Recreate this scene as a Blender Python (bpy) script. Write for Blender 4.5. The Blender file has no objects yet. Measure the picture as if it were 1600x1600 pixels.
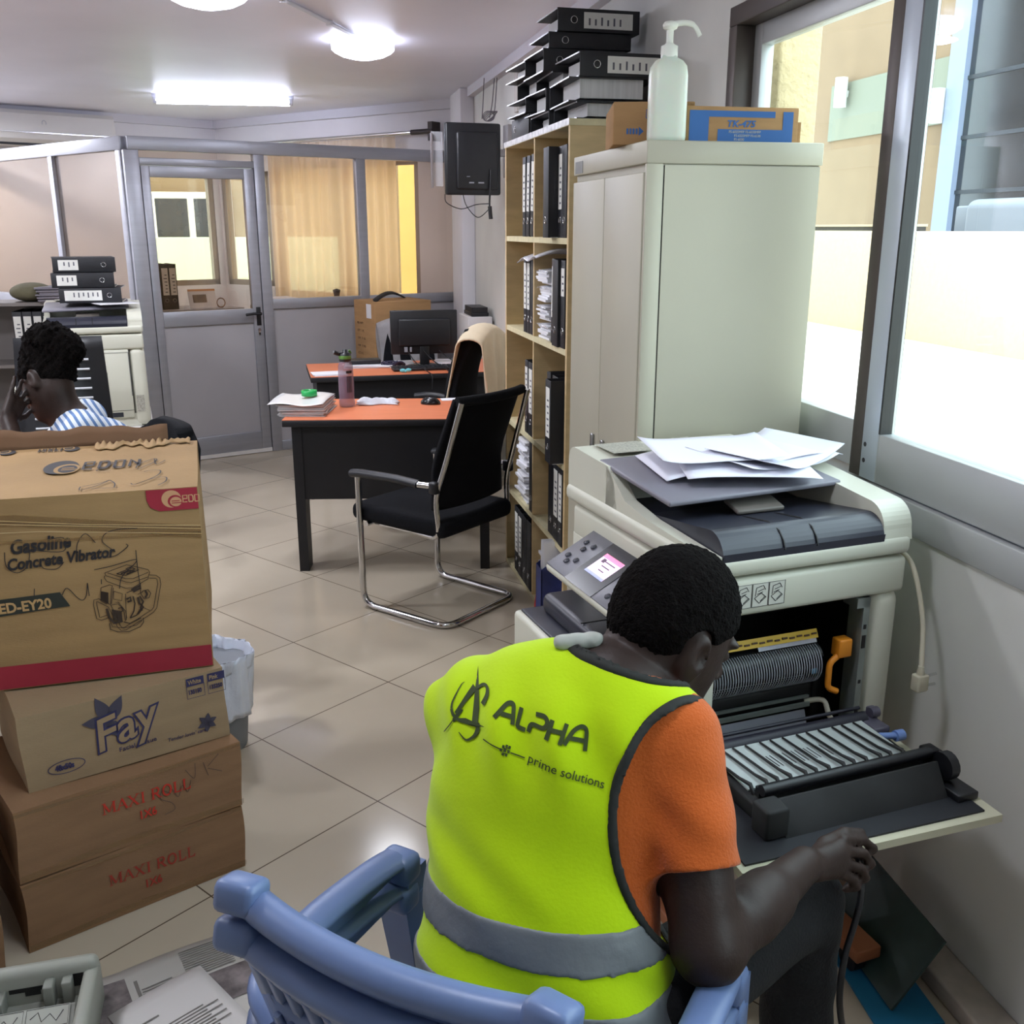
import bpy, bmesh, math, random
import numpy as np
from mathutils import Vector, Matrix, Euler
from mathutils.bvhtree import BVHTree
random.seed(7)
scene = bpy.context.scene
COL = scene.collection
PI = math.pi
R = math.radians

# ---------------------------------------------------------------- camera
cam_d = bpy.data.cameras.new('camera')
cam = bpy.data.objects.new('camera', cam_d)
COL.objects.link(cam)
cam_d.sensor_width = 36.0
cam_d.lens = 36.0 * 1540 / 1600
cam_d.clip_start = 0.02
cam_d.clip_end = 300
cam.location = (0, 0, 1.6)
cam.rotation_euler = (R(90) - math.atan(443 / 1540), 0, R(-12.4))
scene.camera = cam

# ---------------------------------------------------------------- world, sun, exposure
world = bpy.data.worlds.new('world')
scene.world = world
world.use_nodes = True
wn = world.node_tree.nodes
wn['Background'].inputs['Color'].default_value = (0.80, 0.90, 1.0, 1)
wn['Background'].inputs['Strength'].default_value = 3.2
sun_d = bpy.data.lights.new('sun', 'SUN')
sun_d.energy = 0.8
sun_d.angle = R(1.5)
sun_d.color = (1.0, 0.97, 0.93)
sun = bpy.data.objects.new('sun', sun_d)
COL.objects.link(sun)
sun.rotation_euler = Vector((0.42, 0.25, -0.87)).to_track_quat('-Z', 'Y').to_euler()
sun.location = (-3, -2, 9)
vs = scene.view_settings
vs.view_transform = 'Standard'
vs.look = 'None'
vs.exposure = 1.0
vs.gamma = 1.0
vs.use_curve_mapping = False
scene.cycles.max_bounces = 10
scene.cycles.diffuse_bounces = 5
scene.cycles.transparent_max_bounces = 24
scene.cycles.sample_clamp_indirect = 6.0
scene.cycles.caustics_reflective = False
scene.cycles.caustics_refractive = False

# ---------------------------------------------------------------- materials
MATS = {}
def srgb(c):
    return tuple(((v / 255.0) / 12.92 if v / 255.0 <= 0.04045 else ((v / 255.0 + 0.055) / 1.055) ** 2.4) for v in c)
def mat(name, rgb, rough=0.6, metal=0.0, var=0.0, scale=8.0, bump=0.0, bscale=60.0, spec=0.5, emit=None, estr=0.0, coat=0.0, sheen=0.0, stretch=None):
    """procedural Principled material; rgb is sRGB 0-255; var = colour mottling; bump = surface grain"""
    if name in MATS: return MATS[name]
    m = bpy.data.materials.new(name); m.use_nodes = True
    nt = m.node_tree; b = nt.nodes['Principled BSDF']
    lin = srgb(rgb)
    b.inputs['Base Color'].default_value = (*lin, 1)
    b.inputs['Roughness'].default_value = rough
    b.inputs['Metallic'].default_value = metal
    b.inputs['Specular IOR Level'].default_value = spec
    b.inputs['Coat Weight'].default_value = coat
    b.inputs['Sheen Weight'].default_value = sheen
    if emit is not None:
        b.inputs['Emission Color'].default_value = (*srgb(emit), 1)
        b.inputs['Emission Strength'].default_value = estr
    if var > 0 or bump > 0:
        tc = nt.nodes.new('ShaderNodeTexCoord')
        src = tc.outputs['Object']
        if stretch:
            mp = nt.nodes.new('ShaderNodeMapping'); mp.inputs['Scale'].default_value = stretch
            nt.links.new(src, mp.inputs['Vector']); src = mp.outputs['Vector']
    if var > 0:
        n = nt.nodes.new('ShaderNodeTexNoise'); n.inputs['Scale'].default_value = scale; n.inputs['Detail'].default_value = 5
        nt.links.new(src, n.inputs['Vector'])
        r = nt.nodes.new('ShaderNodeValToRGB')
        r.color_ramp.elements[0].position = 0.3; r.color_ramp.elements[1].position = 0.7
        r.color_ramp.elements[0].color = (*[max(0, c * (1 - var)) for c in lin], 1)
        r.color_ramp.elements[1].color = (*[min(1, c * (1 + var)) for c in lin], 1)
        nt.links.new(n.outputs['Fac'], r.inputs['Fac']); nt.links.new(r.outputs['Color'], b.inputs['Base Color'])
    if bump > 0:
        n2 = nt.nodes.new('ShaderNodeTexNoise'); n2.inputs['Scale'].default_value = bscale; n2.inputs['Detail'].default_value = 4
        nt.links.new(src, n2.inputs['Vector'])
        bp = nt.nodes.new('ShaderNodeBump'); bp.inputs['Strength'].default_value = bump; bp.inputs['Distance'].default_value = 0.01
        nt.links.new(n2.outputs['Fac'], bp.inputs['Height']); nt.links.new(bp.outputs['Normal'], b.inputs['Normal'])
    MATS[name] = m
    return m

def glass_mat(name, tint=(240, 246, 244), refl=1.0):
    """thin pane: clear transmission with a fresnel mirror reflection"""
    if name in MATS: return MATS[name]
    m = bpy.data.materials.new(name); m.use_nodes = True
    nt = m.node_tree; nt.nodes.clear()
    o = nt.nodes.new('ShaderNodeOutputMaterial'); mx = nt.nodes.new('ShaderNodeMixShader')
    t = nt.nodes.new('ShaderNodeBsdfTransparent'); t.inputs['Color'].default_value = (*srgb(tint), 1)
    g = nt.nodes.new('ShaderNodeBsdfGlossy'); g.inputs['Roughness'].default_value = 0.01
    f = nt.nodes.new('ShaderNodeLayerWeight'); f.inputs['Blend'].default_value = 0.5
    pw = nt.nodes.new('ShaderNodeMath'); pw.operation = 'POWER'; pw.inputs[1].default_value = 5.0
    mu = nt.nodes.new('ShaderNodeMath'); mu.operation = 'MULTIPLY_ADD'; mu.inputs[1].default_value = 0.7 * min(refl, 1.1); mu.inputs[2].default_value = 0.035 * refl
    mu.use_clamp = True
    nt.links.new(f.outputs['Facing'], pw.inputs[0]); nt.links.new(pw.outputs[0], mu.inputs[0]); nt.links.new(mu.outputs[0], mx.inputs['Fac'])
    nt.links.new(t.outputs[0], mx.inputs[1]); nt.links.new(g.outputs[0], mx.inputs[2]); nt.links.new(mx.outputs[0], o.inputs['Surface'])
    MATS[name] = m
    return m

def plastic_film(name, rgb, alpha, rough=0.25):
    """translucent thin plastic / cloth: part see-through, part diffuse"""
    if name in MATS: return MATS[name]
    m = bpy.data.materials.new(name); m.use_nodes = True
    b = m.node_tree.nodes['Principled BSDF']
    b.inputs['Base Color'].default_value = (*srgb(rgb), 1); b.inputs['Roughness'].default_value = rough
    b.inputs['Alpha'].default_value = alpha
    MATS[name] = m
    return m

# ---------------------------------------------------------------- mesh builder
class MB:
    def __init__(s, M=None):
        s.v = []; s.f = []; s.mi = []; s.sm = []; s.M = M or Matrix.Identity(4); s.mat = 0; s.smooth = False
    def add(s, vs, fs, M=None, smooth=None):
        o = len(s.v); T = s.M @ M if M is not None else s.M
        s.v += [tuple(T @ Vector(p)) for p in vs]
        for f in fs:
            s.f.append(tuple(i + o for i in f)); s.mi.append(s.mat); s.sm.append(s.smooth if smooth is None else smooth)
        return s
    def box(s, c, d, rot=None, bev=0.0, seg=2, M=None):
        """box at centre c of full size d; rot = euler (radians); bev = bevel width"""
        T = Matrix.Translation(c)
        if rot: T = T @ Euler(rot).to_matrix().to_4x4()
        if M is not None: T = M @ T
        if bev <= 0:
            x, y, z = d[0] / 2, d[1] / 2, d[2] / 2
            vs = [(-x, -y, -z), (x, -y, -z), (x, y, -z), (-x, y, -z), (-x, -y, z), (x, -y, z), (x, y, z), (-x, y, z)]
            return s.add(vs, [(0, 3, 2, 1), (4, 5, 6, 7), (0, 1, 5, 4), (1, 2, 6, 5), (2, 3, 7, 6), (3, 0, 4, 7)], T, False)
        bm = bmesh.new(); bmesh.ops.create_cube(bm, size=1.0)
        bmesh.ops.scale(bm, vec=d, verts=bm.verts)
        bmesh.ops.bevel(bm, geom=bm.edges[:], offset=min(bev, min(d) * 0.49), segments=seg, affect='EDGES', profile=0.5)
        s.bm(bm, T, True); return s
    def b2(s, a, b, **k):
        """box from corner a to corner b"""
        return s.box([(a[i] + b[i]) / 2 for i in range(3)], [abs(b[i] - a[i]) for i in range(3)], **k)
    def bm(s, bm, T=None, smooth=False):
        bm.verts.index_update()
        s.add([v.co[:] for v in bm.verts], [[v.index for v in f.verts] for f in bm.faces], T, smooth)
        bm.free(); return s
    def prism(s, poly, z0, z1, M=None, smooth=False):
        """extrude a ccw 2D polygon between z0 and z1"""
        n = len(poly)
        vs = [(p[0], p[1], z0) for p in poly] + [(p[0], p[1], z1) for p in poly]
        s.add(vs, [tuple(range(n - 1, -1, -1)), tuple(range(n, 2 * n))], M, False)
        # the side walls share the caps' corners geometrically only, so the caps stay crisp
        return s.add(vs, [(i, (i + 1) % n, (i + 1) % n + n, i + n) for i in range(n)], M, smooth)
    def cyl(s, p0, p1, r0, r1=None, n=16, cap=True, smooth=True):
        p0 = Vector(p0); p1 = Vector(p1); r1 = r0 if r1 is None else r1
        q = (p1 - p0).to_track_quat('Z', 'Y').to_matrix()
        vs = []
        for p, r in ((p0, r0), (p1, r1)):
            for i in range(n):
                a = 2 * PI * i / n; vs.append(p + q @ Vector((r * math.cos(a), r * math.sin(a), 0)))
        s.add(vs, [(i, (i + 1) % n, (i + 1) % n + n, i + n) for i in range(n)], None, smooth)
        if cap: s.add(vs, [tuple(range(n - 1, -1, -1)), tuple(range(n, 2 * n))], None, False)
        return s
    def lathe(s, prof, n=24, M=None, smooth=True):
        """prof = [(r, z)...] bottom to top; revolved about z"""
        vs = []; m = len(prof)
        for r, z in prof:
            for i in range(n):
                a = 2 * PI * i / n; vs.append((r * math.cos(a), r * math.sin(a), z))
        fs = []
        for k in range(m - 1):
            for i in range(n):
                j = (i + 1) % n; fs.append((k * n + i, k * n + j, (k + 1) * n + j, (k + 1) * n + i))
        s.add(vs, fs, M, smooth)
        caps = []
        if prof[0][0] > 1e-6: caps.append(tuple(range(n - 1, -1, -1)))
        if prof[-1][0] > 1e-6: caps.append(tuple(range((m - 1) * n, m * n)))
        if caps: s.add(vs, caps, M, False)
        return s
    def tube(s, pts, r, n=8, closed=False, flat=None, cap=True):
        """tube along a polyline; flat=(a,b) gives an elliptic section"""
        P = [Vector(p) for p in pts]; N = len(P); vs = []
        up = None
        for i, p in enumerate(P):
            if closed: t = P[(i + 1) % N] - P[i - 1]
            else: t = P[min(i + 1, N - 1)] - P[max(i - 1, 0)]
            if t.length < 1e-9: t = Vector((0, 0, 1))
            t.normalize()
            if up is None:
                up = Vector((0, 0, 1)) if abs(t.z) < 0.9 else Vector((1, 0, 0))
            sd = t.cross(up)
            if sd.length < 1e-6: sd = t.orthogonal()
            sd.normalize(); up = sd.cross(t).normalized()
            rr = r[i] if isinstance(r, (list, tuple)) else r
            for k in range(n):
                a = 2 * PI * k / n
                ca, cb = (flat if flat else (1, 1))
                vs.append(p + sd * (rr * ca * math.cos(a)) + up * (rr * cb * math.sin(a)))
        fs = []
        for i in range(N if closed else N - 1):
            j = (i + 1) % N
            for k in range(n):
                l = (k + 1) % n; fs.append((i * n + k, i * n + l, j * n + l, j * n + k))
        s.add(vs, fs, None, True)
        if cap and not closed: s.add(vs, [tuple(range(n - 1, -1, -1)), tuple(range((N - 1) * n, N * n))], None, False)
        return s
    def loft(s, rings, closed=True, cap=True, smooth=True, M=None):
        n = len(rings[0]); vs = [p for r in rings for p in r]; fs = []
        for i in range(len(rings) - 1):
            for k in range(n if closed else n - 1):
                l = (k + 1) % n; fs.append((i * n + k, i * n + l, (i + 1) * n + l, (i + 1) * n + k))
        s.add(vs, fs, M, smooth)
        if cap and closed:
            s.add(vs, [tuple(range(n - 1, -1, -1)), tuple(range((len(rings) - 1) * n, len(rings) * n))], M, False)
        return s
    def grid(s, fn, nu, nv, thick=0.0, M=None, smooth=True):
        """sheet fn(u,v)->xyz with thickness along its normal"""
        P = [[Vector(fn(i / nu, j / nv)) for j in range(nv + 1)] for i in range(nu + 1)]
        idx = lambda i, j: i * (nv + 1) + j
        top = [p for r in P for p in r]
        fs = [(idx(i, j), idx(i + 1, j), idx(i + 1, j + 1), idx(i, j + 1)) for i in range(nu) for j in range(nv)]
        if thick <= 0: return s.add(top, fs, M, smooth)
        bot = []
        for i in range(nu + 1):
            for j in range(nv + 1):
                du = P[min(i + 1, nu)][j] - P[max(i - 1, 0)][j]; dv = P[i][min(j + 1, nv)] - P[i][max(j - 1, 0)]
                nn = du.cross(dv)
                nn = nn.normalized() if nn.length > 1e-12 else Vector((0, 0, 1))
                bot.append(P[i][j] - nn * thick)
        N = len(top)
        fs += [tuple(N + k for k in reversed(f)) for f in fs[:nu * nv]]
        for i in range(nu):
            fs.append((idx(i + 1, 0), idx(i, 0), N + idx(i, 0), N + idx(i + 1, 0)))
            fs.append((idx(i, nv), idx(i + 1, nv), N + idx(i + 1, nv), N + idx(i, nv)))
        for j in range(nv):
            fs.append((idx(0, j), idx(0, j + 1), N + idx(0, j + 1), N + idx(0, j)))
            fs.append((idx(nu, j + 1), idx(nu, j), N + idx(nu, j), N + idx(nu, j + 1)))
        return s.add(top + bot, fs, M, smooth)
    def ell(s, c, r, n=20, m=12, M=None):
        T = Matrix.Translation(c) @ Matrix.Diagonal((*r, 1))
        if M is not None: T = M @ T
        return s.lathe([(math.cos(-PI / 2 + PI * k / m) if 0 < k < m else 0, math.sin(-PI / 2 + PI * k / m)) for k in range(m + 1)], n, T)
    def text(s, txt, size, M, align='LEFT', bold=0.0, shear=0.0, space=1.0, depth=0.0004, xs=1.0):
        cu = bpy.data.curves.new('lettering', 'FONT')
        cu.body = txt; cu.size = size; cu.align_x = align; cu.offset = bold; cu.shear = shear; cu.space_character = space
        cu.resolution_u = 3; cu.extrude = depth
        ob = bpy.data.objects.new('lettering', cu)
        me = bpy.data.meshes.new_from_object(ob)
        T = M @ Matrix.Diagonal((xs, 1, 1, 1))
        s.add([v.co[:] for v in me.vertices], [list(p.vertices) for p in me.polygons], T, False)
        bpy.data.objects.remove(ob); bpy.data.meshes.remove(me); bpy.data.curves.remove(cu)
        return s
    def ribbon(s, pts, w, M=None, z=0.0, h=0.0004):
        """flat pen stroke through 2D points, w = width or list of widths"""
        P = [Vector((p[0], p[1])) for p in pts]; L = []; Rr = []
        for i, p in enumerate(P):
            t = P[min(i + 1, len(P) - 1)] - P[max(i - 1, 0)]
            if t.length < 1e-9: t = Vector((1, 0))
            t.normalize(); nn = Vector((-t.y, t.x)); ww = (w[i] if isinstance(w, (list, tuple)) else w) / 2
            L.append(p + nn * ww); Rr.append(p - nn * ww)
        n = len(P)
        vs = [(q.x, q.y, z + h) for q in L] + [(q.x, q.y, z + h) for q in Rr]
        return s.add(vs, [(i, i + n, i + n + 1, i + 1) for i in range(n - 1)], M, False)
    def build(s, name, mats, parent=None, loc=None, kind=None, label=None):
        me = bpy.data.meshes.new(name)
        me.from_pydata(s.v, [], s.f)
        if not isinstance(mats, (list, tuple)): mats = [mats]
        for m in mats: me.materials.append(m)
        me.polygons.foreach_set('material_index', s.mi); me.polygons.foreach_set('use_smooth', s.sm)
        me.update(); me.validate()
        o = bpy.data.objects.new(name, me); COL.objects.link(o)
        if parent: o.parent = parent
        if loc: o.location = loc
        if kind: o['kind'] = kind
        if label: o['label'] = label
        return o

def curve_pts(ctrl, n=8):
    """Catmull-Rom through control points"""
    P = [Vector(p) for p in ctrl]; out = []
    for i in range(len(P) - 1):
        p0 = P[max(i - 1, 0)]; p1 = P[i]; p2 = P[i + 1]; p3 = P[min(i + 2, len(P) - 1)]
        for k in range(n):
            t = k / n
            out.append(0.5 * ((2 * p1) + (p2 - p0) * t + (2 * p0 - 5 * p1 + 4 * p2 - p3) * t * t + (3 * p1 - p0 - 3 * p2 + p3) * t ** 3))
    out.append(P[-1]); return out
def rounded(pts, r, n=5):
    """polyline with its inner corners rounded by radius r"""
    P = [Vector(p) for p in pts]; out = [P[0]]
    for i in range(1, len(P) - 1):
        a = (P[i - 1] - P[i]); b = (P[i + 1] - P[i]); d = min(r, a.length * .49, b.length * .49)
        s_ = P[i] + a.normalized() * d; e_ = P[i] + b.normalized() * d
        for k in range(n + 1):
            t = k / n; out.append(s_ * (1 - t) ** 2 + P[i] * 2 * t * (1 - t) + e_ * t * t)
    out.append(P[-1]); return out
def rrect(w, h, r, n=5):
    """rounded rectangle polygon centred at the origin (ccw)"""
    out = []
    for cx, cy, a0 in ((w / 2 - r, h / 2 - r, 0), (-w / 2 + r, h / 2 - r, 90), (-w / 2 + r, -h / 2 + r, 180), (w / 2 - r, -h / 2 + r, 270)):
        for k in range(n + 1):
            a = R(a0 + 90 * k / n); out.append((cx + r * math.cos(a), cy + r * math.sin(a)))
    return out
def thing(name, label, cat, loc=(0, 0, 0), rz=0.0, group=None, rot=None):
    o = bpy.data.objects.new(name, None); COL.objects.link(o)
    o.empty_display_size = 0.05
    o.location = loc; o.rotation_euler = rot if rot else (0, 0, rz)
    o['label'] = label; o['category'] = cat
    if group: o['group'] = group
    return o
def tag(o, label, cat, group=None, kind=None):
    o['label'] = label; o['category'] = cat
    if group: o['group'] = group
    if kind: o['kind'] = kind
    return o
def struct(o):
    o['kind'] = 'structure'; return o
def dup(root, loc=None, rot=None, label=None, group=None, matrix=None):
    bpy_map = {}
    def rec(o, par):
        c = o.copy(); COL.objects.link(c)
        if par: c.parent = par
        for ch in list(CHILD.get(o.name, [])):
            rec(ch, c)
        return c
    CHILD = {}
    for o in COL.objects:
        if o.parent: CHILD.setdefault(o.parent.name, []).append(o)
    c = rec(root, None)
    if matrix is not None: c.matrix_world = matrix; c.matrix_basis = matrix
    if loc is not None: c.location = loc
    if rot is not None: c.rotation_euler = rot
    if label: c['label'] = label
    if group: c['group'] = group
    return c
def basis(o, x, y, z=None):
    """4x4 with origin o, local x along x, local y along y"""
    x = Vector(x).normalized(); y = Vector(y); y = (y - x * y.dot(x)).normalized(); z = x.cross(y)
    m = Matrix((x, y, z)).transposed().to_4x4(); m.translation = Vector(o); return m
def yz_prism(m, prof, x0, x1, smooth=False):
    """profile given in (y,z), extruded along x"""
    n = len(prof); vs = [(x0, p[0], p[1]) for p in prof] + [(x1, p[0], p[1]) for p in prof]
    m.add(vs, [tuple(range(n - 1, -1, -1)), tuple(range(n, 2 * n))], None, False)
    m.add(vs, [(i, (i + 1) % n, (i + 1) % n + n, i + n) for i in range(n)], None, smooth)
def arc(cy, cz, r, a0, a1, n=8): return [(cy + r * math.cos(R(a0 + (a1 - a0) * k / n)), cz + r * math.sin(R(a0 + (a1 - a0) * k / n))) for k in range(n + 1)]
ORD = ['first', 'second', 'third', 'fourth', 'fifth', 'sixth', 'seventh', 'eighth', 'ninth', 'tenth', 'eleventh', 'twelfth']

# common materials
ALU = mat('brushed aluminium', (172, 174, 182), 0.38, 0.55, 0.05, 3, 0.03, 200, stretch=(1, 1, 12))
ALUW = mat('window aluminium', (188, 190, 190), 0.42, 0.35, 0.04, 3)
CHROME = mat('chrome', (205, 205, 205), 0.12, 1.0)
BLACKP = mat('black plastic', (22, 23, 27), 0.42, 0, 0.15, 30)
BLACKF = mat('black fabric', (17, 18, 22), 0.95, 0, 0.25, 90, 0.25, 350, spec=0.2)
WHITEP = mat('white paper', (228, 228, 232), 0.8, 0, 0.02, 6)
CARD = mat('cardboard', (168, 132, 92), 0.85, 0, 0.10, 5, 0.12, 90, spec=0.2, stretch=(1, 1, 6))
CARDD = mat('dull cardboard', (150, 116, 84), 0.85, 0, 0.10, 5, 0.12, 90, spec=0.2, stretch=(1, 1, 6))
INK = mat('black ink', (36, 33, 36), 0.7)
# ================================================================ ROOM SHELL
XR = 1.36                       # inner face of the window wall
CEIL = 2.56
K = Vector((1.36, 8.05, 0))     # where the partition meets the window wall
C0 = Vector((-0.98, 7.15, 0))   # free corner of the glass office
Q = Vector((-0.60, 10.2, 0))    # far corner of the room
def azdir(a): return Vector((math.sin(R(a)), math.cos(R(a)), 0))

# floor: glossy cream tiles, laid diagonally
fm = bpy.data.materials.new('glossy floor tiles'); fm.use_nodes = True
nt = fm.node_tree; b = nt.nodes['Principled BSDF']
tc = nt.nodes.new('ShaderNodeTexCoord'); mp = nt.nodes.new('ShaderNodeMapping')
th = R(37.3); ax, ay = 0.16, 2.546
mp.inputs['Rotation'].default_value = (0, 0, -th)
mp.inputs['Location'].default_value = (-(ax * math.cos(th) + ay * math.sin(th)), -(-ax * math.sin(th) + ay * math.cos(th)), 0)
br = nt.nodes.new('ShaderNodeTexBrick'); br.offset = 0.0; br.squash = 1.0
br.inputs['Scale'].default_value = 1.0; br.inputs['Brick Width'].default_value = 0.556; br.inputs['Row Height'].default_value = 0.556
br.inputs['Mortar Size'].default_value = 0.0022; br.inputs['Mortar Smooth'].default_value = 0.2; br.inputs['Bias'].default_value = 0
br.inputs['Color1'].default_value = (*srgb((194, 182, 162)), 1); br.inputs['Color2'].default_value = (*srgb((188, 176, 157)), 1)
br.inputs['Mortar'].default_value = (*srgb((92, 80, 66)), 1)
nz = nt.nodes.new('ShaderNodeTexNoise'); nz.inputs['Scale'].default_value = 2.2; nz.inputs['Detail'].default_value = 8
mixc = nt.nodes.new('ShaderNodeMixRGB'); mixc.blend_type = 'MULTIPLY'; mixc.inputs['Fac'].default_value = 0.22
nt.links.new(tc.outputs['Object'], mp.inputs['Vector']); nt.links.new(mp.outputs['Vector'], br.inputs['Vector'])
nt.links.new(tc.outputs['Object'], nz.inputs['Vector'])
nt.links.new(br.outputs['Color'], mixc.inputs['Color1']); nt.links.new(nz.outputs['Fac'], mixc.inputs['Color2'])
nt.links.new(mixc.outputs['Color'], b.inputs['Base Color'])
b.inputs['Roughness'].default_value = 0.14; b.inputs['Specular IOR Level'].default_value = 0.22
m = MB(); m.b2((-3.2, -1.8, -0.1), (XR + 0.02, 12.2, 0)); struct(m.build('floor', fm))

WALLM = mat('painted wall', (222, 220, 224), 0.7, 0, 0.03, 3, 0.05, 40)
TANM = mat('tan painted wall', (206, 188, 166), 0.75, 0, 0.03, 3, 0.05, 40)
CEILM = mat('painted ceiling', (226, 225, 236), 0.45, 0, 0.03, 2, 0.35, 1.8)
m = MB(); m.prism([(-3.3, -1.9), (XR + .14, -1.9), (XR + .14, 8.1), (-.52, 10.45), (-3.3, 8.85)], CEIL, CEIL + .12); struct(m.build('ceiling', CEILM))

# window wall with its long opening
WY0, WY1, WZ0, WZ1 = -0.7, 3.055, 0.925, 2.238
LOWM = mat('dusty white wall panel', (214, 214, 208), 0.62, 0, 0.06, 2.5, 0.04, 30)
m = MB()
m.b2((XR, -1.8, 0), (XR + 0.12, WY1, WZ0)); m.b2((XR, -1.8, WZ1), (XR + 0.12, WY1, CEIL))
m.b2((XR, -1.8, WZ0), (XR + 0.12, WY0, WZ1)); m.b2((XR, WY1, 0), (XR + 0.12, 8.1, CEIL))
# scuffs near the skirting
struct(m.build('wall_right', LOWM))
m = MB(); m.b2((-3.2, -1.9, 0), (XR + .12, -1.8, CEIL)); struct(m.build('wall_back', WALLM))
m = MB(); m.b2((-3.3, -1.8, 0), (-3.2, 8.72, CEIL)); struct(m.build('wall_left', WALLM))
# skirting strip along the window wall
m = MB(); m.b2((XR - 0.085, -1.7, 0.0), (XR + 0.0, 2.42, 0.045), bev=0.006)
struct(m.build('baseboard_right', mat('worn skirting', (176, 166, 154), 0.6, 0, 0.2, 12)))
# pilaster at the end of the window wall
m = MB(); m.b2((XR - 0.10, 7.45, 0), (XR, 7.9, CEIL), bev=0.006); struct(m.build('wall_pilaster', WALLM))

# far walls behind the glass office: K->Q has the curtained window, Q-> left carries the air conditioner
def wall_run(name, A, B, mt, holes=(), t=0.12, z1=CEIL):
    d = (B - A); L = d.length; d.normalize(); nn = Vector((d.y, -d.x, 0))
    M = basis(A, d, (0, 0, 1))     # local x along wall, y up, z = outward normal
    m = MB(M)
    xs = 0
    for (x0, x1, y0, y1) in holes:
        m.b2((xs, 0, 0), (x0, z1, t)); m.b2((x0, 0, 0), (x1, y0, t)); m.b2((x0, y1, 0), (x1, z1, t)); xs = x1
    m.b2((xs, 0, 0), (L, z1, t))
    return struct(m.build(name, mt)), M, L
farw, MF, LF = wall_run('wall_far_right', K, Q, WALLM, holes=((0.44, 2.14, 1.0, 2.15), (2.22, 2.88, 1.08, 2.1)))
E_left = Q + azdir(-120) * 3.2
wl, ML, LL = wall_run('wall_far_left', Q, E_left, WALLM, holes=((0.06, 0.86, 1.08, 2.1),))

# cornice mouldings
CORN = mat('cornice', (206, 204, 210), 0.6)
m = MB(); m.b2((XR - 0.05, -1.7, CEIL - 0.06), (XR, 7.44, CEIL)); struct(m.build('trim_1', CORN))
m = MB(MF); m.b2((0, CEIL - 0.07, -0.05), (LF, CEIL, 0)); struct(m.build('trim_2', CORN))
m = MB(ML); m.b2((0, CEIL - 0.07, -0.05), (LL, CEIL, 0)); struct(m.build('trim_3', CORN))

# ---------------------------------------------------------------- big sliding window in the right wall
DARKALU = mat('bronze aluminium', (88, 80, 76), 0.45, 0.5, 0.05, 3)
PALEALU = mat('bright aluminium', (196, 204, 214), 0.35, 0.4)
win = bpy.data.objects.new('window_1', None); COL.objects.link(win); struct(win)
fw_ = 0.055
m = MB()
m.b2((XR - 0.015, WY0, WZ1 - fw_), (XR + 0.11, WY1, WZ1), bev=0.003)
m.b2((XR - 0.015, WY1 - fw_, WZ0 + .075), (XR + 0.11, WY1, WZ1 - fw_), bev=0.003)
m.b2((XR - 0.015, WY0, WZ0 + .075), (XR + 0.11, WY0 + fw_, WZ1 - fw_), bev=0.003)
m.build('window_frame', DARKALU, win)
m = MB()
m.b2((XR - 0.012, WY0, WZ0), (XR + 0.13, WY1, WZ0 + 0.075), bev=0.003)
m.build('window_sill', ALUW, win)
m = MB(); m.b2((XR + 0.004, WY0 + .06, WZ0 + 0.075), (XR + 0.018, WY1 - 1.05, WZ0 + 0.092), bev=0.004)
m.build('sash_track', mat('grey track', (120, 128, 138), 0.35, 0.6), win)
def sash(name, y0, y1, x0, x1, mt_side, mt_face, stile_near, stile_far, rail=0.12):
    m = MB()
    m.b2((x0, y0, WZ0 + 0.08), (x1, y0 + stile_near, WZ1 - fw_), bev=0.002)
    m.b2((x0, y1 - stile_far, WZ0 + 0.08), (x1, y1, WZ1 - fw_), bev=0.002)
    m.b2((x0, y0 + stile_near, WZ0 + 0.08), (x1, y1 - stile_far, WZ0 + 0.08 + rail), bev=0.002)
    m.b2((x0, y0 + stile_near, WZ1 - fw_ - 0.06), (x1, y1 - stile_far, WZ1 - fw_), bev=0.002)
    fr = m.build(name, mt_side, win)
    g = MB(); xm = (x0 + x1) / 2
    g.b2((xm - .002, y0 + stile_near, WZ0 + .08 + rail), (xm + .002, y1 - stile_far, WZ1 - fw_ - .06))
    g.build('glass_pane', glass_mat('window glass'), fr)
    return fr
s1 = sash('sash', 2.15, WY1 - fw_, XR + 0.045, XR + 0.085, ALUW, ALUW, 0.05, 0.05)
s2 = sash('sash', 0.66, 2.195, XR + 0.0, XR + 0.040, ALUW, ALUW, 0.05, 0.115)
m = MB(); m.b2((XR - .001, 2.083, WZ0 + .081), (XR + .041, 2.150, WZ1 - fw_ - .001), bev=.002); m.build('stile_face', PALEALU, s2)
m = MB(); m.b2((XR - .0015, 2.150, WZ0 + .081), (XR + .041, 2.196, WZ1 - fw_ - .001), bev=.002); m.build('dark_stile_edge', DARKALU, s2)
m = MB(); m.b2((XR - .0012, 2.076, WZ0 + .2), (XR + .03, 2.083, WZ1 - .12)); m.build('gasket', BLACKP, s2)
m = MB(); m.b2((XR + .0445, 2.149, WZ0 + .08), (XR + .0865, 2.205, WZ1 - fw_)); m.build('stile_face', DARKALU, s1)
m = MB()
for z in (1.05, 1.09): m.cyl((XR - .0015, 2.135, z), (XR + .001, 2.135, z), 0.006, n=12)
m.build('screw', mat('dark screw', (50, 50, 56), .4, .6), s2)
sash('sash', WY0 + fw_, 0.72, XR + 0.045, XR + 0.085, ALUW, ALUW, 0.05, 0.05)

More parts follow.
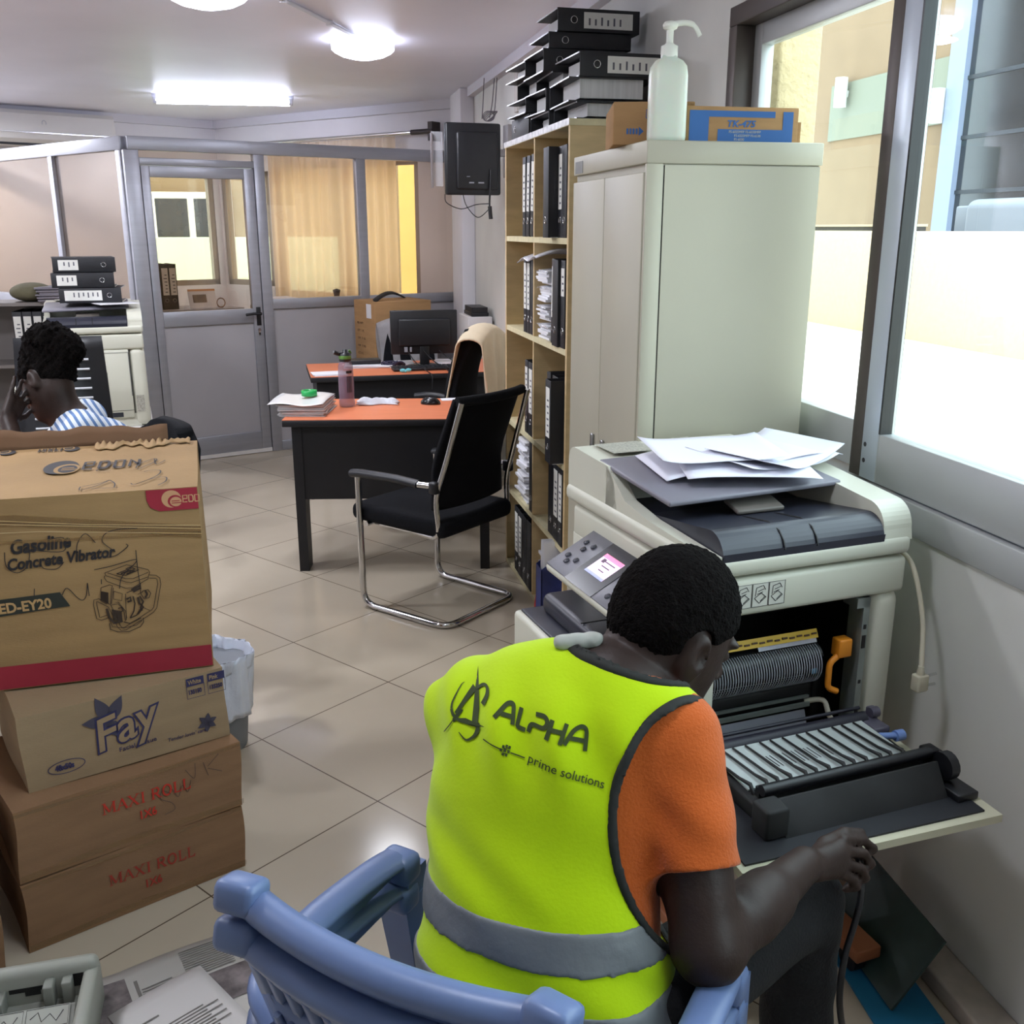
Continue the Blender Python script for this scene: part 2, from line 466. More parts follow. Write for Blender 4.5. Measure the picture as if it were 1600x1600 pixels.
# ---------------------------------------------------------------- glass office partition
AZP = math.degrees(math.atan2((K - C0).x, (K - C0).y))
PT = 2.175
GLP = glass_mat('office glass', (244, 236, 226), 1.3)
PANEL = mat('grey aluminium panel', (176, 174, 178), 0.5, 0.15, 0.03, 4, 0.05, 300)
MP = basis(C0, K - C0, (0, 0, 1))            # local x along the partition, y up, z towards the viewer
LP = (K - C0).length
part = thing('glass_partition', 'grey aluminium office partition with tall glass panes between the door and the pillar', 'partition')
m = MB(MP)
D_ = 0.028
def fr(m, x0, x1, y0, y1, d=D_): m.b2((x0, y0, -d), (x1, y1, d), bev=0.003)
fr(m, 0, LP, PT - 0.085, PT); 
fr(m, -0.03, 0.065, 0, PT - 0.085)
fr(m, 0.83, 0.905, 0, PT - 0.085); fr(m, 1.60, 1.675, 0, PT - 0.085); fr(m, LP - 0.07, LP - .005, 0, PT - 0.085)
fr(m, 0.905, 1.60, 1.04, 1.11); fr(m, 1.675, LP - .07, 1.04, 1.11)
fr(m, 0.905, 1.60, 0.0, 0.07); fr(m, 1.675, LP - .07, 0.0, 0.07)
fr(m, 0.065, 0.83, 2.0, 2.045)
m.build('frame', ALU, part)
m = MB(MP); m.b2((0.905, .07, -.008), (1.60, 1.04, .008)); m.b2((1.675, .07, -.008), (LP - .07, 1.04, .008))
m.build('lower_panel', PANEL, part)
for (x0, x1, y0, y1) in ((0.905, 1.60, 1.11, PT - .085), (1.675, LP - .07, 1.11, PT - .085), (0.065, 0.83, 2.045, PT - .085)):
    m = MB(MP); m.b2((x0, y0, -.003), (x1, y1, .003)); m.build('glass_pane', GLP, part)
# left wing
DL = azdir(-37.6)
MPL = basis(C0, -DL, (0, 0, 1))
pl = thing('glass_partition', 'left wing of the glass office partition running back behind the copier', 'partition')
m = MB(MPL)
fr(m, -2.6, -0.035, PT - 0.085, PT); fr(m, -0.10, -0.035, 0, PT - .085); fr(m, -1.03, -0.97, 0, PT - .085); fr(m, -2.6, -2.54, 0, PT - .085)
fr(m, -2.54, -1.03, 1.04, 1.11); fr(m, -.97, -.10, 1.04, 1.11)
m.build('frame', ALU, pl)
m = MB(MPL); m.b2((-2.54, 0, -.008), (-1.03, 1.04, .008)); m.b2((-.97, 0, -.008), (-.10, 1.04, .008)); m.build('lower_panel', PANEL, pl)
for (x0, x1) in ((-2.54, -1.03), (-.97, -.10)):
    m = MB(MPL); m.b2((x0, 1.11, -.003), (x1, PT - .085, .003)); m.build('glass_pane', GLP, pl)
# the door in it
dr = thing('glazed_door', 'grey aluminium door with a glass upper half and black lever handle', 'door')
m = MB(MP)
fr(m, 0.07, 0.125, 0.03, 1.995, .024); fr(m, 0.755, 0.825, 0.03, 1.995, .024)
fr(m, 0.125, 0.755, 1.925, 1.995, .024); fr(m, 0.125, 0.755, 0.95, 1.05, .024); fr(m, 0.125, 0.755, 0.03, 0.16, .024)
m.build('door_frame', ALU, dr)
m = MB(MP); m.b2((.125, .16, -.006), (.755, .95, .006)); m.build('door_panel', PANEL, dr)
m = MB(MP); m.b2((.125, 1.05, -.003), (.755, 1.925, .003)); m.build('glass_pane', GLP, dr)
m = MB(MP); m.b2((.775, .93, .024), (.808, 1.06, .03), bev=.003); m.cyl((.79, 1.015, .028), (.79, 1.015, .075), .011)
m.tube([(.80, 1.015, .07), (.74, 1.017, .072), (.685, 1.012, .068)], .010, flat=(1, .8))
m.build('lever_handle', BLACKP, dr)
m = MB(MP); m.cyl((.79, .90, .02), (.79, .90, .034), .012); m.b2((.782, .86, .024), (.798, .90, .03), bev=.002); m.build('lock_cylinder', CHROME, dr)
m = MB(MP); m.b2((.07, .004, -.02), (.825, .03, .03)); m.build('threshold_strip', mat('white strip', (225, 222, 218), .5), dr)
# ================================================================ OUTSIDE
PARA = mat('cream render', (206, 188, 158), 0.9, 0, 0.04, 20, 0.3, 60)
FACT = mat('tan facade', (132, 110, 84), 0.9, 0, 0.05, 2)
m = MB(); m.b2((XR + .12, -8, .45), (5.95, 17, .55)); struct(m.build('terrace_floor', mat('pale terrace screed', (225, 218, 205), 0.9, 0, 0.03, 3)))
m = MB(); m.b2((5.9, -8, .45), (6.1, 17, 1.575), bev=.01); struct(m.build('terrace_parapet', PARA))
m = MB(); m.b2((1.74, 3.50, .55), (1.90, 4.2, 3.6), bev=.01); struct(m.build('wall_pier', mat('rough stucco', (184, 166, 130), 0.95, 0, 0.06, 30, 0.9, 45)))
m = MB(); m.b2((1.44, 3.36, .95), (1.52, 3.45, 2.3)); m.b2((1.56, 3.38, .95), (1.60, 3.45, 2.3)); struct(m.build('trim_4', PALEALU))
bd = thing('office_block', 'tan rendered building across the terrace with a grey painted band and dark glazing', 'building')
m = MB(); m.b2((9.0, 12.9, -2), (9.4, 30, 6.5)); m.build('facade', FACT, bd)
m = MB(); m.b2((8.97, 12.75, 3.0), (9.0, 16.1, 3.86)); m.build('painted_band', mat('grey green paint', (124, 128, 112), 0.85), bd)
m = MB(); m.b2((8.9, 12.55, -2), (9.1, 12.9, 6.5)); m.build('corner_trim', mat('pale blue trim', (132, 142, 164), 0.5), bd)
m = MB(); m.b2((8.98, 7.2, -2), (9.02, 12.55, 6.5)); m.build('curtain_glazing', mat('dark tinted glass', (34, 38, 44), 0.12, 0, 0.25, 1.2, spec=.7), bd)
m = MB()
for z in (2.05, 2.75, 3.5, 4.6): m.b2((8.96, 7.2, z), (8.99, 12.55, z + .05))
m.build('glazing_bar', mat('dark bar', (44, 48, 56), .4, .3), bd)
for (y, z, wh) in ((15.55, 3.70, 'on the grey band of the tan building, nearer the window post'), (12.98, 3.22, 'on the grey band beside the pale blue corner trim')):
    lt = thing('wall_light', 'white cylinder wall light ' + wh, 'wall light', (8.93, y, z))
    m = MB(); m.cyl((-.10, 0, -.22), (-.10, 0, .22), .10); m.build('cylinder_shade', mat('white lamp shade', (236, 236, 232), .4), lt)
    m = MB(); m.cyl((.03, 0, -.02), (-.06, .18, .02), .05); m.cyl((.04, .12, 0), (-.02, .16, 0), .10); m.build('arm', mat('white lamp shade', (236, 236, 232), .4), lt)
m = MB(); m.b2((14, 6, -3), (20, 18.2, 4.4)); m.mat = 1; m.b2((13.97, 6, 1.0), (14.0, 18.2, 2.75))
tag(m.build('white_building', [mat('plain white render', (238, 236, 230), .9), mat('pink render', (226, 190, 172), .9)]), 'far white building with a pink lower storey behind the dark glazing', 'building')  # far building in even white and pink render
ac = thing('outdoor_unit', 'pale grey outdoor air handling unit standing beyond the terrace parapet', 'air conditioner', (7.0, 8.85, 0.55))
m = MB(); m.b2((-.35, -.75, 0), (.45, .30, 1.33), bev=.10, seg=4); m.build('casing', mat('pale grey metal', (122, 128, 140), .5), ac)
m = MB(); m.b2((-.30, .28, .98), (.30, .48, 1.27), bev=.02); m.build('duct_outlet', mat('pale grey metal', (122, 128, 140), .5), ac)
m = MB(); m.b2((6.35, 9.5, .5), (6.5, 15, 1.62)); m.mat = 1; m.b2((6.33, 9.5, 1.62), (6.52, 15, 1.645))
tag(m.build('low_roof_edge', [mat('dark roof edge', (70, 64, 60), .8), PARA]), 'dark low roof edge just beyond the terrace parapet', 'roof edge')
# beyond the far office windows
m = MB(); m.b2((-6, 12.6, -.5), (.6, 12.8, 1.5), bev=.01); struct(m.build('far_parapet', mat('pale green render', (206, 214, 184), .9)))
m = MB(); m.b2((-8, 17, -2), (5, 17.3, 6)); m.build('far_wall_render', FACT); struct(COL.objects['far_wall_render'])
fwn = thing('far_window', 'dark two pane window in the tan building seen through the office door', 'window', (-1.45, 16.98, 1.55))
m = MB(); m.b2((-.62, -.06, -.6), (.62, .02, .6)); m.build('frame', mat('pale window frame', (214, 208, 196), .6), fwn)
for x in (-.29, .29):
    m = MB(); m.b2((x - .24, -.075, -.52), (x + .24, -.055, .50)); m.build('pane', mat('dark tinted glass', (34, 38, 44), 0.12), fwn)
m = MB(MF); m.b2((-1.2, .0, 2.2), (2.6, 3.0, 2.28)); struct(m.build('yellow_lit_wall_outside', mat('yellow lit render', (220, 172, 100), .9, 0, .04, 4)))  # warm yellow light behind the curtain, put into the wall colour

# ================================================================ CEILING LIGHTS, AIR CONDITIONER
LAMPG = mat('lit opal diffuser', (245, 246, 255), 0.4, emit=(226, 232, 255), estr=8.0)
LAMPR = mat('white lamp rim', (226, 228, 236), .5)
def ceiling_lamp(x, y, label, power, r=.165):
    t = thing('ceiling_lamp', label, 'ceiling lamp', (x, y, CEIL))
    m = MB(); m.lathe([(r * .93, -.018), (r * .93, 0)], 40); m.build('base_plate', LAMPR, t)
    m = MB(); m.lathe([(0.001, -.098), (r * .35, -.094), (r * .7, -.080), (r * .92, -.062), (r, -.050), (r, -.018), (r * .9, -.0181)], 40); m.build('diffuser', LAMPG, t)
    L = bpy.data.lights.new('lamp_light', 'AREA'); L.shape = 'DISK'; L.size = .30; L.energy = power; L.color = (.92, .94, 1.0)
    lo = bpy.data.objects.new('lamp_light', L); COL.objects.link(lo); lo.parent = t; lo.location = (0, 0, -.103)
    return t
ceiling_lamp(.452, 5.74, 'lit round opal ceiling lamp with the surface cable running to it', 5)
ceiling_lamp(-.262, 4.60, 'lit round opal ceiling lamp cut by the top edge, nearest the camera', 10)
ceiling_lamp(-1.75, 2.9, 'added unseen opal ceiling lamp outside the left edge over the woman', 15)  # out of view, added to brighten the left side of the room
ceiling_lamp(.10, 1.35, 'added unseen opal ceiling lamp above the top edge over the camera', 4.5)  # added above the frame as extra light on the foreground
ceiling_lamp(-1.95, 4.5, 'added unseen opal ceiling lamp outside the left edge over the closed copier', 15)  # unseen, added to lift the light on the mid floor
TA, TB = Vector((-.885, 8.24, CEIL - .045)), Vector((.08, 8.18, CEIL - .045))
tl = thing('tube_light', 'lit fluorescent tube light on the ceiling above the office door', 'tube light', ((TA + TB) / 2)[:])
d = (TB - TA) / 2
m = MB(); m.cyl(-d, d, .026, n=16); m.build('tube', mat('lit tube', (245, 246, 255), .4, emit=(224, 230, 255), estr=26.0), tl)
m = MB(); m.box((0, 0, .032), (d.length * 2 + .06, .03, .026), rot=(0, 0, math.atan2(d.y, d.x))); m.build('batten', LAMPR, tl)
m = MB()
for s_ in (-1, 1): m.box((d * s_ * 1.015)[:], (.03, .05, .05), rot=(0, 0, math.atan2(d.y, d.x)), bev=.004)
m.build('end_caps', LAMPR, tl)
ceiling_lamp(-2.65, 8.15, 'added unseen opal ceiling lamp inside the glass office beyond the left edge', 24)  # added out of view to brighten the office and its far wall
# cable conduit on the ceiling
m = MB(); m.tube([(-.16, 4.4, CEIL - .012), (.14, 5.0, CEIL - .012), (.42, 5.62, CEIL - .012)], .010, 6)
for q in ((.045, 4.81), (.26, 5.27)): m.box((q[0], q[1], CEIL - .012), (.03, .03, .022))
tag(m.build('cable_conduit', LAMPR), 'thin white surface cable running across the ceiling to the round lamp', 'cable')
# air conditioner on the far left wall
ac = thing('air_conditioner', 'white wall mounted air conditioner above the office glass at the left edge', 'air conditioner')
acm = ML.copy()
m = MB(acm)
prof = [(0, 2.25), (-.14, 2.25), (-.20, 2.30), (-.21, 2.36), (-.20, 2.49), (-.17, 2.52), (0, 2.52)]
def zprof(m, pr, x0, x1):
    n = len(pr); vs = [(x0, p[1], p[0]) for p in pr] + [(x1, p[1], p[0]) for p in pr]
    m.add(vs, [tuple(range(n)), tuple(range(2 * n - 1, n - 1, -1))] + [(i + n, (i + 1) % n + n, (i + 1) % n, i) for i in range(n)])
zprof(m, prof, 1.02, 2.15); m.build('casing', mat('white ac plastic', (212, 210, 206), .45), ac)
m = MB(acm); m.b2((1.06, 2.345, -.218), (2.1, 2.352, -.205)); m.build('chrome_line', mat('bright strip', (236, 236, 240), .2, .4), ac)
m = MB(acm); m.b2((1.08, 2.253, -.165), (2.1, 2.285, -.15), rot=None); m.build('air_outlet', BLACKP, ac)
m = MB(acm); m.ribbon([(1.60 + .016 * math.cos(a), 2.425 + .020 * math.sin(a)) for a in [R(x) for x in range(-30, 211, 20)]], .007, z=-.2105, h=-.001); m.build('emblem', mat('light grey print', (176, 178, 184), .4), ac)
m = MB(acm); m.lathe([(.0001, .003), (.014, .003), (.016, 0)], 14, Matrix.Translation((2.06, 2.31, -.212)) @ Matrix.Rotation(PI, 4, 'X')); m.build('sensor', mat('blue grey sensor', (80, 84, 120), .4), ac)

# ================================================================ OFFICE BEHIND THE GLASS
# window frames of the far walls
WF = mat('grey brown window frame', (150, 138, 126), .5, .2)
w2 = bpy.data.objects.new('window_2', None); COL.objects.link(w2); struct(w2)
m = MB(MF)
for x in (.44, 1.25, 2.09): m.b2((x, 1.0, .01), (x + .05, 2.15, .07))
m.b2((.44, 1.0, .01), (2.14, 1.05, .07)); m.b2((.44, 2.10, .01), (2.14, 2.15, .07)); m.build('window_frame', WF, w2)
m = MB(MF); m.b2((.49, 1.05, .035), (2.09, 2.10, .04)); m.build('glass_pane', glass_mat('window glass'), w2)
w3 = bpy.data.objects.new('window_3', None); COL.objects.link(w3); struct(w3)
m = MB(MF)
for x in (2.22, 2.83): m.b2((x, 1.08, .01), (x + .05, 2.10, .07))
m.b2((2.22, 1.08, .01), (2.88, 1.13, .07)); m.b2((2.22, 2.05, .01), (2.88, 2.10, .07)); m.build('window_frame', WF, w3)
m = MB(MF); m.b2((2.27, 1.13, .035), (2.83, 2.05, .04)); m.build('glass_pane', glass_mat('window glass'), w3)
w4 = bpy.data.objects.new('window_4', None); COL.objects.link(w4); struct(w4)
m = MB(ML)
for x in (.06, .81): m.b2((x, 1.08, .01), (x + .05, 2.10, .07))
m.b2((.06, 1.08, .01), (.86, 1.13, .07)); m.b2((.06, 2.05, .01), (.86, 2.10, .07)); m.build('window_frame', WF, w4)
m = MB(ML); m.b2((.11, 1.13, .035), (.81, 2.05, .04)); m.build('glass_pane', glass_mat('window glass'), w4)

# curtain and its rod
cm = bpy.data.materials.new('sheer curtain'); cm.use_nodes = True
nt = cm.node_tree; nt.nodes.clear()
o_ = nt.nodes.new('ShaderNodeOutputMaterial'); mx = nt.nodes.new('ShaderNodeMixShader'); mx.inputs[0].default_value = .55
df = nt.nodes.new('ShaderNodeBsdfDiffuse'); df.inputs[0].default_value = (*srgb((230, 216, 202)), 1)
tr = nt.nodes.new('ShaderNodeBsdfTranslucent'); tr.inputs[0].default_value = (*srgb((248, 224, 190)), 1)
tp = nt.nodes.new('ShaderNodeBsdfTransparent'); mx2 = nt.nodes.new('ShaderNodeMixShader'); mx2.inputs[0].default_value = .80
nt.links.new(df.outputs[0], mx.inputs[1]); nt.links.new(tr.outputs[0], mx.inputs[2])
nt.links.new(tp.outputs[0], mx2.inputs[1]); nt.links.new(mx.outputs[0], mx2.inputs[2]); nt.links.new(mx2.outputs[0], o_.inputs[0])
def curtain_fn(u, v):
    x = .60 + 1.52 * u; y = .55 + 1.76 * v
    zz = -.09 + .022 * math.sin(u * 78 + 1.1 * math.sin(u * 9)) * (0.6 + .4 * (1 - v)) + .008 * math.sin(u * 31 + 2 * v)
    return (x, y, zz)
m = MB(MF); m.grid(curtain_fn, 220, 10)
tag(m.build('sheer_curtain', cm), 'sheer cream curtain drawn across the yellow lit office window', 'curtain')
rod = thing('curtain_rod', 'silver curtain rod with a dark bracket above the office window', 'curtain rod')
m = MB(MF); m.cyl((.28, 2.33, -.09), (2.3, 2.33, -.09), .014); m.build('rod', CHROME, rod)
m = MB(MF); m.cyl((.20, 2.33, -.09), (.42, 2.33, -.09), .020); m.b2((.20, 2.26, -.10), (.245, 2.40, 0)); m.build('bracket', mat('dark bracket', (62, 54, 54), .5, .3), rod)
# ================================================================ BOOKSHELF
PINE = mat('pale chipboard', (196, 172, 128), 0.65, 0, 0.10, 9, 0.05, 80, stretch=(1, 1, 4))
PINED = mat('chipboard edge', (206, 196, 158), 0.7, 0, 0.08, 25)
SX, SY0, SY1, SYD, SD = .975, 3.50, 4.575, 4.03, .34
LV = [.012, .385, .722, 1.158, 1.555, 1.952]
sh = thing('bookshelf', 'open chipboard bookshelf packed with black binders beside the grey cabinet', 'bookshelf', (SX, SY0, 0))
T_ = .022
for nm, y in (('side_panel', 0), ('side_panel', SY1 - SY0 - T_)):
    m = MB(); m.b2((0, y, 0), (SD, y + T_, 1.963)); m.build(nm, PINE, sh)
m = MB(); m.b2((.002, SYD - SY0 - .009, .02), (SD, SYD - SY0 + .009, 1.942)); m.build('divider', PINE, sh)
m = MB(); m.b2((SD - .008, T_, .02), (SD, SY1 - SY0 - T_, 1.942)); m.build('back_panel', PINE, sh)
for i, z in enumerate(LV):
    m = MB(); top = i == 5
    m.b2((-.004 if top else .001, -.004 if top else T_, z - .010), (SD, SY1 - SY0 + (.004 if top else -T_), z + .012))
    m.build('top_board' if top else 'shelf_board', PINED, sh)
m = MB(); m.b2((-.0055, -.003, 1.944), (-.004, SY1 - SY0 + .003, 1.966)); m.build('foil_edge', mat('taped silver edge', (200, 198, 196), .4, .3, .25, 40), sh)

# ---------------------------------------------------------------- lever arch binder: stands upright, spine on the -x side at the origin
BIND = mat('black binder board', (27, 28, 33), 0.55, 0, 0.18, 14, 0.05, 200)
PAGES = mat('paper edges', (206, 206, 206), 0.85, 0, 0.12, 3, 0.2, 160, stretch=(1, 1, 30))
LABW = mat('white spine label', (222, 222, 216), 0.6, 0, 0.04, 20)
LABT = mat('grey print', (96, 96, 104), .7)
EDGE = mat('worn metal edge', (190, 190, 194), .35, .6)
BH, BD = .318, .285
def make_binder(t, label_style=1, pages=True):
    r = thing('lever_arch_binder', 'x', 'binder')
    m = MB()
    m.b2((0, -t / 2, 0), (.004, t / 2, BH), bev=.0015); m.b2((.002, -t / 2, 0), (BD, -t / 2 + .003, BH)); m.b2((.002, t / 2 - .003, 0), (BD, t / 2, BH))
    m.build('cover', BIND, r)
    if pages:
        m = MB(); m.b2((.03, -t / 2 + .0032, .045), (BD - .02, t / 2 - .0032 - t * .12, BH - .045)); m.build('pages', PAGES, r)
    m = MB(); n = 20
    m.tube([(-.0008, .012 * math.cos(2 * PI * k / n), .062 + .012 * math.sin(2 * PI * k / n)) for k in range(n)], .0016, 6, closed=True); m.build('finger_ring', CHROME, r)
    m = MB(); e = .0022
    for y in (-t / 2 + .0015, t / 2 - .0015):
        m.b2((.01, y - e, -.0006), (BD, y + e, .002)); 
    m.build('metal_edge', EDGE, r)
    if label_style:
        w = min(t * .78, .054); z0, z1 = ((.10, .29) if label_style == 1 else (.19, .29))
        m = MB(); m.b2((-.0012, -w / 2, z0), (0, w / 2, z1)); lb = m.build('spine_label', LABW, r)
        m = MB()
        for k in range(6 if label_style == 1 else 3):
            zz = z0 + .018 + k * .024; m.b2((-.0016, -w * .3, zz), (-.0012, w * (.05 + .25 * random.random()), zz + .007))
        m.build('label_print', LABT, lb)
    return r
BP = {(t, s): make_binder(t, s) for t in (.078, .055) for s in (0, 1, 2)}
used_proto = set()
def binder(key, M, label, group):
    p = BP[key]
    if key in used_proto: o = dup(p)
    else: o = p; used_proto.add(key)
    loc, q, sc = M.decompose()
    o.location = loc; o.rotation_euler = q.to_euler(); o['label'] = label; o['group'] = group
    return o
def upright(x, y, z, tilt=0.0):
    return Matrix.Translation((x, y, z)) @ Matrix.Rotation(tilt, 4, 'X')
bays = {'near': 'near bay', 'far': 'far bay'}
rowname = ['top', 'second', 'third', 'fourth', 'bottom']
# (row from top, bay, y centre, thickness, label style, push-out, tilt)
SHB = [
 (0, 'near', 3.572, .055, 0, .00, 0), (0, 'near', 3.635, .055, 1, .01, 0), (0, 'near', 3.705, .078, 0, -.035, 0), (0, 'near', 3.785, .055, 0, .01, .03),
 (0, 'far', 4.085, .055, 1, .015, .07), (0, 'far', 4.17, .055, 1, .03, .05), (0, 'far', 4.235, .055, 1, .03, 0),
 (1, 'near', 3.575, .055, 2, .0, 0), (1, 'near', 3.65, .078, 0, -.01, 0), (1, 'near', 3.735, .055, 1, .02, .04),
 (1, 'far', 4.075, .055, 0, .01, .04), (1, 'far', 4.14, .055, 1, .02, .0), (1, 'far', 4.20, .055, 1, .02, .0),
 (2, 'near', 3.585, .078, 1, -.05, 0), (2, 'near', 3.672, .078, 1, .0, .0), (2, 'near', 3.77, .055, 1, .03, -.07),
 (2, 'far', 4.085, .078, 1, .01, 0), (2, 'far', 4.17, .055, 2, .02, 0),
 (3, 'near', 3.575, .055, 1, .0, 0), (3, 'near', 3.65, .078, 1, .01, 0), (3, 'near', 3.735, .078, 0, .02, 0),
 (3, 'far', 4.075, .055, 0, .01, 0),
 (4, 'far', 4.10, .078, 0, .0, 0), (4, 'far', 4.185, .078, 0, .0, 0), (4, 'far', 4.27, .078, 1, .0, 0), (4, 'far', 4.355, .078, 1, .01, 0),
]
cnt = {}
tot = {}
for r_ in SHB: tot[(r_[0], r_[1])] = tot.get((r_[0], r_[1]), 0) + 1
for row, bay, y, t, st, px, tilt in SHB:
    k = cnt.get((row, bay), 0); cnt[(row, bay)] = k + 1
    n = tot[(row, bay)]
    pos = 'only' if n == 1 else '%s from right' % ORD[k]
    lab = 'black upright binder, %s in the bookshelf %s %s row' % (pos, rowname[row] + ',', bay + ' bay') 
    lab = 'black upright binder, %s in the %s bay, %s row of the bookshelf' % (pos, bay, rowname[row])
    if st: lab += ', labelled'
    z = LV[4 - row] + .012
    binder((t, st), upright(SX + .002 + (px if px < 0 else px * .2), y, z + (abs(math.sin(tilt)) * t / 2), tilt), lab, 'binders standing in the bookshelf')

# binders lying flat on top of the bookshelf, in stepped piles
def lying(x0, y0, z, rz=0.0, spine='cam'):
    # height of the binder along +x, depth along y; spine towards the viewer (-y) or away
    if spine == 'cam': B = basis((0, 0, 0), (0, 1, 0), (0, 0, 1))      # binder x->world y, binder y->world z, binder z->world x
    else: B = basis((0, 0, 0), (0, -1, 0), (0, 0, -1))
    return Matrix.Translation((x0, y0, z)) @ Matrix.Rotation(rz, 4, 'Z') @ B
zt = 1.966
piles = [  # (name, y of spine side, [(thickness, style, x0 shift, y shift, spine, rz)...])
 ('nearest pile', 3.515, [(.055, 0, .015, 0.0, 'away', 0.02), (.078, 0, .0, .01, 'away', -.02), (.078, 1, .03, .0, 'cam', .04)]),
 ('middle pile', 3.815, [(.055, 0, .0, .0, 'cam', 0), (.078, 0, -.01, .01, 'cam', .05), (.055, 0, .02, .0, 'away', -.03), (.078, 0, -.02, .01, 'cam', .03), (.055, 0, .0, .01, 'cam', .02), (.078, 1, .03, .0, 'cam', .04)]),
 ('far pile', 4.11, [(.078, 0, .0, .0, 'cam', 0), (.055, 0, -.02, .0, 'cam', .05), (.078, 0, .01, .0, 'away', .0), (.055, 0, -.02, .01, 'cam', .06)]),
]
for nm, y, lst in piles:
    z = zt
    for i, (t, st, dx, dy, sp, rz) in enumerate(lst):
        z += t / 2
        M = lying(SX + .005 + dx, y + dy + (0 if sp == 'cam' else BD), z, rz, sp)
        where = 'lowest' if i == 0 else ('topmost' if i == len(lst) - 1 else ORD[i] + ' from below')
        binder((t, st), M, 'black binder lying flat on the bookshelf, %s in the %s' % (where, nm) + (', white label on spine' if st else ''), 'binders piled on top of the bookshelf')
        z += t / 2 + .0015
binder((.078, 0), Matrix.Translation((SX + .0, 4.44, zt)) @ Matrix.Rotation(0, 4, 'Z') @ basis((0, 0, .039), (1, 0, 0), (0, 0, 1)), 'black binder lying alone at the far end of the bookshelf top', 'binders piled on top of the bookshelf')

# papers and packets in the shelf
def paper_stack(name, label, cat, loc, w, d, h, n, jit=.012, rz=0.0, group=None, mt=None, seed=1, film=False):
    rnd = random.Random(seed)
    t = thing(name, label, cat, loc, rz, group)
    m = MB(); z = 0
    for i in range(n):
        hh = h / n * (.7 + .6 * rnd.random())
        if z + hh > h: hh = h - z
        if hh <= .0003: break
        m.box((rnd.uniform(-jit, jit), rnd.uniform(-jit, jit), z + hh / 2), (w * rnd.uniform(.93, 1.0), d * rnd.uniform(.93, 1.0), hh * .92), rot=(0, 0, rnd.uniform(-.06, .06)))
        z += hh
    m.build('sheets', mt or WHITEP, t)
    return t
t = paper_stack('paper_stack', 'tall ragged stack of loose papers in the far bay fourth row of the bookshelf', 'papers', (SX + .125, 4.27, LV[1] + .012), .22, .17, .285, 26, .02, seed=3)
t = paper_stack('paper_stack', 'slumped papers in clear sleeves on the bottom row near bay of the bookshelf', 'papers', (SX + .13, 3.86, LV[0] + .012), .22, .16, .25, 18, .025, seed=5)
for k, z in enumerate((.0, .075, .15, .215)):
    t = paper_stack('document_sleeve', 'clear plastic sleeve of papers, %s from below in the near bay second row' % ORD[k], 'sleeve', (SX + .12, 3.90, LV[3] + .013 + z), .22, .17, .055, 7, .012, seed=20 + k, group='sleeves of papers in the bookshelf')
    m = MB(); m.grid(lambda u, v: (-.12 + .24 * u, -.09 + .18 * v, .062 - .02 * abs(u - .5) + .006 * math.sin(9 * v + 4 * u + k)), 10, 8, .0006); m.build('clear_cover', plastic_film('clear film', (235, 236, 240), .35, .12), t)
m = MB(); m.grid(lambda u, v: (-.02 + .24 * u, .0 + .34 * v, .03 * math.sin(3 * u) - .02 * v + .008 * math.sin(11 * v)), 12, 14, .003)
tag(m.build('plastic_wallet', plastic_film('shiny wallet film', (222, 222, 230), .75, .15), None, (SX - .01, 3.86, LV[4] - .065)), 'crumpled clear plastic wallet tucked at the top of the second row', 'wallet')
t = thing('magazine_file', 'blue cardboard magazine file of papers in the bottom row near bay', 'file box', (SX - .06, 3.66, LV[0] + .012))
m = MB(); pr_ = [(0, 0), (.25, 0), (.25, .33), (.09, .33), (0, .26)]
for y in (-.045, .042): m.prism([(p[0], p[1]) for p in pr_], 0, .003, Matrix.Translation((0, y + .003, 0)) @ Matrix.Rotation(PI / 2, 4, 'X'))
m.b2((0, -.045, 0), (.003, .045, .26)); m.b2((0, -.045, 0), (.25, .045, .003)); m.build('case', mat('blue printed card', (52, 62, 120), .5, 0, .5, 6), t)
m = MB()
for k in range(7): m.box((.12, -.032 + k * .0105, .19), (.21, .002, .36 - .02 * (k % 3)), rot=(.02 * (k - 3), 0, 0))
m.build('papers', WHITEP, t)
m = MB(); m.box((0, 0, .05), (.03, .13, .10), rot=(0, .15, .2), bev=.01)
tag(m.build('red_packet', mat('red packet film', (196, 52, 44), .35, 0, .1, 20), None, (SX + .0, 3.80, LV[0] + .014)), 'small red packet on the bottom row of the bookshelf', 'packet')

# ================================================================ GREY STEEL CABINET AND WHAT STANDS ON IT
STEEL = mat('grey beige painted steel', (176, 172, 154), 0.45, 0.1, 0.04, 2.0, 0.02, 60)
STEELD = mat('cabinet gap', (38, 36, 34), .8)
CX0, CX1, CY0, CY1, CZ = .88, 1.352, 2.45, 3.11, 1.81
cb = thing('steel_cabinet', 'tall grey beige steel cupboard standing between the bookshelf and the copier', 'cabinet', (CX0, CY0, 0))
w, d = CX1 - CX0, CY1 - CY0
m = MB(); m.b2((.012, .008, .03), (w, d, CZ - .05)); m.b2((0, 0, CZ - .055), (w + .006, d, CZ), bev=.003); m.b2((.0, .0, .0), (w, d, .03))
m.b2((.0, 0, .03), (.045, .012, CZ - .055), bev=.002); m.b2((.045 + .004, .002, .03), (w, .008, CZ - .058)); m.build('body', STEEL, cb)
m = MB(); m.b2((.0455, .0035, .03), (.0485, .0079, CZ - .06)); m.build('seam', STEELD, cb)
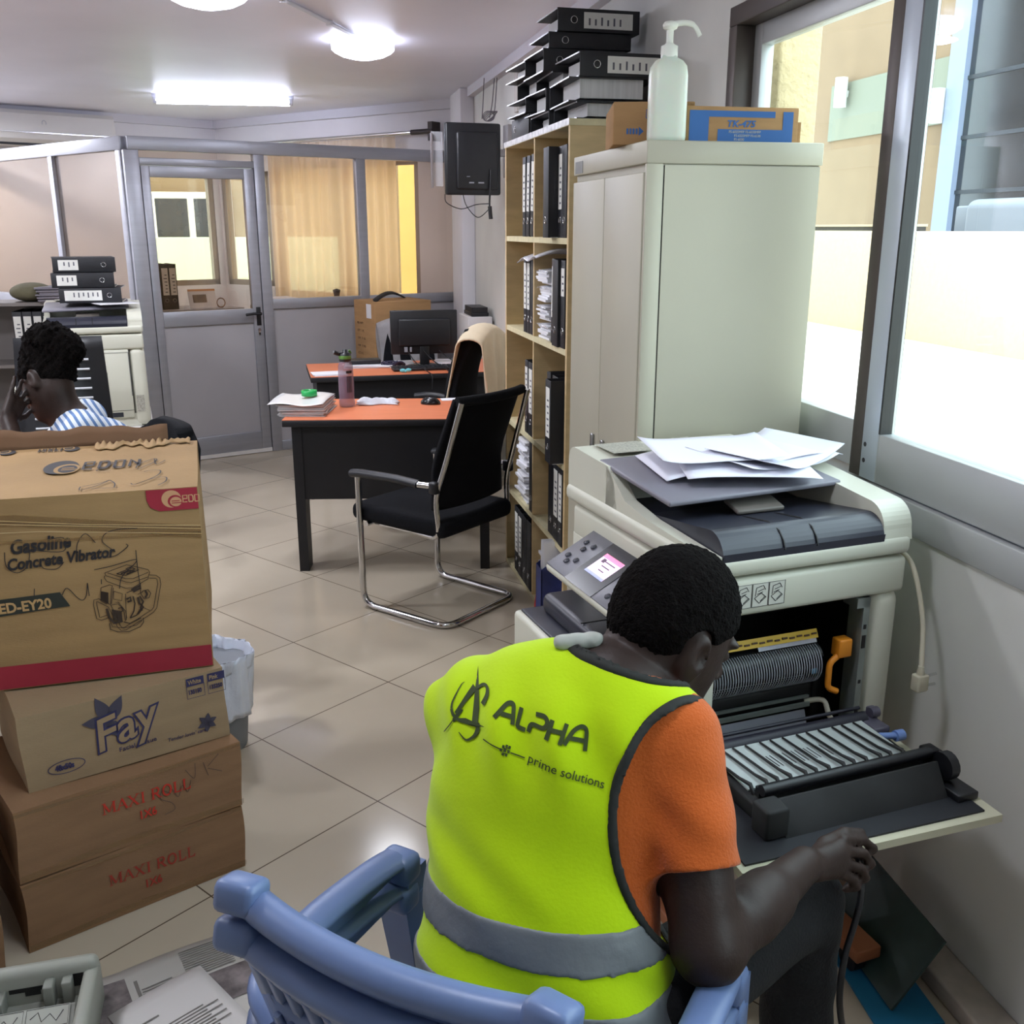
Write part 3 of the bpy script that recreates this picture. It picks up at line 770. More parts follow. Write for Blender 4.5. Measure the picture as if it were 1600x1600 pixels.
for k in range(2):
    m = MB(); m.b2((-.004, .012 + k * (d - .02) / 2, .06), (.012, .010 + (k + 1) * (d - .02) / 2 - .002, CZ - .075), bev=.003); dd = m.build('cabinet_door', STEEL, cb)
    m = MB(); yy = (d / 2 - .05) if k == 0 else (d / 2 + .05); m.b2((-.012, yy - .012, .86), (-.004, yy + .012, 1.0), bev=.003); m.build('door_handle', mat('dull chrome', (150, 150, 148), .3, .8), dd)
m = MB()
for y in (d - .07, d - .05): m.b2((-.0012, y, CZ - .04), (0, y + .008, CZ - .028))
m.b2((-.0010, d - .10, CZ - .05), (-.0002, d - .02, CZ - .015)); m.build('corner_plate', mat('grey plate', (120, 120, 116), .5, .3), cb)

t = thing('carton', 'plain brown carton with a blue arrow on the cabinet behind the pump bottle', 'carton', (.845, 2.62, CZ), R(-14))
m = MB(); m.b2((0, 0, 0), (.21, .30, .105), bev=.003); m.build('box', CARD, t)
BLUEP = mat('blue print', (44, 96, 160), .6)
m = MB(basis((0, -.0006, 0), (1, 0, 0), (0, 0, 1)))
for k in range(4): m.b2((.035 + k * .008, .026, 0), (.035 + k * .008 + .005, .040, .0004))
m.prism([(.067, .022), (.080, .033), (.067, .044)], 0, .0004); m.ribbon([(.085, .065), (.085, .085), (.115, .085), (.115, .065), (.085, .065)], .002); m.text('TK', .016, Matrix.Translation((.088, .069, 0))); m.build('printed_arrow', BLUEP, t)
t = thing('carton', 'brown and blue toner carton printed TK-475 on the right of the cabinet top', 'carton', (1.005, 2.515, CZ), R(-1.5))
m = MB(); m.b2((0, 0, 0), (.305, .22, .088), bev=.002); m.b2((.305, .01, .0), (.318, .012, .055)); m.build('box', CARD, t)
m = MB(basis((0, -.0006, 0), (1, 0, 0), (0, 0, 1)))
m.b2((.008, .003, 0), (.060, .078, .0003)); m.b2((.06, .063, 0), (.24, .078, .0003)); m.b2((.085, .003, 0), (.255, .034, .0003)); m.b2((.262, .003, 0), (.29, .078, .0003)); m.b2((.255, .003, 0), (.262, .034, .0003))
m.text('TK-475', .022, Matrix.Translation((.108, .040, .0002)), bold=.0006, shear=.2, xs=1.15); m.build('printed_panel', BLUEP, t)
m = MB(basis((0, -.0011, 0), (1, 0, 0), (0, 0, 1))); m.text('FS-6025MFP FS-6030MFP', .0085, Matrix.Translation((.115, .025, .0002))); m.text('FS-6525MFP FS-6530', .0085, Matrix.Translation((.13, .016, .0002))); m.text('FS-6030', .0085, Matrix.Translation((.13, .007, .0002)))
m.build('printed_lettering', mat('pale print', (190, 190, 184), .6), t)

t = thing('pump_bottle', 'translucent white pump bottle standing on the corner of the steel cabinet', 'bottle', (.95, 2.51, CZ), R(-12))
BOT = mat('milky plastic', (212, 220, 206), .35, spec=.5); BOT.node_tree.nodes['Principled BSDF'].inputs['Subsurface Weight'].default_value = .3
m = MB(); rings = []
for z, sx, sy in ((0, .90, .9), (.004, .98, .98), (.012, 1, 1), (.155, 1, 1), (.175, .93, .93), (.188, .72, .72), (.195, .42, .55), (.2, .38, .5)):
    rings.append([(.0475 * sx * (abs(math.cos(a)) ** .55) * (1 if math.cos(a) > 0 else -1), .036 * sy * (abs(math.sin(a)) ** .55) * (1 if math.sin(a) > 0 else -1), z) for a in [2 * PI * k / 36 for k in range(36)]])
m.loft(rings); m.build('bottle_body', BOT, t)
PUMP = mat('white pump plastic', (232, 234, 224), .35)
m = MB(); m.lathe([(.021, .196), (.021, .222), (.012, .226), (.009, .23), (.009, .262)], 20); m.build('screw_collar', PUMP, t)
m = MB(); m.lathe([(.010, .258), (.017, .262), (.019, .270), (.014, .277), (.0001, .279)], 18); m.tube(curve_pts([(0, 0, .270), (.03, 0, .275), (.052, 0, .272), (.064, 0, .262), (.074, 0, .245)], 5), [.007] * 12 + [.006] * 9, 8); m.build('pump_head', PUMP, t)

# ================================================================ TV, CABLES
tv = thing('television', 'black television seen from behind, hung on the window wall above the desks', 'television', (1.10, 6.2, 2.0), R(6))
m = MB(); m.box((.02, 0, 0), (.345, .05, .41), bev=.012); m.box((.04, -.03, -.01), (.26, .03, .33), bev=.014); m.build('housing', BLACKP, tv)
m = MB(); m.box((.0, -.046, -.135), (.03, .002, .008)); m.box((.06, -.046, -.135), (.035, .002, .008)); m.box((-.02, -.046, -.10), (.02, .002, .004)); m.build('socket_panel', mat('grey sockets', (140, 142, 150), .4), tv)
m = MB(); m.b2((.10, -.02, .02), (.27, .02, .06)); m.b2((.23, -.05, -.1), (.26, .05, .2)); m.build('wall_bracket', mat('grey bracket', (150, 146, 146), .5, .3), tv)
m = MB(); m.tube(curve_pts([(.12, -.05, -.06), (.115, -.055, -.15), (.11, -.05, -.25), (.115, -.05, -.34)], 6), .006, 6); m.tube([(.112, -.05, -.27), (.118, -.05, -.345)], .013, 8); m.build('power_lead', BLACKP, tv)
m = MB(); m.box((-.225, .03, -.01), (.008, .03, .31)); fr_ = m.build('acrylic_stand_edge', mat('grey edge', (120, 112, 112), .4, .3), tv)
m = MB(); m.box((-.19, .04, 0), (.07, .006, .31)); m.build('acrylic_sheet', plastic_film('clear acrylic', (232, 232, 236), .25, .05), tv)
m = MB()
for pts in ([(-.15, .02, -.2), (-.14, .02, -.25), (-.05, .02, -.285), (.04, 0, -.26), (.11, -.03, -.255)], [(-.04, .01, -.2), (-.02, .0, -.27), (.05, .0, -.335), (.11, -.03, -.29)]): m.tube(curve_pts(pts, 6), .0028, 5)
m.build('dangling_wires', BLACKP, tv)
WIRE = mat('grey wire', (96, 90, 96), .6)
m = MB()
for k, (a, b_) in enumerate((((1.30, 6.75, 2.53), (1.18, 6.2, 2.23)), ((1.33, 6.55, 2.53), (1.23, 6.22, 2.24)), ((1.335, 6.5, 2.52), (1.25, 6.22, 2.24)))):
    a, b_ = Vector(a), Vector(b_); m.tube(curve_pts([a, a.lerp(b_, .5) + Vector((0, 0, -.02 - .02 * k)), b_], 6), .003, 5)
for k in range(5): m.tube([(1.22 + .035 * math.cos(a) + .004 * k, 6.2 + .01 * math.sin(a * 2 + k), 2.245 + .028 * math.sin(a + .3 * k)) for a in [2 * PI * i / 16 for i in range(16)]], .0025, 5, closed=True)
tag(m.build('wire_bundle', WIRE), 'tangle of thin grey wires running from the ceiling to the television', 'wires')
m = MB(); m.b2((XR - .03, 5.55, 1.95), (XR, 5.62, 2.25)); m.b2((XR - .022, 5.95, 2.25), (XR, 6.03, CEIL - .06))
tag(m.build('cable_trunking', mat('off white trunking', (196, 190, 184), .6)), 'pale vertical cable trunking on the window wall beside the television', 'trunking')
# ================================================================ DESKS
ORANGE = mat('orange veneer', (214, 122, 82), 0.42, 0, 0.06, 5, 0.02, 60, stretch=(1, 7, 1))
BLACKW = mat('black laminate', (24, 24, 28), 0.5, 0, 0.12, 12, 0.03, 90)
def desk(label, loc, rz, L, D, leg=.045):
    t = thing('office_desk', label, 'desk', loc, rz)
    m = MB(); m.b2((0, 0, .718), (L, D, .7485), bev=.003); m.build('desk_edge', BLACKW, t)
    m = MB(); m.b2((.001, .001, .7488), (L - .001, D - .001, .7515)); m.build('desk_top', ORANGE, t)
    m = MB(); m.b2((.045, .045, .36), (L - .045, .07, .718)); m.build('modesty_panel', BLACKW, t)
    for x in (.035, L - .035 - leg):
        m = MB(); yz_prism(m, [(.04, 0), (.15, 0), (.16, .34), (D - .06, .60), (D - .06, .718), (.04, .718)], x, x + leg); m.build('leg', BLACKW, t)
    return t
desk('nearer orange topped black desk with the water bottle and mouse on it', (-.075, 4.603, 0), R(-10), .99, .58)
desk('farther orange topped black desk carrying the monitor', (.088, 5.955, 0), R(1.5), 1.20, .62)

# things on the nearer desk
DZ = .7518
SLV = mat('clear sleeve paper', (206, 206, 208), .3, 0, .06, 8)
t = paper_stack('paper_stack', 'stack of grey plastic sleeved papers on the left of the nearer desk', 'papers', (.045, 4.82, DZ), .22, .31, .055, 12, .010, R(-12), mt=SLV, seed=8)
m = MB(); m.grid(lambda u, v: (-.15 + .26 * u, -.17 + .34 * v, .060 + .006 * math.sin(7 * u + 3 * v)), 10, 10, .002); m.build('top_sleeve', mat('loose sleeve', (216, 216, 216), .25), t)
t = thing('tape_roll', 'bright green roll of tape on the sleeved papers', 'tape', (.06, 4.86, DZ + .068), R(20))
m = MB(); m.lathe([(.026, 0), (.038, 0), (.038, .026), (.026, .026), (.026, 0)], 28); m.build('tape', mat('green tape', (22, 160, 76), .35), t)
t = thing('water_bottle', 'tinted sports water bottle with black and green cap on the nearer desk', 'bottle', (.242, 4.905, DZ), R(20))
BOTM = bpy.data.materials.new('tinted clear bottle'); BOTM.use_nodes = True
bb = BOTM.node_tree.nodes['Principled BSDF']; bb.inputs['Base Color'].default_value = (*srgb((146, 122, 140)), 1); bb.inputs['Roughness'].default_value = .1; bb.inputs['Alpha'].default_value = .55
m = MB(); m.lathe([(.030, 0), (.038, .004), (.0395, .02), (.037, .05), (.0385, .10), (.037, .17), (.036, .20), (.028, .222), (.024, .228)], 28); m.build('bottle_body', BOTM, t)
m = MB(); m.lathe([(.026, .222), (.030, .226), (.030, .262), (.012, .266), (.012, .280), (.006, .282)], 24); m.tube(curve_pts([(-.01, 0, .262), (-.035, 0, .262), (-.058, 0, .272)], 5), .010, 8); m.build('cap', BLACKP, t)
m = MB(); m.lathe([(.0305, .236), (.0312, .238), (.0312, .250), (.0305, .252)], 24); m.tube([(.02, 0, .25), (.03, 0, .262), (.022, 0, .275)], .006, 6); m.build('green_ring', mat('green cap ring', (96, 140, 60), .5), t)
m = MB()
for k in range(4): m.b2((-.012 + k * .007, -.0396, .075), (-.009 + k * .007, -.0390, .155))
m.box((0, -.0392, .175), (.03, .001, .012)); m.build('printed_marks', INK, t)
def blob_cloth(name, label, cat, loc, rz, w, d, h, mt, seed, group=None):
    o = MB(); rnd = random.Random(seed); ph = [rnd.uniform(0, 6) for _ in range(6)]
    def f(u, v):
        x = (u - .5) * 2; y = (v - .5) * 2
        e = max(0, 1 - max(abs(x), abs(y)) ** 4)
        return (x * w / 2 + .01 * math.sin(5 * y + ph[0]), y * d / 2 + .012 * math.sin(4 * x + ph[1]), h * (.25 + .75 * abs(math.sin(3.1 * x + 1.5 * y + ph[2]) * math.cos(2.2 * y - x + ph[3]))) * e + .004)
    o.grid(f, 26, 22, .004)
    b_ = o.build(name, mt, None, loc); b_.rotation_euler = (0, 0, rz); return tag(b_, label, cat, group)
blob_cloth('folded_cloth', 'rumpled white cloth on the nearer desk between bottle and mouse', 'cloth', (.40, 4.97, DZ), R(-5), .20, .13, .03, mat('pale cloth', (206, 208, 216), .9), 4)
t = thing('computer_mouse', 'small black computer mouse on the nearer desk', 'mouse', (.655, 4.885, DZ), R(65))
m = MB(); m.ell((0, 0, .004), (.030, .052, .032), 22, 12); m.build('mouse_body', mat('glossy black plastic', (18, 18, 21), .22), t)
m = MB(); m.box((0, .026, .0335), (.0025, .035, .003), rot=(-.45, 0, 0)); m.build('button_split', mat('dark grey seam', (52, 52, 56), .5), t)
m = MB(); m.box((0, 0, .0012), (.10, .075, .0012)); tag(m.build('note_slip', WHITEP, None, (.775, 5.0, DZ)), 'white slip of paper beside the chair back on the nearer desk', 'paper')

# things on the farther desk
mo = thing('monitor', 'black computer monitor seen from behind on the farther desk', 'monitor', (.815, 6.32, DZ), R(-1))
m = MB(); m.box((0, 0, .215), (.425, .028, .275), bev=.006); m.box((.0, -.022, .215), (.33, .03, .17), bev=.012, seg=3); m.build('housing', BLACKP, mo)
m = MB(); m.b2((-.03, -.02, .01), (.03, .015, .16), bev=.004); m.build('stand_neck', BLACKP, mo)
m = MB(); m.lathe([(.11, 0), (.108, .008), (.06, .014), (.0001, .016)], 32, Matrix.Diagonal((1, .75, 1, 1))); m.build('stand_base', mat('glossy black plastic', (18, 18, 21), .22), mo)
m = MB(); m.box((-.12, -.032, .11), (.02, .01, .03)); m.box((-.09, -.032, .11), (.012, .01, .03)); m.build('sockets', mat('grey sockets', (140, 142, 150), .4), mo)
m = MB()
for k in range(3): m.tube(curve_pts([(-.11 + .1 * k, -.035, .10), (-.07 + .12 * k, -.08, .04), (-.02 + .13 * k, -.30, .008), (0 + .13 * k, -.385, -.01), (.0 + .13 * k, -.39, -.09)], 7), .0035, 5)
m.build('cables', BLACKP, mo)
t = thing('keyboard', 'black keyboard lying on the farther desk below the monitor', 'keyboard', (.80, 6.15, DZ), R(2))
m = MB(); m.box((0, 0, .01), (.42, .13, .018), bev=.004); m.build('case', BLACKP, t)
m = MB()
for r_ in range(4):
    for c_ in range(14): m.box((-.19 + c_ * .0285, -.045 + r_ * .029, .021), (.022, .022, .006))
m.build('keys', mat('key caps', (40, 41, 46), .5), t)
for k, (x, y, rz, w, d, lab) in enumerate(((.20, 6.06, .05, .21, .14, 'white papers at the front left corner of the farther desk'), (.46, 6.38, -.1, .30, .2, 'white papers under the black tray on the farther desk'), (.66, 6.42, .1, .2, .12, 'white papers left of the monitor stand'), (1.02, 6.40, -.2, .25, .16, 'white papers right of the monitor stand'))):
    paper_stack('paper_stack', lab, 'papers', (x, y, DZ), w, d, .010 + .004 * k, 4, .008, rz, seed=40 + k)
m = MB(); m.box((.44, 6.42, DZ + .03), (.2, .13, .022), bev=.004); tag(m.build('desk_tray', BLACKP), 'flat black tray resting on papers on the farther desk', 'tray')
t = thing('cable_coil', 'small tangle of dark cable left of the monitor', 'cable', (.585, 6.33, DZ))
m = MB()
for k in range(5): m.tube([((.045 + .005 * k) * math.cos(a) + .01 * k, .03 * math.sin(a), .02 + .012 * math.sin(2 * a + k)) for a in [2 * PI * i / 18 for i in range(18)]], .005, 6, closed=True)
m.build('coil', mat('dark blue cable', (46, 44, 70), .5), t)
t = thing('small_figurine', 'tiny turquoise bow shaped figure on the front edge of the farther desk', 'figurine', (.66, 6.03, DZ))
m = MB(); m.ell((-.018, 0, .014), (.018, .008, .012), 10, 6); m.ell((.018, 0, .016), (.018, .008, .012), 10, 6); m.ell((0, 0, .010), (.008, .008, .010), 10, 6); m.build('bow', mat('turquoise plastic', (110, 196, 204), .4), t)

# big carton behind the desks
cw = basis((.575, 7.14, 0), (.93, .34, 0), (-.34, .93, 0))
t = thing('carton', 'big brown carton with a black strip on top standing behind the farther desk', 'carton')
m = MB(cw); m.b2((0, 0, 0), (.45, .36, 1.10), bev=.004); m.build('box', CARD, t)
m = MB(cw); m.grid(lambda u, v: (.02 + .36 * u, .02 + .05 * v + .25 * u, 1.105 + .045 * math.sin(PI * u) + .01 * v), 12, 2, .012); m.build('black_flap', mat('black foam', (24, 22, 24), .8), t)
mw = basis((.575, 7.14, 0), (.34, -.93, 0), (0, 0, 1)) ; mw = Matrix(mw)
mw.translation = Vector((.575, 7.14, 0)) + Vector((-.34, .93, 0)).normalized() * .36 + Vector((-.93, -.34, 0)).normalized() * .001
m = MB(mw)
for r_, words in enumerate(('MEL: M PY', 'QTY  1  PC', 'G.W.  15  KG', 'N.W.  12  KG', 'C.T.  0  L', 'MADE IN CHINA')): m.text(words, .024, Matrix.Translation((.05, .93 - r_ * .055, .0)))
m.build('printed_lettering', mat('brown print', (84, 62, 44), .8), t)
m = MB(mw); m.b2((.22, .98, -.001), (.30, 1.08, .001)); m.build('white_sticker', WHITEP, t)

# ================================================================ CANTILEVER CHAIR
ch = thing('cantilever_chair', 'black mesh cantilever chair on a chrome sled frame beside the nearer desk', 'chair', (.575, 4.085, 0), R(40.6))
r_ = .0145
loop = rounded([(-.25, .235, .60), (-.245, .235, .014), (-.235, -.235, .014), (.235, -.235, .014), (.245, .235, .014), (.25, .235, .60)], .07, 6)
m = MB(); m.tube(loop, r_, 10); m.build('sled_frame', CHROME, ch)
for s_ in (-1, 1):
    m = MB(); m.tube(rounded([(s_ * .20, -.02, .385), (s_ * .225, -.20, .385), (s_ * .235, -.185, .56), (s_ * .225, -.235, .70), (s_ * .215, -.315, .955)], .06, 6), .0115, 10, flat=(1, 1)); m.build('back_post', CHROME, ch)
    m = MB(); m.tube([(s_ * .262, .255, .605), (s_ * .262, .20, .612), (s_ * .262, .0, .618), (s_ * .258, -.12, .612)], .024, 10, flat=(1, .72)); m.build('armrest', mat('armrest plastic', (30, 31, 36), .45), ch)
    m = MB(); m.cyl((s_ * .262, -.12, .612), (s_ * .243, -.185, .61), .013); m.build('armrest_joint', CHROME, ch)
    m = MB(); m.box((s_ * .243, -.19, .605), (.035, .04, .05), bev=.008); m.build('clamp', BLACKP, ch)
m = MB()
def seatf(u, v):
    x = (u - .5) * .46; y = -.20 + .47 * v
    return (x, y, .462 - .03 * max(0, (v - .8) / .2) ** 2 - .012 * (1 - (2 * u - 1) ** 2))
m.box((0, .04, .425), (.475, .53, .078), bev=.03, seg=4); m.build('seat', BLACKF, ch)
m = MB(); m.b2((-.2, -.1, .375), (.2, .2, .395)); m.tube([(-.245, .20, .385), (.245, .20, .385)], .011); m.build('seat_support', CHROME, ch)
MESHM = mat('black mesh fabric', (15, 15, 19), .9, 0, .3, 200, .3, 600, spec=.15)
def backf(u, v):
    x = (u - .5) * (.45 - .03 * v); z = .50 + .455 * v
    y = -.17 - .075 * max(0, (v - .35) / .65) - .07 * max(0, (v - .5)) - .035 * (1 - (2 * u - 1) ** 2)
    return (x, y, z)
m = MB(); m.grid(backf, 16, 20, .022); m.build('backrest', MESHM, ch)
tp_ = [backf(u / 12, 1.0) for u in range(13)]
m = MB(); m.tube([(p[0], p[1] - .008, p[2]) for p in tp_], .020, 10); m.build('top_rail', BLACKF, ch)

# office chair with the cream jacket over it (seen edge on) between the two desks
oc = thing('office_chair', 'black office chair with a cream jacket hung on its back between the desks', 'chair', (.735, 5.42, 0), R(64))
m = MB(); m.box((0, .0, .47), (.48, .48, .08), bev=.03, seg=3); m.build('seat', BLACKF, oc)
m = MB()
def bk(u, v):
    x = (u - .5) * .46 * (1 - .25 * v * v); z = .55 + .55 * v; return (x, -.22 - .09 * v + .05 * math.sin(PI * v) - .03 * (1 - (2 * u - 1) ** 2), z)
m.grid(bk, 14, 16, .07); m.build('backrest', BLACKF, oc)
m = MB(); m.cyl((0, 0, .08), (0, 0, .44), .028); m.build('gas_column', BLACKP, oc)
m = MB()
for k in range(5):
    a = 2 * PI * k / 5; m.tube([(0, 0, .10), (.16 * math.cos(a), .16 * math.sin(a), .085), (.29 * math.cos(a), .29 * math.sin(a), .065)], [.028, .022, .016], 8)
m.build('star_base', BLACKP, oc)
for k in range(5):
    a = 2 * PI * k / 5; m = MB(); c_ = Vector((.29 * math.cos(a), .29 * math.sin(a), .028)); d_ = Vector((-math.sin(a), math.cos(a), 0)) * .02; m.cyl(c_ - d_, c_ + d_, .028); m.build('caster', BLACKP, oc)
for s_ in (-1, 1):
    m = MB(); m.tube(rounded([(s_ * .25, -.05, .45), (s_ * .28, -.05, .66), (s_ * .28, .10, .685), (s_ * .28, .2, .67)], .05), .018, 8, flat=(1.2, .8)); m.build('armrest', BLACKP, oc)
CREAM = mat('cream jacket cloth', (208, 192, 164), .9, 0, .06, 8, .3, 40)
m = MB()
def jk(u, v):  # draped over the top of the backrest: front side, over the top, back side
    s = (v - .5) * 2; w = (u - .5) * (.52 + .04 * math.sin(6 * v)); top = 1.165
    fold = .018 * math.sin(17 * u + 2 * s) * min(1, abs(s) * 1.5)
    if abs(s) < .22: a = s / .22 * PI / 2; return (w, -.30 + .080 * math.sin(a) + fold * .3, top - .05 + .05 * math.cos(a) - .06 * (2 * u - 1) ** 2)
    h = (abs(s) - .22) / .78
    return (w * (1 - .12 * h), -.30 + (1 if s > 0 else -1) * (.080 + .04 * h) + fold + .03 * h, top - .05 - (.38 if s < 0 else .42) * h - .06 * (2 * u - 1) ** 2)
m.grid(jk, 26, 40, .008); tag(m.build('jacket', CREAM, None), 'cream jacket draped over the black office chair between the desks', 'jacket')
jj = COL.objects['jacket']; jj.location = (.735, 5.42, -.02); jj.rotation_euler = (0, 0, R(64)); jj.scale = (.97, .97, .97); oc.scale = (.97, .97, .97)
# chair behind the farther desk with a grey jacket
oc2 = dup(oc, (.765, 6.76, 0), (0, 0, R(172)), 'black office chair behind the monitor with a grey jacket on its back')
m = MB(); m.grid(jk, 26, 40, .008); j2 = m.build('jacket', mat('grey jacket cloth', (150, 148, 150), .95, 0, .1, 10, .3, 40)); tag(j2, 'grey jacket draped over the chair behind the monitor', 'jacket'); j2.location = (.765, 6.76, 0); j2.rotation_euler = (0, 0, R(172)); j2.scale = (.87, .87, .87); oc2.scale = (.87, .87, .87)
m = MB(); m.b2((.0, 0, 0), (.12, .3, .025), bev=.003); m.b2((.005, .01, .025), (.115, .29, .06)); t = m.build('side_table_box', [BLACKP]); tag(t, 'black low case on a pedestal by the window wall behind the jacket chair', 'case'); t.location = (1.20, 6.75, 1.02)
m = MB(); m.b2((1.17, 6.72, 0), (1.34, 7.1, 1.019), bev=.004); tag(m.build('pedestal', mat('white pedestal', (206, 204, 204), .6)), 'narrow white pedestal by the window wall in the far corner', 'pedestal')

# ================================================================ ITEMS ON THE OFFICE LEDGE BEHIND THE GLASS
m = MB(MP); m.b2((.10, .985, -.75), (.80, 1.035, -.30)); m.b2((.93, 1.0, -.55), (2.2, 1.035, -.05)); 
lg = thing('office_counter', 'counter behind the office glass carrying binders and papers', 'counter')
m.build('counter_top', mat('grey counter', (150, 146, 146), .6), lg)
m = MB(MP)
for x in (.14, .76): m.b2((x, 0, -.7), (x + .04, .985, -.35))
for x in (.95, 2.1): m.b2((x, 0, -.5), (x + .04, 1.0, -.1))
m.build('counter_support', mat('grey counter', (150, 146, 146), .6), lg)
for k, x in enumerate((.19, .275, .33)):
    M = MP @ Matrix.Translation((x, 1.036, -.42)) @ Matrix(((0, 1, 0, 0), (0, 0, 1, 0), (1, 0, 0, 0), (0, 0, 0, 1))) @ Matrix.Rotation(PI, 4, 'Z')
    binder((.055, 1), M, 'binder with white label standing behind the door glass, %s from the left' % ORD[k], 'binders behind the door glass')
t = thing('desk_calendar', 'white desk calendar with a photo panel standing behind the door glass', 'calendar')
cm_ = MP @ Matrix.Translation((.43, 1.036, -.40)) @ Matrix.Rotation(-.3, 4, 'X')
m = MB(cm_); m.b2((0, 0, 0), (.20, .14, .004)); m.build('page', WHITEP, t)
m = MB(cm_); m.b2((.03, .04, .004), (.13, .10, .005)); m.build('picture', mat('brown picture', (110, 88, 66), .6, 0, .4, 40), t)
m = MB(cm_); m.b2((.0, .125, .004), (.20, .14, .005)); m.build('orange_band', mat('orange band', (206, 142, 84), .6), t)
m = MB(MP @ Matrix.Translation((.66, 1.036, -.4))); m.tube([(.03 * math.cos(a), .035 + .033 * math.sin(a), 0) for a in [2 * PI * k / 20 for k in range(20)]], .004, 6, closed=True)
tag(m.build('tape_ring', mat('tan ring', (150, 118, 96), .5)), 'thin ring of tape standing behind the door glass', 'tape')
t = paper_stack('paper_stack', 'small pile of printed papers behind the glass beside the door', 'papers', (MP @ Vector((1.02, 1.036, -.16)))[:], .2, .26, .075, 9, .01, R(20), seed=70)
m = MB(MP @ Matrix.Translation((1.22, 1.036, -.16))); 
for dx in (0, .065): m.tube([(dx + .028 * math.cos(a), .03 + .025 * math.sin(a), 0) for a in [2 * PI * k / 18 for k in range(18)]], .003, 5, closed=True)
m.tube([(.028, .035, 0), (.037, .035, 0)], .003, 5); tag(m.build('spectacles', BLACKP), 'pair of dark rimmed spectacles on the ledge behind the glass', 'spectacles')
m = MB(MP @ Matrix.Translation((1.50, 1.036, -.2))); m.lathe([(.05, 0), (.055, .03), (.035, .06), (.02, .065), (.03, .11), (.0001, .12)], 16, Matrix.Rotation(-PI / 2, 4, 'X')); tag(m.build('desk_ornament', mat('dark ornament', (70, 62, 60), .5)), 'small dark ornament on the ledge near the curtain', 'ornament')
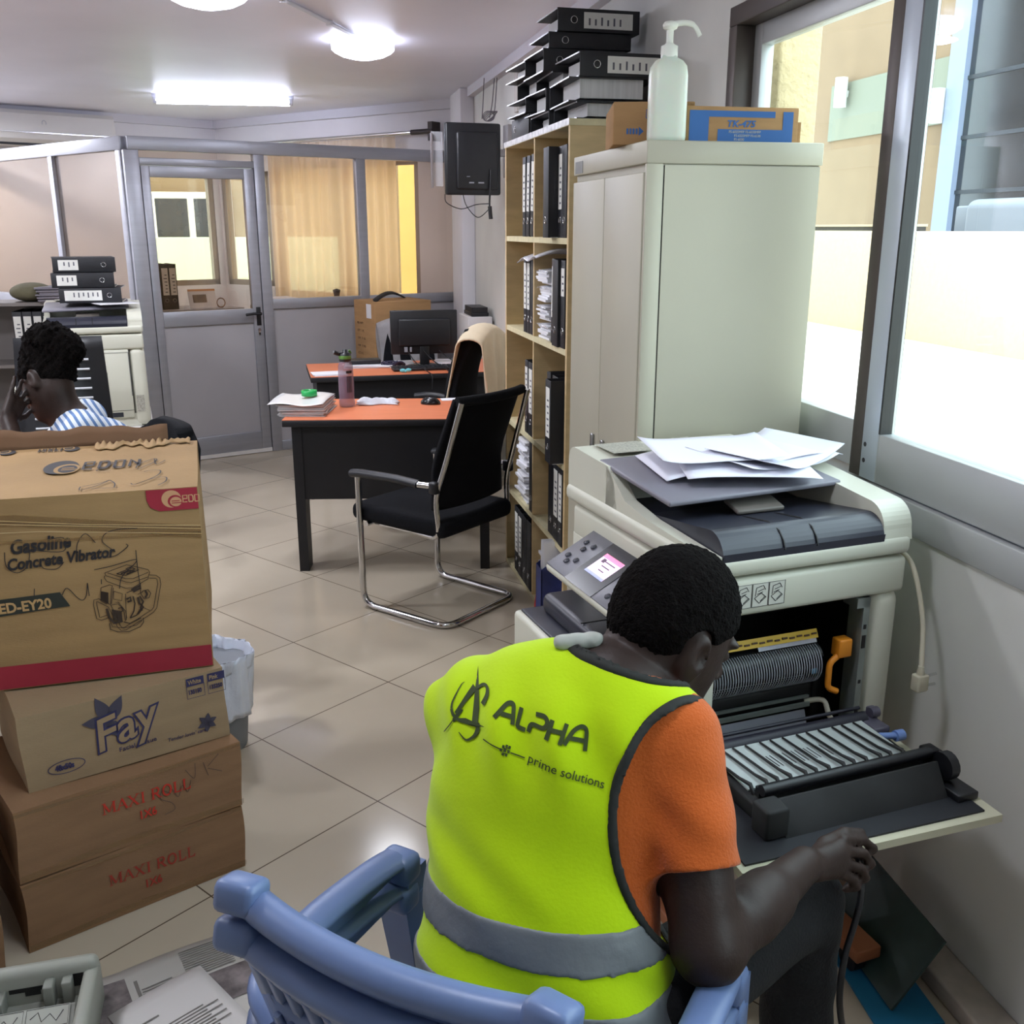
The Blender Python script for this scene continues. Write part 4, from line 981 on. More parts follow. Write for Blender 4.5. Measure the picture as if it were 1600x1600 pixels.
# ================================================================ COPIERS
COPW = mat('copier shell', (206, 206, 190), 0.42, 0, 0.02, 4)
COPD = mat('copier dark plastic', (40, 42, 54), 0.38, 0, 0.06, 8)
COPG = mat('copier grey plastic', (122, 120, 130), 0.45)
INNER = mat('black inside of the copier', (14, 14, 16), 0.55)
STEELP = mat('zinc plate', (150, 158, 154), .35, .6, .08, 20)
ORNG = mat('orange release lever', (226, 140, 36), .4)
PW, PL_, PH = .50, .675, .50
def copier(label, loc, rz, opened):
    t = thing('copier', label, 'copier', loc, rz)
    m = MB()
    m.b2((0, 0, .37), (PW, PL_ - .03, .452), bev=.012, seg=3)                     # scanner deck
    m.b2((0, .0, -.05), (.03, PL_ - .03, .38), bev=.006)                             # front wall
    m.b2((.418, 0, -.05), (PW, PL_ - .03, .38), bev=.035, seg=5)                     # rear post
    m.b2((.02, .5, -.05), (.45, PL_ - .03, .38)); m.b2((.02, .01, -.05), (.45, PL_ - .04, .02))
    m.build('body_shell', COPW, t)
    # scanner lid and feeder
    m = MB(); m.b2((-.008, -.004, .458), (PW + .004, PL_ + .004, .50), bev=.014, seg=3)
    yz_prism(m, [(.40, .49), (.42, .56), (.45, .592)] + arc(.64, .565, .035, 90, 0, 6) + [(.675, .49)], .0, .46, False)  # feeder hump
    yz_prism(m, [(.0, .49), (.0, .505), (.25, .515), (.36, .53), (.42, .57), (.46, .59), (.46, .49)], .0, .03)
    rg = [(.0, .49)] + arc(.06, .515, .055, 180, 100, 8) + [(.30, .592), (.45, .60), (.66, .59), (.67, .49)]
    yz_prism(m, rg, .43, PW + .004, False)
    m.build('scanner_lid', COPW, t)
    m = MB(); yz_prism(m, [(-.002, .492), (-.004, .51)] + arc(.05, .495, .052, 165, 80, 8) + [(.14, .535), (.30, .515), (.42, .52), (.42, .49)], .032, .428, False)
    m.build('output_tray', COPD, t)
    m = MB()
    for x in (.175, .255): m.tube([(x, -.0045, .505), (x, .003, .522), (x, .02, .539), (x, .06, .547), (x, .15, .533)], .0022, 5)
    m.build('tray_seam', INNER, t)
    m = MB(); m.box((.23, .19, .545), (.12, .06, .01), rot=(.25, 0, 0), bev=.003); m.build('paper_stop', mat('brownish plastic', (104, 98, 92), .5), t)
    m = MB(); m.box((.225, .34, .585), (.44, .34, .012), rot=(.06, -.02, 0), bev=.004); m.build('feed_tray', COPG, t)
    m = MB()
    for x in (.05, .20): m.b2((x, .52, .6045), (x + .12, .63, .6055))
    m.build('printed_guide', mat('pale grey print', (170, 168, 156), .6, 0, .35, 160), t)
    m = MB()
    for x in (.11, .30): m.box((x, .415, .575), (.035, .004, .016), rot=(-.5, 0, 0))
    m.build('black_marks', INNER, t)
    # front: control panel, trays
    cpm = basis((.055, .515, .40), (-.105, -.0, -.062), (0, -1, 0))     # x towards the user, y towards the viewer, z up-ish
    cpm = basis((-.005, .53, .408), (0, -1, 0), (.115, 0, .062))
    m = MB(cpm); m.box((.235, -.065, -.013), (.47, .155, .026), bev=.012, seg=3); cp = m.build('control_panel', COPW, t)
    m = MB(cpm); m.box((.235, -.063, .001), (.455, .145, .004), bev=.0019); m.build('panel_face', mat('panel grey', (92, 92, 100), .35), cp)
    m = MB(cpm); m.box((.19, -.065, .0034), (.14, .143, .0015)); m.build('display_bezel', mat('bezel black', (30, 31, 36), .25), cp)
    m = MB(cpm); m.box((.19, -.058, .0046), (.088, .066, .001)); sc = m.build('screen', mat('lit screen', (226, 196, 226), .3, emit=(226, 200, 228), estr=.75), cp)
    m = MB(cpm); m.box((.19, -.031, .0053), (.088, .012, .0006)); m.build('pink_bar', mat('pink screen bar', (226, 112, 150), .3, emit=(226, 112, 150), estr=.7), sc)
    m = MB(cpm); m.box((.19, -.088, .0053), (.088, .008, .0006)); m.build('blue_bar', mat('blue screen bar', (140, 146, 190), .3, emit=(140, 146, 190), estr=.5), sc)
    m = MB(cpm)
    for k in range(3): m.box((.195, -.045 - k * .013, .0053), (.05 - .012 * k, .003, .0005))
    m.box((.165, -.045, .0053), (.014, .012, .0005)); m.build('screen_text', mat('screen text', (110, 84, 110), .5), sc)
    m = MB(cpm)
    for (x, y) in ((.04, -.03), (.06, -.05), (.08, -.03), (.04, -.085), (.06, -.10), (.085, -.085), (.30, -.03), (.30, -.06), (.32, -.09), (.34, -.03), (.34, -.06), (.36, -.09), (.38, -.03), (.38, -.06), (.30, -.11), (.40, -.09)): m.lathe([(.008, .002), (.008, .006), (.0001, .007)], 12, Matrix.Translation((x, y, 0)))
    m.build('buttons', mat('button grey', (64, 66, 76), .3), cp)
    m = MB(cpm); m.box((.41, -.128, .004), (.02, .008, .004)); m.build('orange_lamp', mat('orange lamp', (240, 90, 40), .3, emit=(240, 90, 40), estr=.6), cp)
    m = MB(); m.b2((-.17, .06, -.05), (.0, .63, .19), bev=.012, seg=3); m.build('paper_cassette', COPW, t)
    m = MB(); m.b2((-.155, .07, .188), (.02, .615, .196), bev=.003); m.b2((-.11, .10, .19), (.02, .59, .245), bev=.02, seg=4); ct = m.build('cassette_cover', COPD, t)
    m = MB()
    for y in (.28, .36): m.b2((-.105, y, .2445), (.02, y + .003, .2462))
    m.build('cover_seam', INNER, ct)
    m = MB(basis((-.0008, .62, .29), (0, -1, 0), (0, 0, 1))); m.prism([(.06 * math.cos(a) * .8, .05 * math.sin(a)) for a in [2 * PI * k / 20 for k in range(20)]], 0, .0006); m.build('grip_recess', mat('grip recess', (110, 112, 98), .7), t)
    # sticker
    m = MB(); m.b2((.065, -.0012, .388), (.185, -.0004, .440)); stk = m.build('sticker', mat('sticker white', (206, 206, 196), .5), t)
    m = MB(basis((.065, -.0014, .388), (1, 0, 0), (0, 0, 1)))
    for x0 in (.0, .04, .08):
        m.ribbon([(x0 + .001, .001), (x0 + .039, .001), (x0 + .039, .051), (x0 + .001, .051), (x0 + .001, .001)], .0014)
        for (a, b_) in (((.006, .02), (.018, .008)), ((.018, .008), (.034, .020)), ((.034, .02), (.022, .030)), ((.022, .03), (.006, .02)), ((.008, .024), (.010, .042)), ((.010, .042), (.026, .046)), ((.026, .046), (.032, .036)), ((.014, .034), (.028, .038)), ((.012, .028), (.026, .032)), ((.02, .012), (.032, .022))):
            m.ribbon([(x0 + a[0], a[1]), (x0 + b_[0], b_[1])], .0016)
    m.build('sticker_drawing', INK, stk)
    if not opened:
        m = MB(); m.b2((.03, .0, .0), (.418, .012, .37), bev=.004); cl = m.build('side_cover', COPW, t)
        m = MB()
        for (a, b_) in (((.03, .355), (.415, .355)), ((.415, .355), (.418, .12)), ((.30, .25), (.30, .02)), ((.10, .25), (.30, .25)), ((.04, .04), (.42, .04))):
            m.box(((a[0] + b_[0]) / 2, -.0008, (a[1] + b_[1]) / 2), (abs(b_[0] - a[0]) + .002, .0012, abs(b_[1] - a[1]) + .002))
        m.build('panel_lines', mat('panel gap', (96, 96, 92), .7), cl)
        m = MB(); m.b2((.05, -.001, .27), (.15, .006, .32)); m.b2((.09, -.001, .245), (.13, .004, .258)); m.b2((.26, -.001, .005), (.36, .004, .03)); m.build('grip_recess', mat('dark recess', (44, 46, 54), .6), cl)
        m = MB(); m.b2((.435, -.0012, .03), (.475, -.0002, .12)); m.build('label_print', mat('pale grey print', (170, 168, 156), .6, 0, .35, 160), cl)
        m = MB(); m.b2((.03, .013, .0), (.418, .5, .37)); m.build('inner_block', INNER, t)
        return t
    # ---- open side: dark bay with the works
    m = MB(); m.b2((.03, .30, .02), (.42, .50, .372)); m.b2((.03, .012, .0), (.40, .30, .02)); m.b2((.03, .02, .366), (.415, .3, .372)); m.b2((.03, .02, .02), (.036, .3, .366)); m.b2((.4145, .05, .0), (.4185, .3, .37))
    m.b2((.07, .18, .28), (.40, .22, .365), bev=.01); m.b2((.36, .10, .02), (.40, .30, .15), bev=.01); m.b2((.04, .06, .10), (.33, .25, .16), bev=.01); m.build('bay_liner', INNER, t)
    m = MB()
    m.b2((.398, .004, -.02), (.414, .05, .368)); m.b2((.38, .004, .345), (.414, .05, .368)); fm_ = m.build('steel_frame', STEELP, t)
    m = MB()
    for z, h in ((.30, .010), (.265, .03), (.17, .008), (.09, .03), (.055, .008)): m.box((.4055, .0035, z), (.006 if h < .02 else .009, .002, h))
    m.build('frame_slots', INNER, fm_)
    m = MB(); yz_prism(m, arc(.060, .215, .046, -60, 150, 16) + [(.12, .19)], .03, .318, True)
    fu = m.build('fuser_cover', BLACKP, t)
    m = MB()
    for k in range(44):
        x = .034 + k * .0064
        m.tube([(x, .060 + .0468 * math.cos(R(a)), .215 + .0468 * math.sin(R(a))) for a in range(110, 300, 12)], .0016, 4)
    m.build('cover_ribs', mat('grey rib', (150, 154, 162), .35), fu)
    m = MB(); m.box((.175, .050, .281), (.285, .004, .020), rot=(-.5, 0, 0)); yl = m.build('warning_label', mat('yellow label', (206, 168, 44), .5), fu)
    m = MB()
    for k in range(14): m.box((.06 + k * .019, .0462, .281 + .002 * (k % 2)), (.013, .002, .004), rot=(-.5, 0, 0))
    m.build('label_print', mat('brown print', (84, 62, 44), .8), yl)
    m = MB(); m.box((.24, .048, .266), (.15, .004, .010), rot=(-.5, 0, 0)); m.build('bright_strip', mat('silver strip', (196, 200, 210), .2, .8), fu)
    m = MB(); m.b2((.350, .01, .230), (.384, .04, .272), bev=.004); m.tube(rounded([(.357, .02, .235), (.334, .02, .220), (.334, .02, .160), (.357, .015, .150)], .012), .007, 8); m.build('release_lever', ORNG, t)
    m = MB(); m.b2((.31, .045, .186), (.325, .05, .196)); m.build('blue_tag', mat('blue tag', (90, 150, 190), .4), t)
    m = MB(); m.box((.16, .03, .07), (.27, .004, .075), rot=(-.35, 0, 0)); m.build('paper_plate', mat('pale steel plate', (170, 172, 184), .3, .5), t)
    m = MB(); m.box((.16, .04, .118), (.29, .006, .010)); m.box((.16, .045, .135), (.29, .006, .006)); m.build('guide_bar', STEELP, t)
    m = MB(); m.tube(curve_pts([(.30, .05, .12), (.335, .03, .125), (.345, .015, .09), (.37, .0, .06), (.385, -.02, .04)], 5), .006, 6); m.build('white_lead', mat('white lead', (196, 192, 176), .5), t)
    # ---- the open door
    dm = Matrix.Translation((0, 0, 0))
    m = MB(); m.prism([(-.13, -.36), (.43, -.385), (.45, -.02), (-.10, -.01)], .050, .066); dr_ = m.build('open_door', mat('door cream edge', (206, 204, 178), .45), t)
    m = MB(); m.prism([(-.115, -.345), (.405, -.365), (.43, -.03), (-.09, -.02)], .066, .070); m.build('door_lining', mat('dark lining', (30, 32, 38), .6), dr_)
    m = MB(); m.box((.185, -.285, .095), (.375, .012, .075), rot=(-.55, 0, 0), bev=.002); m.box((-.02, -.28, .10), (.05, .05, .06), bev=.006); m.box((.175, -.19, .085), (.40, .14, .035), bev=.006)
    m.build('duplex_cover', mat('sooty black plastic', (34, 35, 36), .7, 0, .5, 9), dr_)
    m = MB(); m.cyl((-.01, -.235, .128), (.385, -.235, .128), .011); m.cyl((.385, -.235, .128), (.405, -.235, .128), .005); m.box((.19, -.222, .118), (.40, .012, .02)); m.build('feed_roller', BLACKP, dr_)
    rm = basis((0.0, -.195, .108), (1, 0, 0), (0, .13, .006))
    m = MB(rm); m.b2((-.01, 0, -.004), (.365, .135, 0)); gp = m.build('guide_plate', mat('pale guide plate', (196, 206, 204), .35, .2), dr_)
    for k in range(13):
        x = -.005 + k * .030 + (.005 if k % 3 == 1 else 0)
        m = MB(rm); m.tube([(x, -.012, -.006), (x - .002, .0, .010), (x - .006, .03, .006), (x - .016, .13, .003)], [.0045, .0045, .0030, .0022], 6); m.build('guide_rib', INNER, gp)
    m = MB(rm)
    for k in range(10): x = .093 + (k // 2) * .030 + (k % 2) * .009; m.ribbon([(x, .045), (x - .006, .085)], .0026, None, .0002)
    m.build('slots', INNER, gp)
    m = MB(); m.cyl((-.02, -.045, .108), (.385, -.045, .108), .016); m.cyl((-.02, -.022, .122), (.39, -.022, .122), .004); m.build('transfer_roller', mat('rubber roller', (34, 34, 46), .5), dr_)
    m = MB()
    for k in range(9): m.b2((.0 + k * .042, -.070, .104), (.032 + k * .042, -.066, .110))
    m.build('bright_contacts', CHROME, dr_)
    m = MB(); m.b2((.37, -.10, .06), (.41, -.02, .112), bev=.004); m.cyl((.395, -.05, .122), (.415, -.05, .122), .012); m.b2((.40, -.05, .09), (.42, -.03, .128), bev=.003); m.build('hinge_block', mat('grey hinge plastic', (86, 84, 98), .4), dr_)
    m = MB(); m.cyl((.37, -.11, .102), (.41, -.12, .100), .007); m.cyl((.405, -.12, .10), (.425, -.12, .10), .012); m.build('blue_cap', mat('blue cap', (120, 150, 210), .4), dr_)
    m = MB(); m.cyl((.385, -.27, .115), (.405, -.27, .115), .028); m.cyl((.40, -.25, .10), (.425, -.25, .10), .018); m.b2((.375, -.33, .068), (.425, -.22, .085), bev=.003); m.b2((.39, -.25, .085), (.42, -.2, .125), bev=.004); m.build('drive_gears', BLACKP, dr_)
    return t
cop = copier('cream copier with its side door folded open and loose papers on top', (.773, 1.71, .47), R(8.6), True)
cop2 = copier('closed cream copier by the glass office with three binders on its lid', (-1.29, 5.63, .60), R(8.6), False)
# low stand under each
stand = thing('printer_trolley', 'brown wooden trolley on casters carrying the open copier', 'trolley', (.773, 1.71, 0), R(8.6))
WOOD = mat('orange brown wood', (150, 92, 58), .55, 0, .15, 8, .05, 60, stretch=(1, 1, 5))
m = MB(); m.b2((-.06, .0, .385), (.49, .66, .419), bev=.003); m.build('top_board', WOOD, stand)
for x in (.0, .33):
    m = MB(); m.b2((x, -.03 if x else .03, .075), (x + .045, .035 if x else .09, .385), bev=.003); m.b2((x - .005, -.17, .055), (x + .06, .62, .085), bev=.004); m.build('leg_frame', WOOD, stand)
    for y in (-.12, .55):
        m = MB(); m.cyl((x + .012, y, .027), (x + .042, y, .027), .027); m.b2((x + .015, y - .01, .027), (x + .04, y + .01, .055)); m.build('caster', BLACKP, stand)
st2 = thing('copier_stand', 'white cupboard stand under the closed copier', 'stand', (-1.29, 5.63, 0), R(8.6))
m = MB(); m.b2((.0, .0, .0), (.49, .66, .52), bev=.004); m.b2((-.01, -.02, .52), (.51, .67, .548), bev=.004); m.build('cupboard', mat('white cupboard', (206, 204, 200), .5), st2)
m = MB(); m.b2((.02, -.012, .03), (.47, .0, .50), bev=.003); m.build('cupboard_door', mat('white cupboard', (206, 204, 200), .5), st2)
# loose papers on the open copier
CM = Matrix.Translation((.773, 1.71, .47)) @ Matrix.Rotation(R(8.6), 4, 'Z')
for k, (x, y, a, lab) in enumerate(((.22, .36, -8, 'lowest'), (.34, .33, 14, 'second from below'), (.26, .28, -20, 'third from below'), (.37, .32, 28, 'fourth from below'), (.38, .37, 8, 'fifth from below'), (.22, .36, -12, 'topmost'))):
    pm = CM @ Matrix.Translation((x, y, .6005 + .0045 * k + .01)) @ Matrix.Rotation(R(a), 4, 'Z') @ Matrix.Rotation(.055, 4, 'X')
    m = MB(pm); m.grid(lambda u, v, k=k: ((u - .5) * .297, (v - .5) * .21, .004 * math.sin(5 * u + k) + .014 * (abs(2 * u - 1) ** 3) * (k % 2) - .012 * abs(2 * u - 1) ** 2 * ((k + 1) % 2)), 14, 8, .0008)
    tag(m.build('loose_sheet', mat('bright paper', (226, 226, 236), .75)), 'loose white sheet on the open copier, %s of the fanned pile' % lab, 'paper', 'loose sheets on the open copier')
# binders on the closed copier
CM2 = Matrix.Translation((-1.29, 5.63, .60)) @ Matrix.Rotation(R(8.6), 4, 'Z')
for k, (dx, dy, rz, st) in enumerate(((.06, .22, -5, 1), (.03, .225, -3, 2), (.045, .23, 4, 2))):
    M = CM2 @ Matrix.Translation((.03 + dx, dy, .609 + .039 + .0805 * k)) @ Matrix.Rotation(R(rz), 4, 'Z') @ Matrix.Translation((.325, 0, 0)) @ basis((0, 0, 0), (0, 1, 0), (0, 0, -1))
    binder((.078, st), M, 'black binder lying on the closed copier, %s of the three' % ('lowest', 'middle', 'topmost')[k], 'binders on the closed copier')
m = MB(CM2 @ Matrix.Translation((.38, .16, .606)) @ Matrix.Rotation(.3, 4, 'Z')); m.box((0, 0, 0), (.21, .16, .002)); tag(m.build('loose_sheet', WHITEP), 'white sheet sticking out below the binders on the closed copier', 'paper')

# power lead hanging beside the open copier
pl_ = thing('power_cord', 'cream power cord with a two pin plug hanging beside the open copier', 'power cord')
CORDM = mat('cream cord', (196, 190, 168), .5)
m = MB(); m.tube(curve_pts([(1.262, 1.84, .93), (1.282, 1.79, .90), (1.286, 1.74, .80), (1.268, 1.70, .72), (1.262, 1.69, .70)], 8), .0055, 8); m.build('cord', CORDM, pl_)
pm = Matrix.Translation((1.262, 1.69, .672)) @ Matrix.Rotation(R(10), 4, 'Z')
m = MB(pm); m.b2((-.014, -.012, -.022), (.016, .012, .016), bev=.004); m.cyl((0, 0, .012), (0, 0, .034), .009, .006); m.build('plug_body', CORDM, pl_)
m = MB(pm); m.cyl((.014, 0, .008), (.044, 0, .010), .0032, n=10); m.cyl((.014, 0, -.014), (.044, 0, -.014), .0032, n=10); m.build('pins', CHROME, pl_)

# things pushed under the wall edge
m = MB(); m.prism([(1.10, 1.47), (1.245, 1.45), (1.27, 1.80), (1.13, 1.82)], .0, .006); tag(m.build('blue_board', mat('blue board', (24, 110, 150), .6)), 'flat blue board on the floor under the copier', 'board')
A = Vector((1.155, 1.50, .0075)); B = Vector((1.17, 1.81, .0075)); up = Vector((.085, .0, .13))
mm = basis(A, B - A, up)
m = MB(mm); m.b2((0, 0, -.006), ((B - A).length, .19, 0)); m.mat = 1; m.prism([(.14, .05), (.20, .03), (.26, .06), (.29, .12), (.28, .19), (.17, .19), (.15, .12)], 0, .0008)
tag(m.build('leaning_board', [mat('dark green board', (40, 62, 58), .5, 0, .3, 10), mat('torn brown patch', (124, 92, 72), .8)]), 'dark green board with a torn brown patch leaning at the wall foot', 'board')
# ================================================================ CARTONS IN THE FOREGROUND
CARD1 = mat('aged tan carton', (158, 128, 88), .8, 0, .12, 4, .12, 90, spec=.25, stretch=(1, 1, 6))
CARD2 = mat('tissue carton', (152, 130, 102), .85, 0, .08, 5, .12, 90, spec=.2, stretch=(1, 1, 6))
CARD3 = mat('brown roll carton', (138, 107, 80), .85, 0, .10, 5, .14, 90, spec=.2, stretch=(1, 1, 6))
REDP = mat('crimson print', (150, 34, 52), .6, 0, .08, 8)
BLUEK = mat('navy print', (46, 44, 84), .7, 0, .06, 20)
TAPE = plastic_film('packing tape', (150, 118, 76), .35, .12)
def crumple_box(m, w, d, h, seed, amp=.004, n=10):
    """carton with slightly bowed, dented walls"""
    rnd = random.Random(seed); ph = [rnd.uniform(0, 6.28) for _ in range(8)]
    bm = bmesh.new(); bmesh.ops.create_cube(bm, size=1.0)
    bmesh.ops.subdivide_edges(bm, edges=bm.edges[:], cuts=n, use_grid_fill=True)
    for v in bm.verts:
        x, y, z = v.co
        e = (1 - abs(2 * x) ** 6, 1 - abs(2 * y) ** 6, 1 - abs(2 * z) ** 6)
        ox = amp * math.sin(5 * y + 4 * z + ph[0]) * (abs(x) > .49); oy = amp * math.sin(5 * x + 4 * z + ph[1]) * (abs(y) > .49) * .5; oz = amp * .6 * math.sin(6 * x + 5 * y + ph[2]) * (z > .49)
        v.co = ((x + .5) * w + ox, (y + .5) * d + (oy if y > 0 else 0), (z + .5) * h + oz)
    m.bm(bm, None, False); return m
EDL = {'e': [[(.04, .5), (.8, .5), (.8, 1), (0, 1), (0, 0), (.8, 0)]], 'D': [[(0, 0), (0, 1), (.62, 1), (.8, .8), (.8, .2), (.62, 0), (0, 0)]], 'O': [[(0, 0), (0, 1), (.8, 1), (.8, 0), (0, 0)]], 'N': [[(0, 0), (0, 1), (.8, .25), (.8, 0)], [(.8, .2), (.8, 1)]]}
def stroke_word(m, word, M, h, w, pitch, thick, font=EDL):
    for i, c in enumerate(word):
        for st in font[c]: m.ribbon([(i * pitch + p[0] * w, p[1] * h) for p in st], thick, M)
def disc(m, M, cx, cy, rx, ry, z, a0=0, a1=360, n=30, h=.0002):
    pts = [(cx + rx * math.cos(R(a0 + (a1 - a0) * k / n)), cy + ry * math.sin(R(a0 + (a1 - a0) * k / n))) for k in range(n if a1 - a0 >= 360 else n + 1)]
    m.prism(pts, z, z + h, M)
def edon_logo(m, M, sx, sy, dark, light):
    m.mat = dark; disc(m, M, 0, 0, .62 * sx, .5 * sy, 0)
    m.mat = light; disc(m, M, .24 * sx, -.16 * sy, .46 * sx, .36 * sy, .0003)
    m.mat = dark; disc(m, M, .28 * sx, -.18 * sy, .34 * sx, .28 * sy, .0006)
    m.mat = light
    m.ribbon([(.06 * sx, -.13 * sy), (.5 * sx, -.13 * sy)], .05 * sy, M, .0009); m.ribbon([(.06 * sx, -.25 * sy), (.64 * sx, -.25 * sy)], .05 * sy, M, .0009)
    m.mat = 0
bx = thing('carton', 'large tan carton marked EDON with an engine drawing, topmost of the left stack', 'carton', (-1.090, 2.296, .553), R(4.5))
BW, BDp, BHt = .85, .55, .462
m = MB(); crumple_box(m, BW, BDp, BHt, 1, .0015); m.build('box', CARD1, bx)
FM = basis((0, -.0022, 0), (1, 0, 0), (0, 0, 1))            # front face print plane
TM = basis((0, 0, BHt + .0032), (1, 0, 0), (0, 1, 0))       # top face print plane
fp = lambda s, z: (.977 * s + .028, .977 * z - .5152)
def pxf(px, py): return fp(.640 + (px - 190) * .00148 - (py - 998) * .00017, .644 - (py - 998) * .001627 - (px - 190) * .00013)
m = MB(); 
m.prism([(0.0, 0.003), (BW - .001, .003), (BW - .001, .058), (0, .062)], 0, .0004, FM)
m.prism([(.735, BHt - .002), (.735, .437), (.742, .418), (.762, .408), (BW - .001, .408), (BW - .001, BHt - .002)], 0, .0004, FM)
rp = m.build('red_print', REDP, bx)
m = MB(); LM = FM @ Matrix.Translation((.790, .436, .0006))
m.mat = 0; disc(m, LM, 0, 0, .022, .021, 0); m.mat = 1; disc(m, LM, .008, -.006, .0165, .0150, .0003); m.mat = 0; disc(m, LM, .0095, -.007, .0130, .0115, .0006)
m.mat = 1; m.ribbon([(.0, -.005), (.018, -.005)], .002, LM, .0009); m.ribbon([(.0, -.010), (.023, -.010)], .002, LM, .0009); m.mat = 0
stroke_word(m, 'eDO', FM @ Matrix.Translation((.8155, .4265, .0006)), .016, .012, .0135, .0030)
m.build('tag_logo', [mat('tan on red', (196, 150, 110), .7), REDP], bx)
m = MB(); edon_logo(m, TM @ Matrix.Translation((.520, .285, 0)), .066, .150, 0, 1)
stroke_word(m, 'eDON', TM @ Matrix.Translation((.575, .245, .0003)) @ Matrix.Diagonal((1, 2.2, 1, 1)), .036, .027, .0365, .0078)
for x in (.20, .36, .52):
    LM = TM @ Matrix.Translation((x, .512, 0)) @ Matrix.Rotation(PI, 4, 'Z'); edon_logo(m, LM, .032, .06, 0, 1); stroke_word(m, 'eDON', LM @ Matrix.Translation((.026, -.02, 0)), .04, .012, .0155, .004)
m.build('printed_logo', [INK, CARD1], bx)
m = MB()
TX = lambda txt, s, z, size, **k: m.text(txt, size, FM @ Matrix.Translation((*fp(s, z), .0003)) @ Matrix.Rotation(R(3), 4, 'Z'), bold=size * .03, shear=.25, **k)
TX('Gasoline', .413, .868, .046, xs=.80); TX('Concrete Vibrator', .402, .829, .038, xs=.80)
m.build('printed_lettering', INK, bx)
m = MB()
b0 = [fp(*p) for p in ((.30, .712), (.527, .727), (.508, .764), (.30, .756))]
m.prism(b0, 0, .0004, FM); m.mat = 1
m.text('ED-EY20', .034, FM @ Matrix.Translation((*fp(.372, .724), .0006)) @ Matrix.Rotation(R(2), 4, 'Z'), bold=.0010, xs=.90)
m.build('model_banner', [mat('dark green banner', (40, 44, 38), .7), mat('tan lettering', (184, 148, 100), .8)], bx)
# engine line drawing (line work printed on the front)
m = MB()
def dr(pts, w=.0016): m.ribbon([pxf(100 + x / 6.957, 860 + y / 6.957) for x, y in pts], w, FM, .0003)
def tubeline(pts, off=34, w=.0016):
    P = [Vector(p) for p in pts]; A_ = []; B_ = []
    for i, p in enumerate(P):
        t = (P[min(i + 1, len(P) - 1)] - P[max(i - 1, 0)]).normalized(); n_ = Vector((-t.y, t.x)) * off / 2
        A_.append(p + n_); B_.append(p - n_)
    dr(A_, w); dr(B_, w)
dr([(420, 300), (650, 215), (740, 235), (880, 270), (895, 300), (880, 350), (700, 410), (640, 400), (430, 330), (420, 300)]); dr([(420, 330), (415, 350), (440, 390), (640, 470), (720, 465), (880, 370), (885, 330)])
dr([(450, 300), (640, 365), (720, 365), (880, 300)]); dr([(545, 310), (700, 250), (780, 270), (640, 330), (545, 310)], .0022); dr([(590, 310), (690, 275), (740, 280), (650, 318)], .004); dr([(640, 260), (700, 235), (740, 260), (680, 290)], .0025)
dr([(380, 460), (470, 430), (500, 440), (490, 480), (480, 640)]); dr([(380, 460), (378, 600), (440, 640)]); 
for k in range(5): dr([(390 + k * 14, 500 + k * 3), (392 + k * 14, 600 + k * 8)], .005)
dr([(510, 460), (490, 640), (560, 620), (640, 720), (655, 800)]); dr([(515, 500), (605, 530), (600, 605), (512, 585), (515, 500)]); dr([(640, 530), (645, 700), (650, 820)]); dr([(650, 520), (780, 470), (800, 420)], .0022); dr([(700, 490), (800, 440), (800, 470), (720, 510)], .005)
dr([(800, 440), (800, 520), (770, 540)]); dr([(490, 650), (560, 640), (620, 700), (640, 830)]); dr([(440, 690), (470, 790), (520, 850), (610, 830)], .006)
for k in range(6): dr([(500 + k * 18, 700 + 4 * k), (520 + k * 16, 820 + 2 * k)], .0035)
dr([(560, 690), (600, 680), (610, 720), (580, 730)], .003); dr([(650, 590), (690, 570), (700, 610), (660, 620)], .005); dr([(720, 560), (740, 640), (730, 720), (690, 800)], .003); dr([(770, 570), (790, 640), (830, 680), (770, 760)], .005); dr([(790, 560), (830, 620), (800, 690), (820, 720)], .004); dr([(690, 800), (760, 770), (800, 700)], .003)
dr([(800, 530), (830, 500), (880, 490), (910, 530), (890, 580), (840, 590), (800, 530)], .002); dr([(850, 500), (870, 540), (850, 580)], .005)
dr([(470, 850), (480, 920), (560, 950), (680, 950), (800, 900), (835, 850), (830, 800)], .002); dr([(475, 820), (500, 890), (620, 910), (760, 880), (820, 830)])
tubeline([(470, 770), (380, 800), (350, 790), (318, 640), (320, 600), (350, 595), (470, 660), (520, 760), (570, 890), (600, 920), (640, 915), (930, 730), (960, 690), (1000, 430), (990, 370), (960, 350), (890, 345)])
dr([(840, 690), (900, 720)]); dr([(620, 840), (690, 860), (810, 800)], .0025)
m.build('engine_drawing', mat('brown line print', (58, 44, 34), .8), bx)
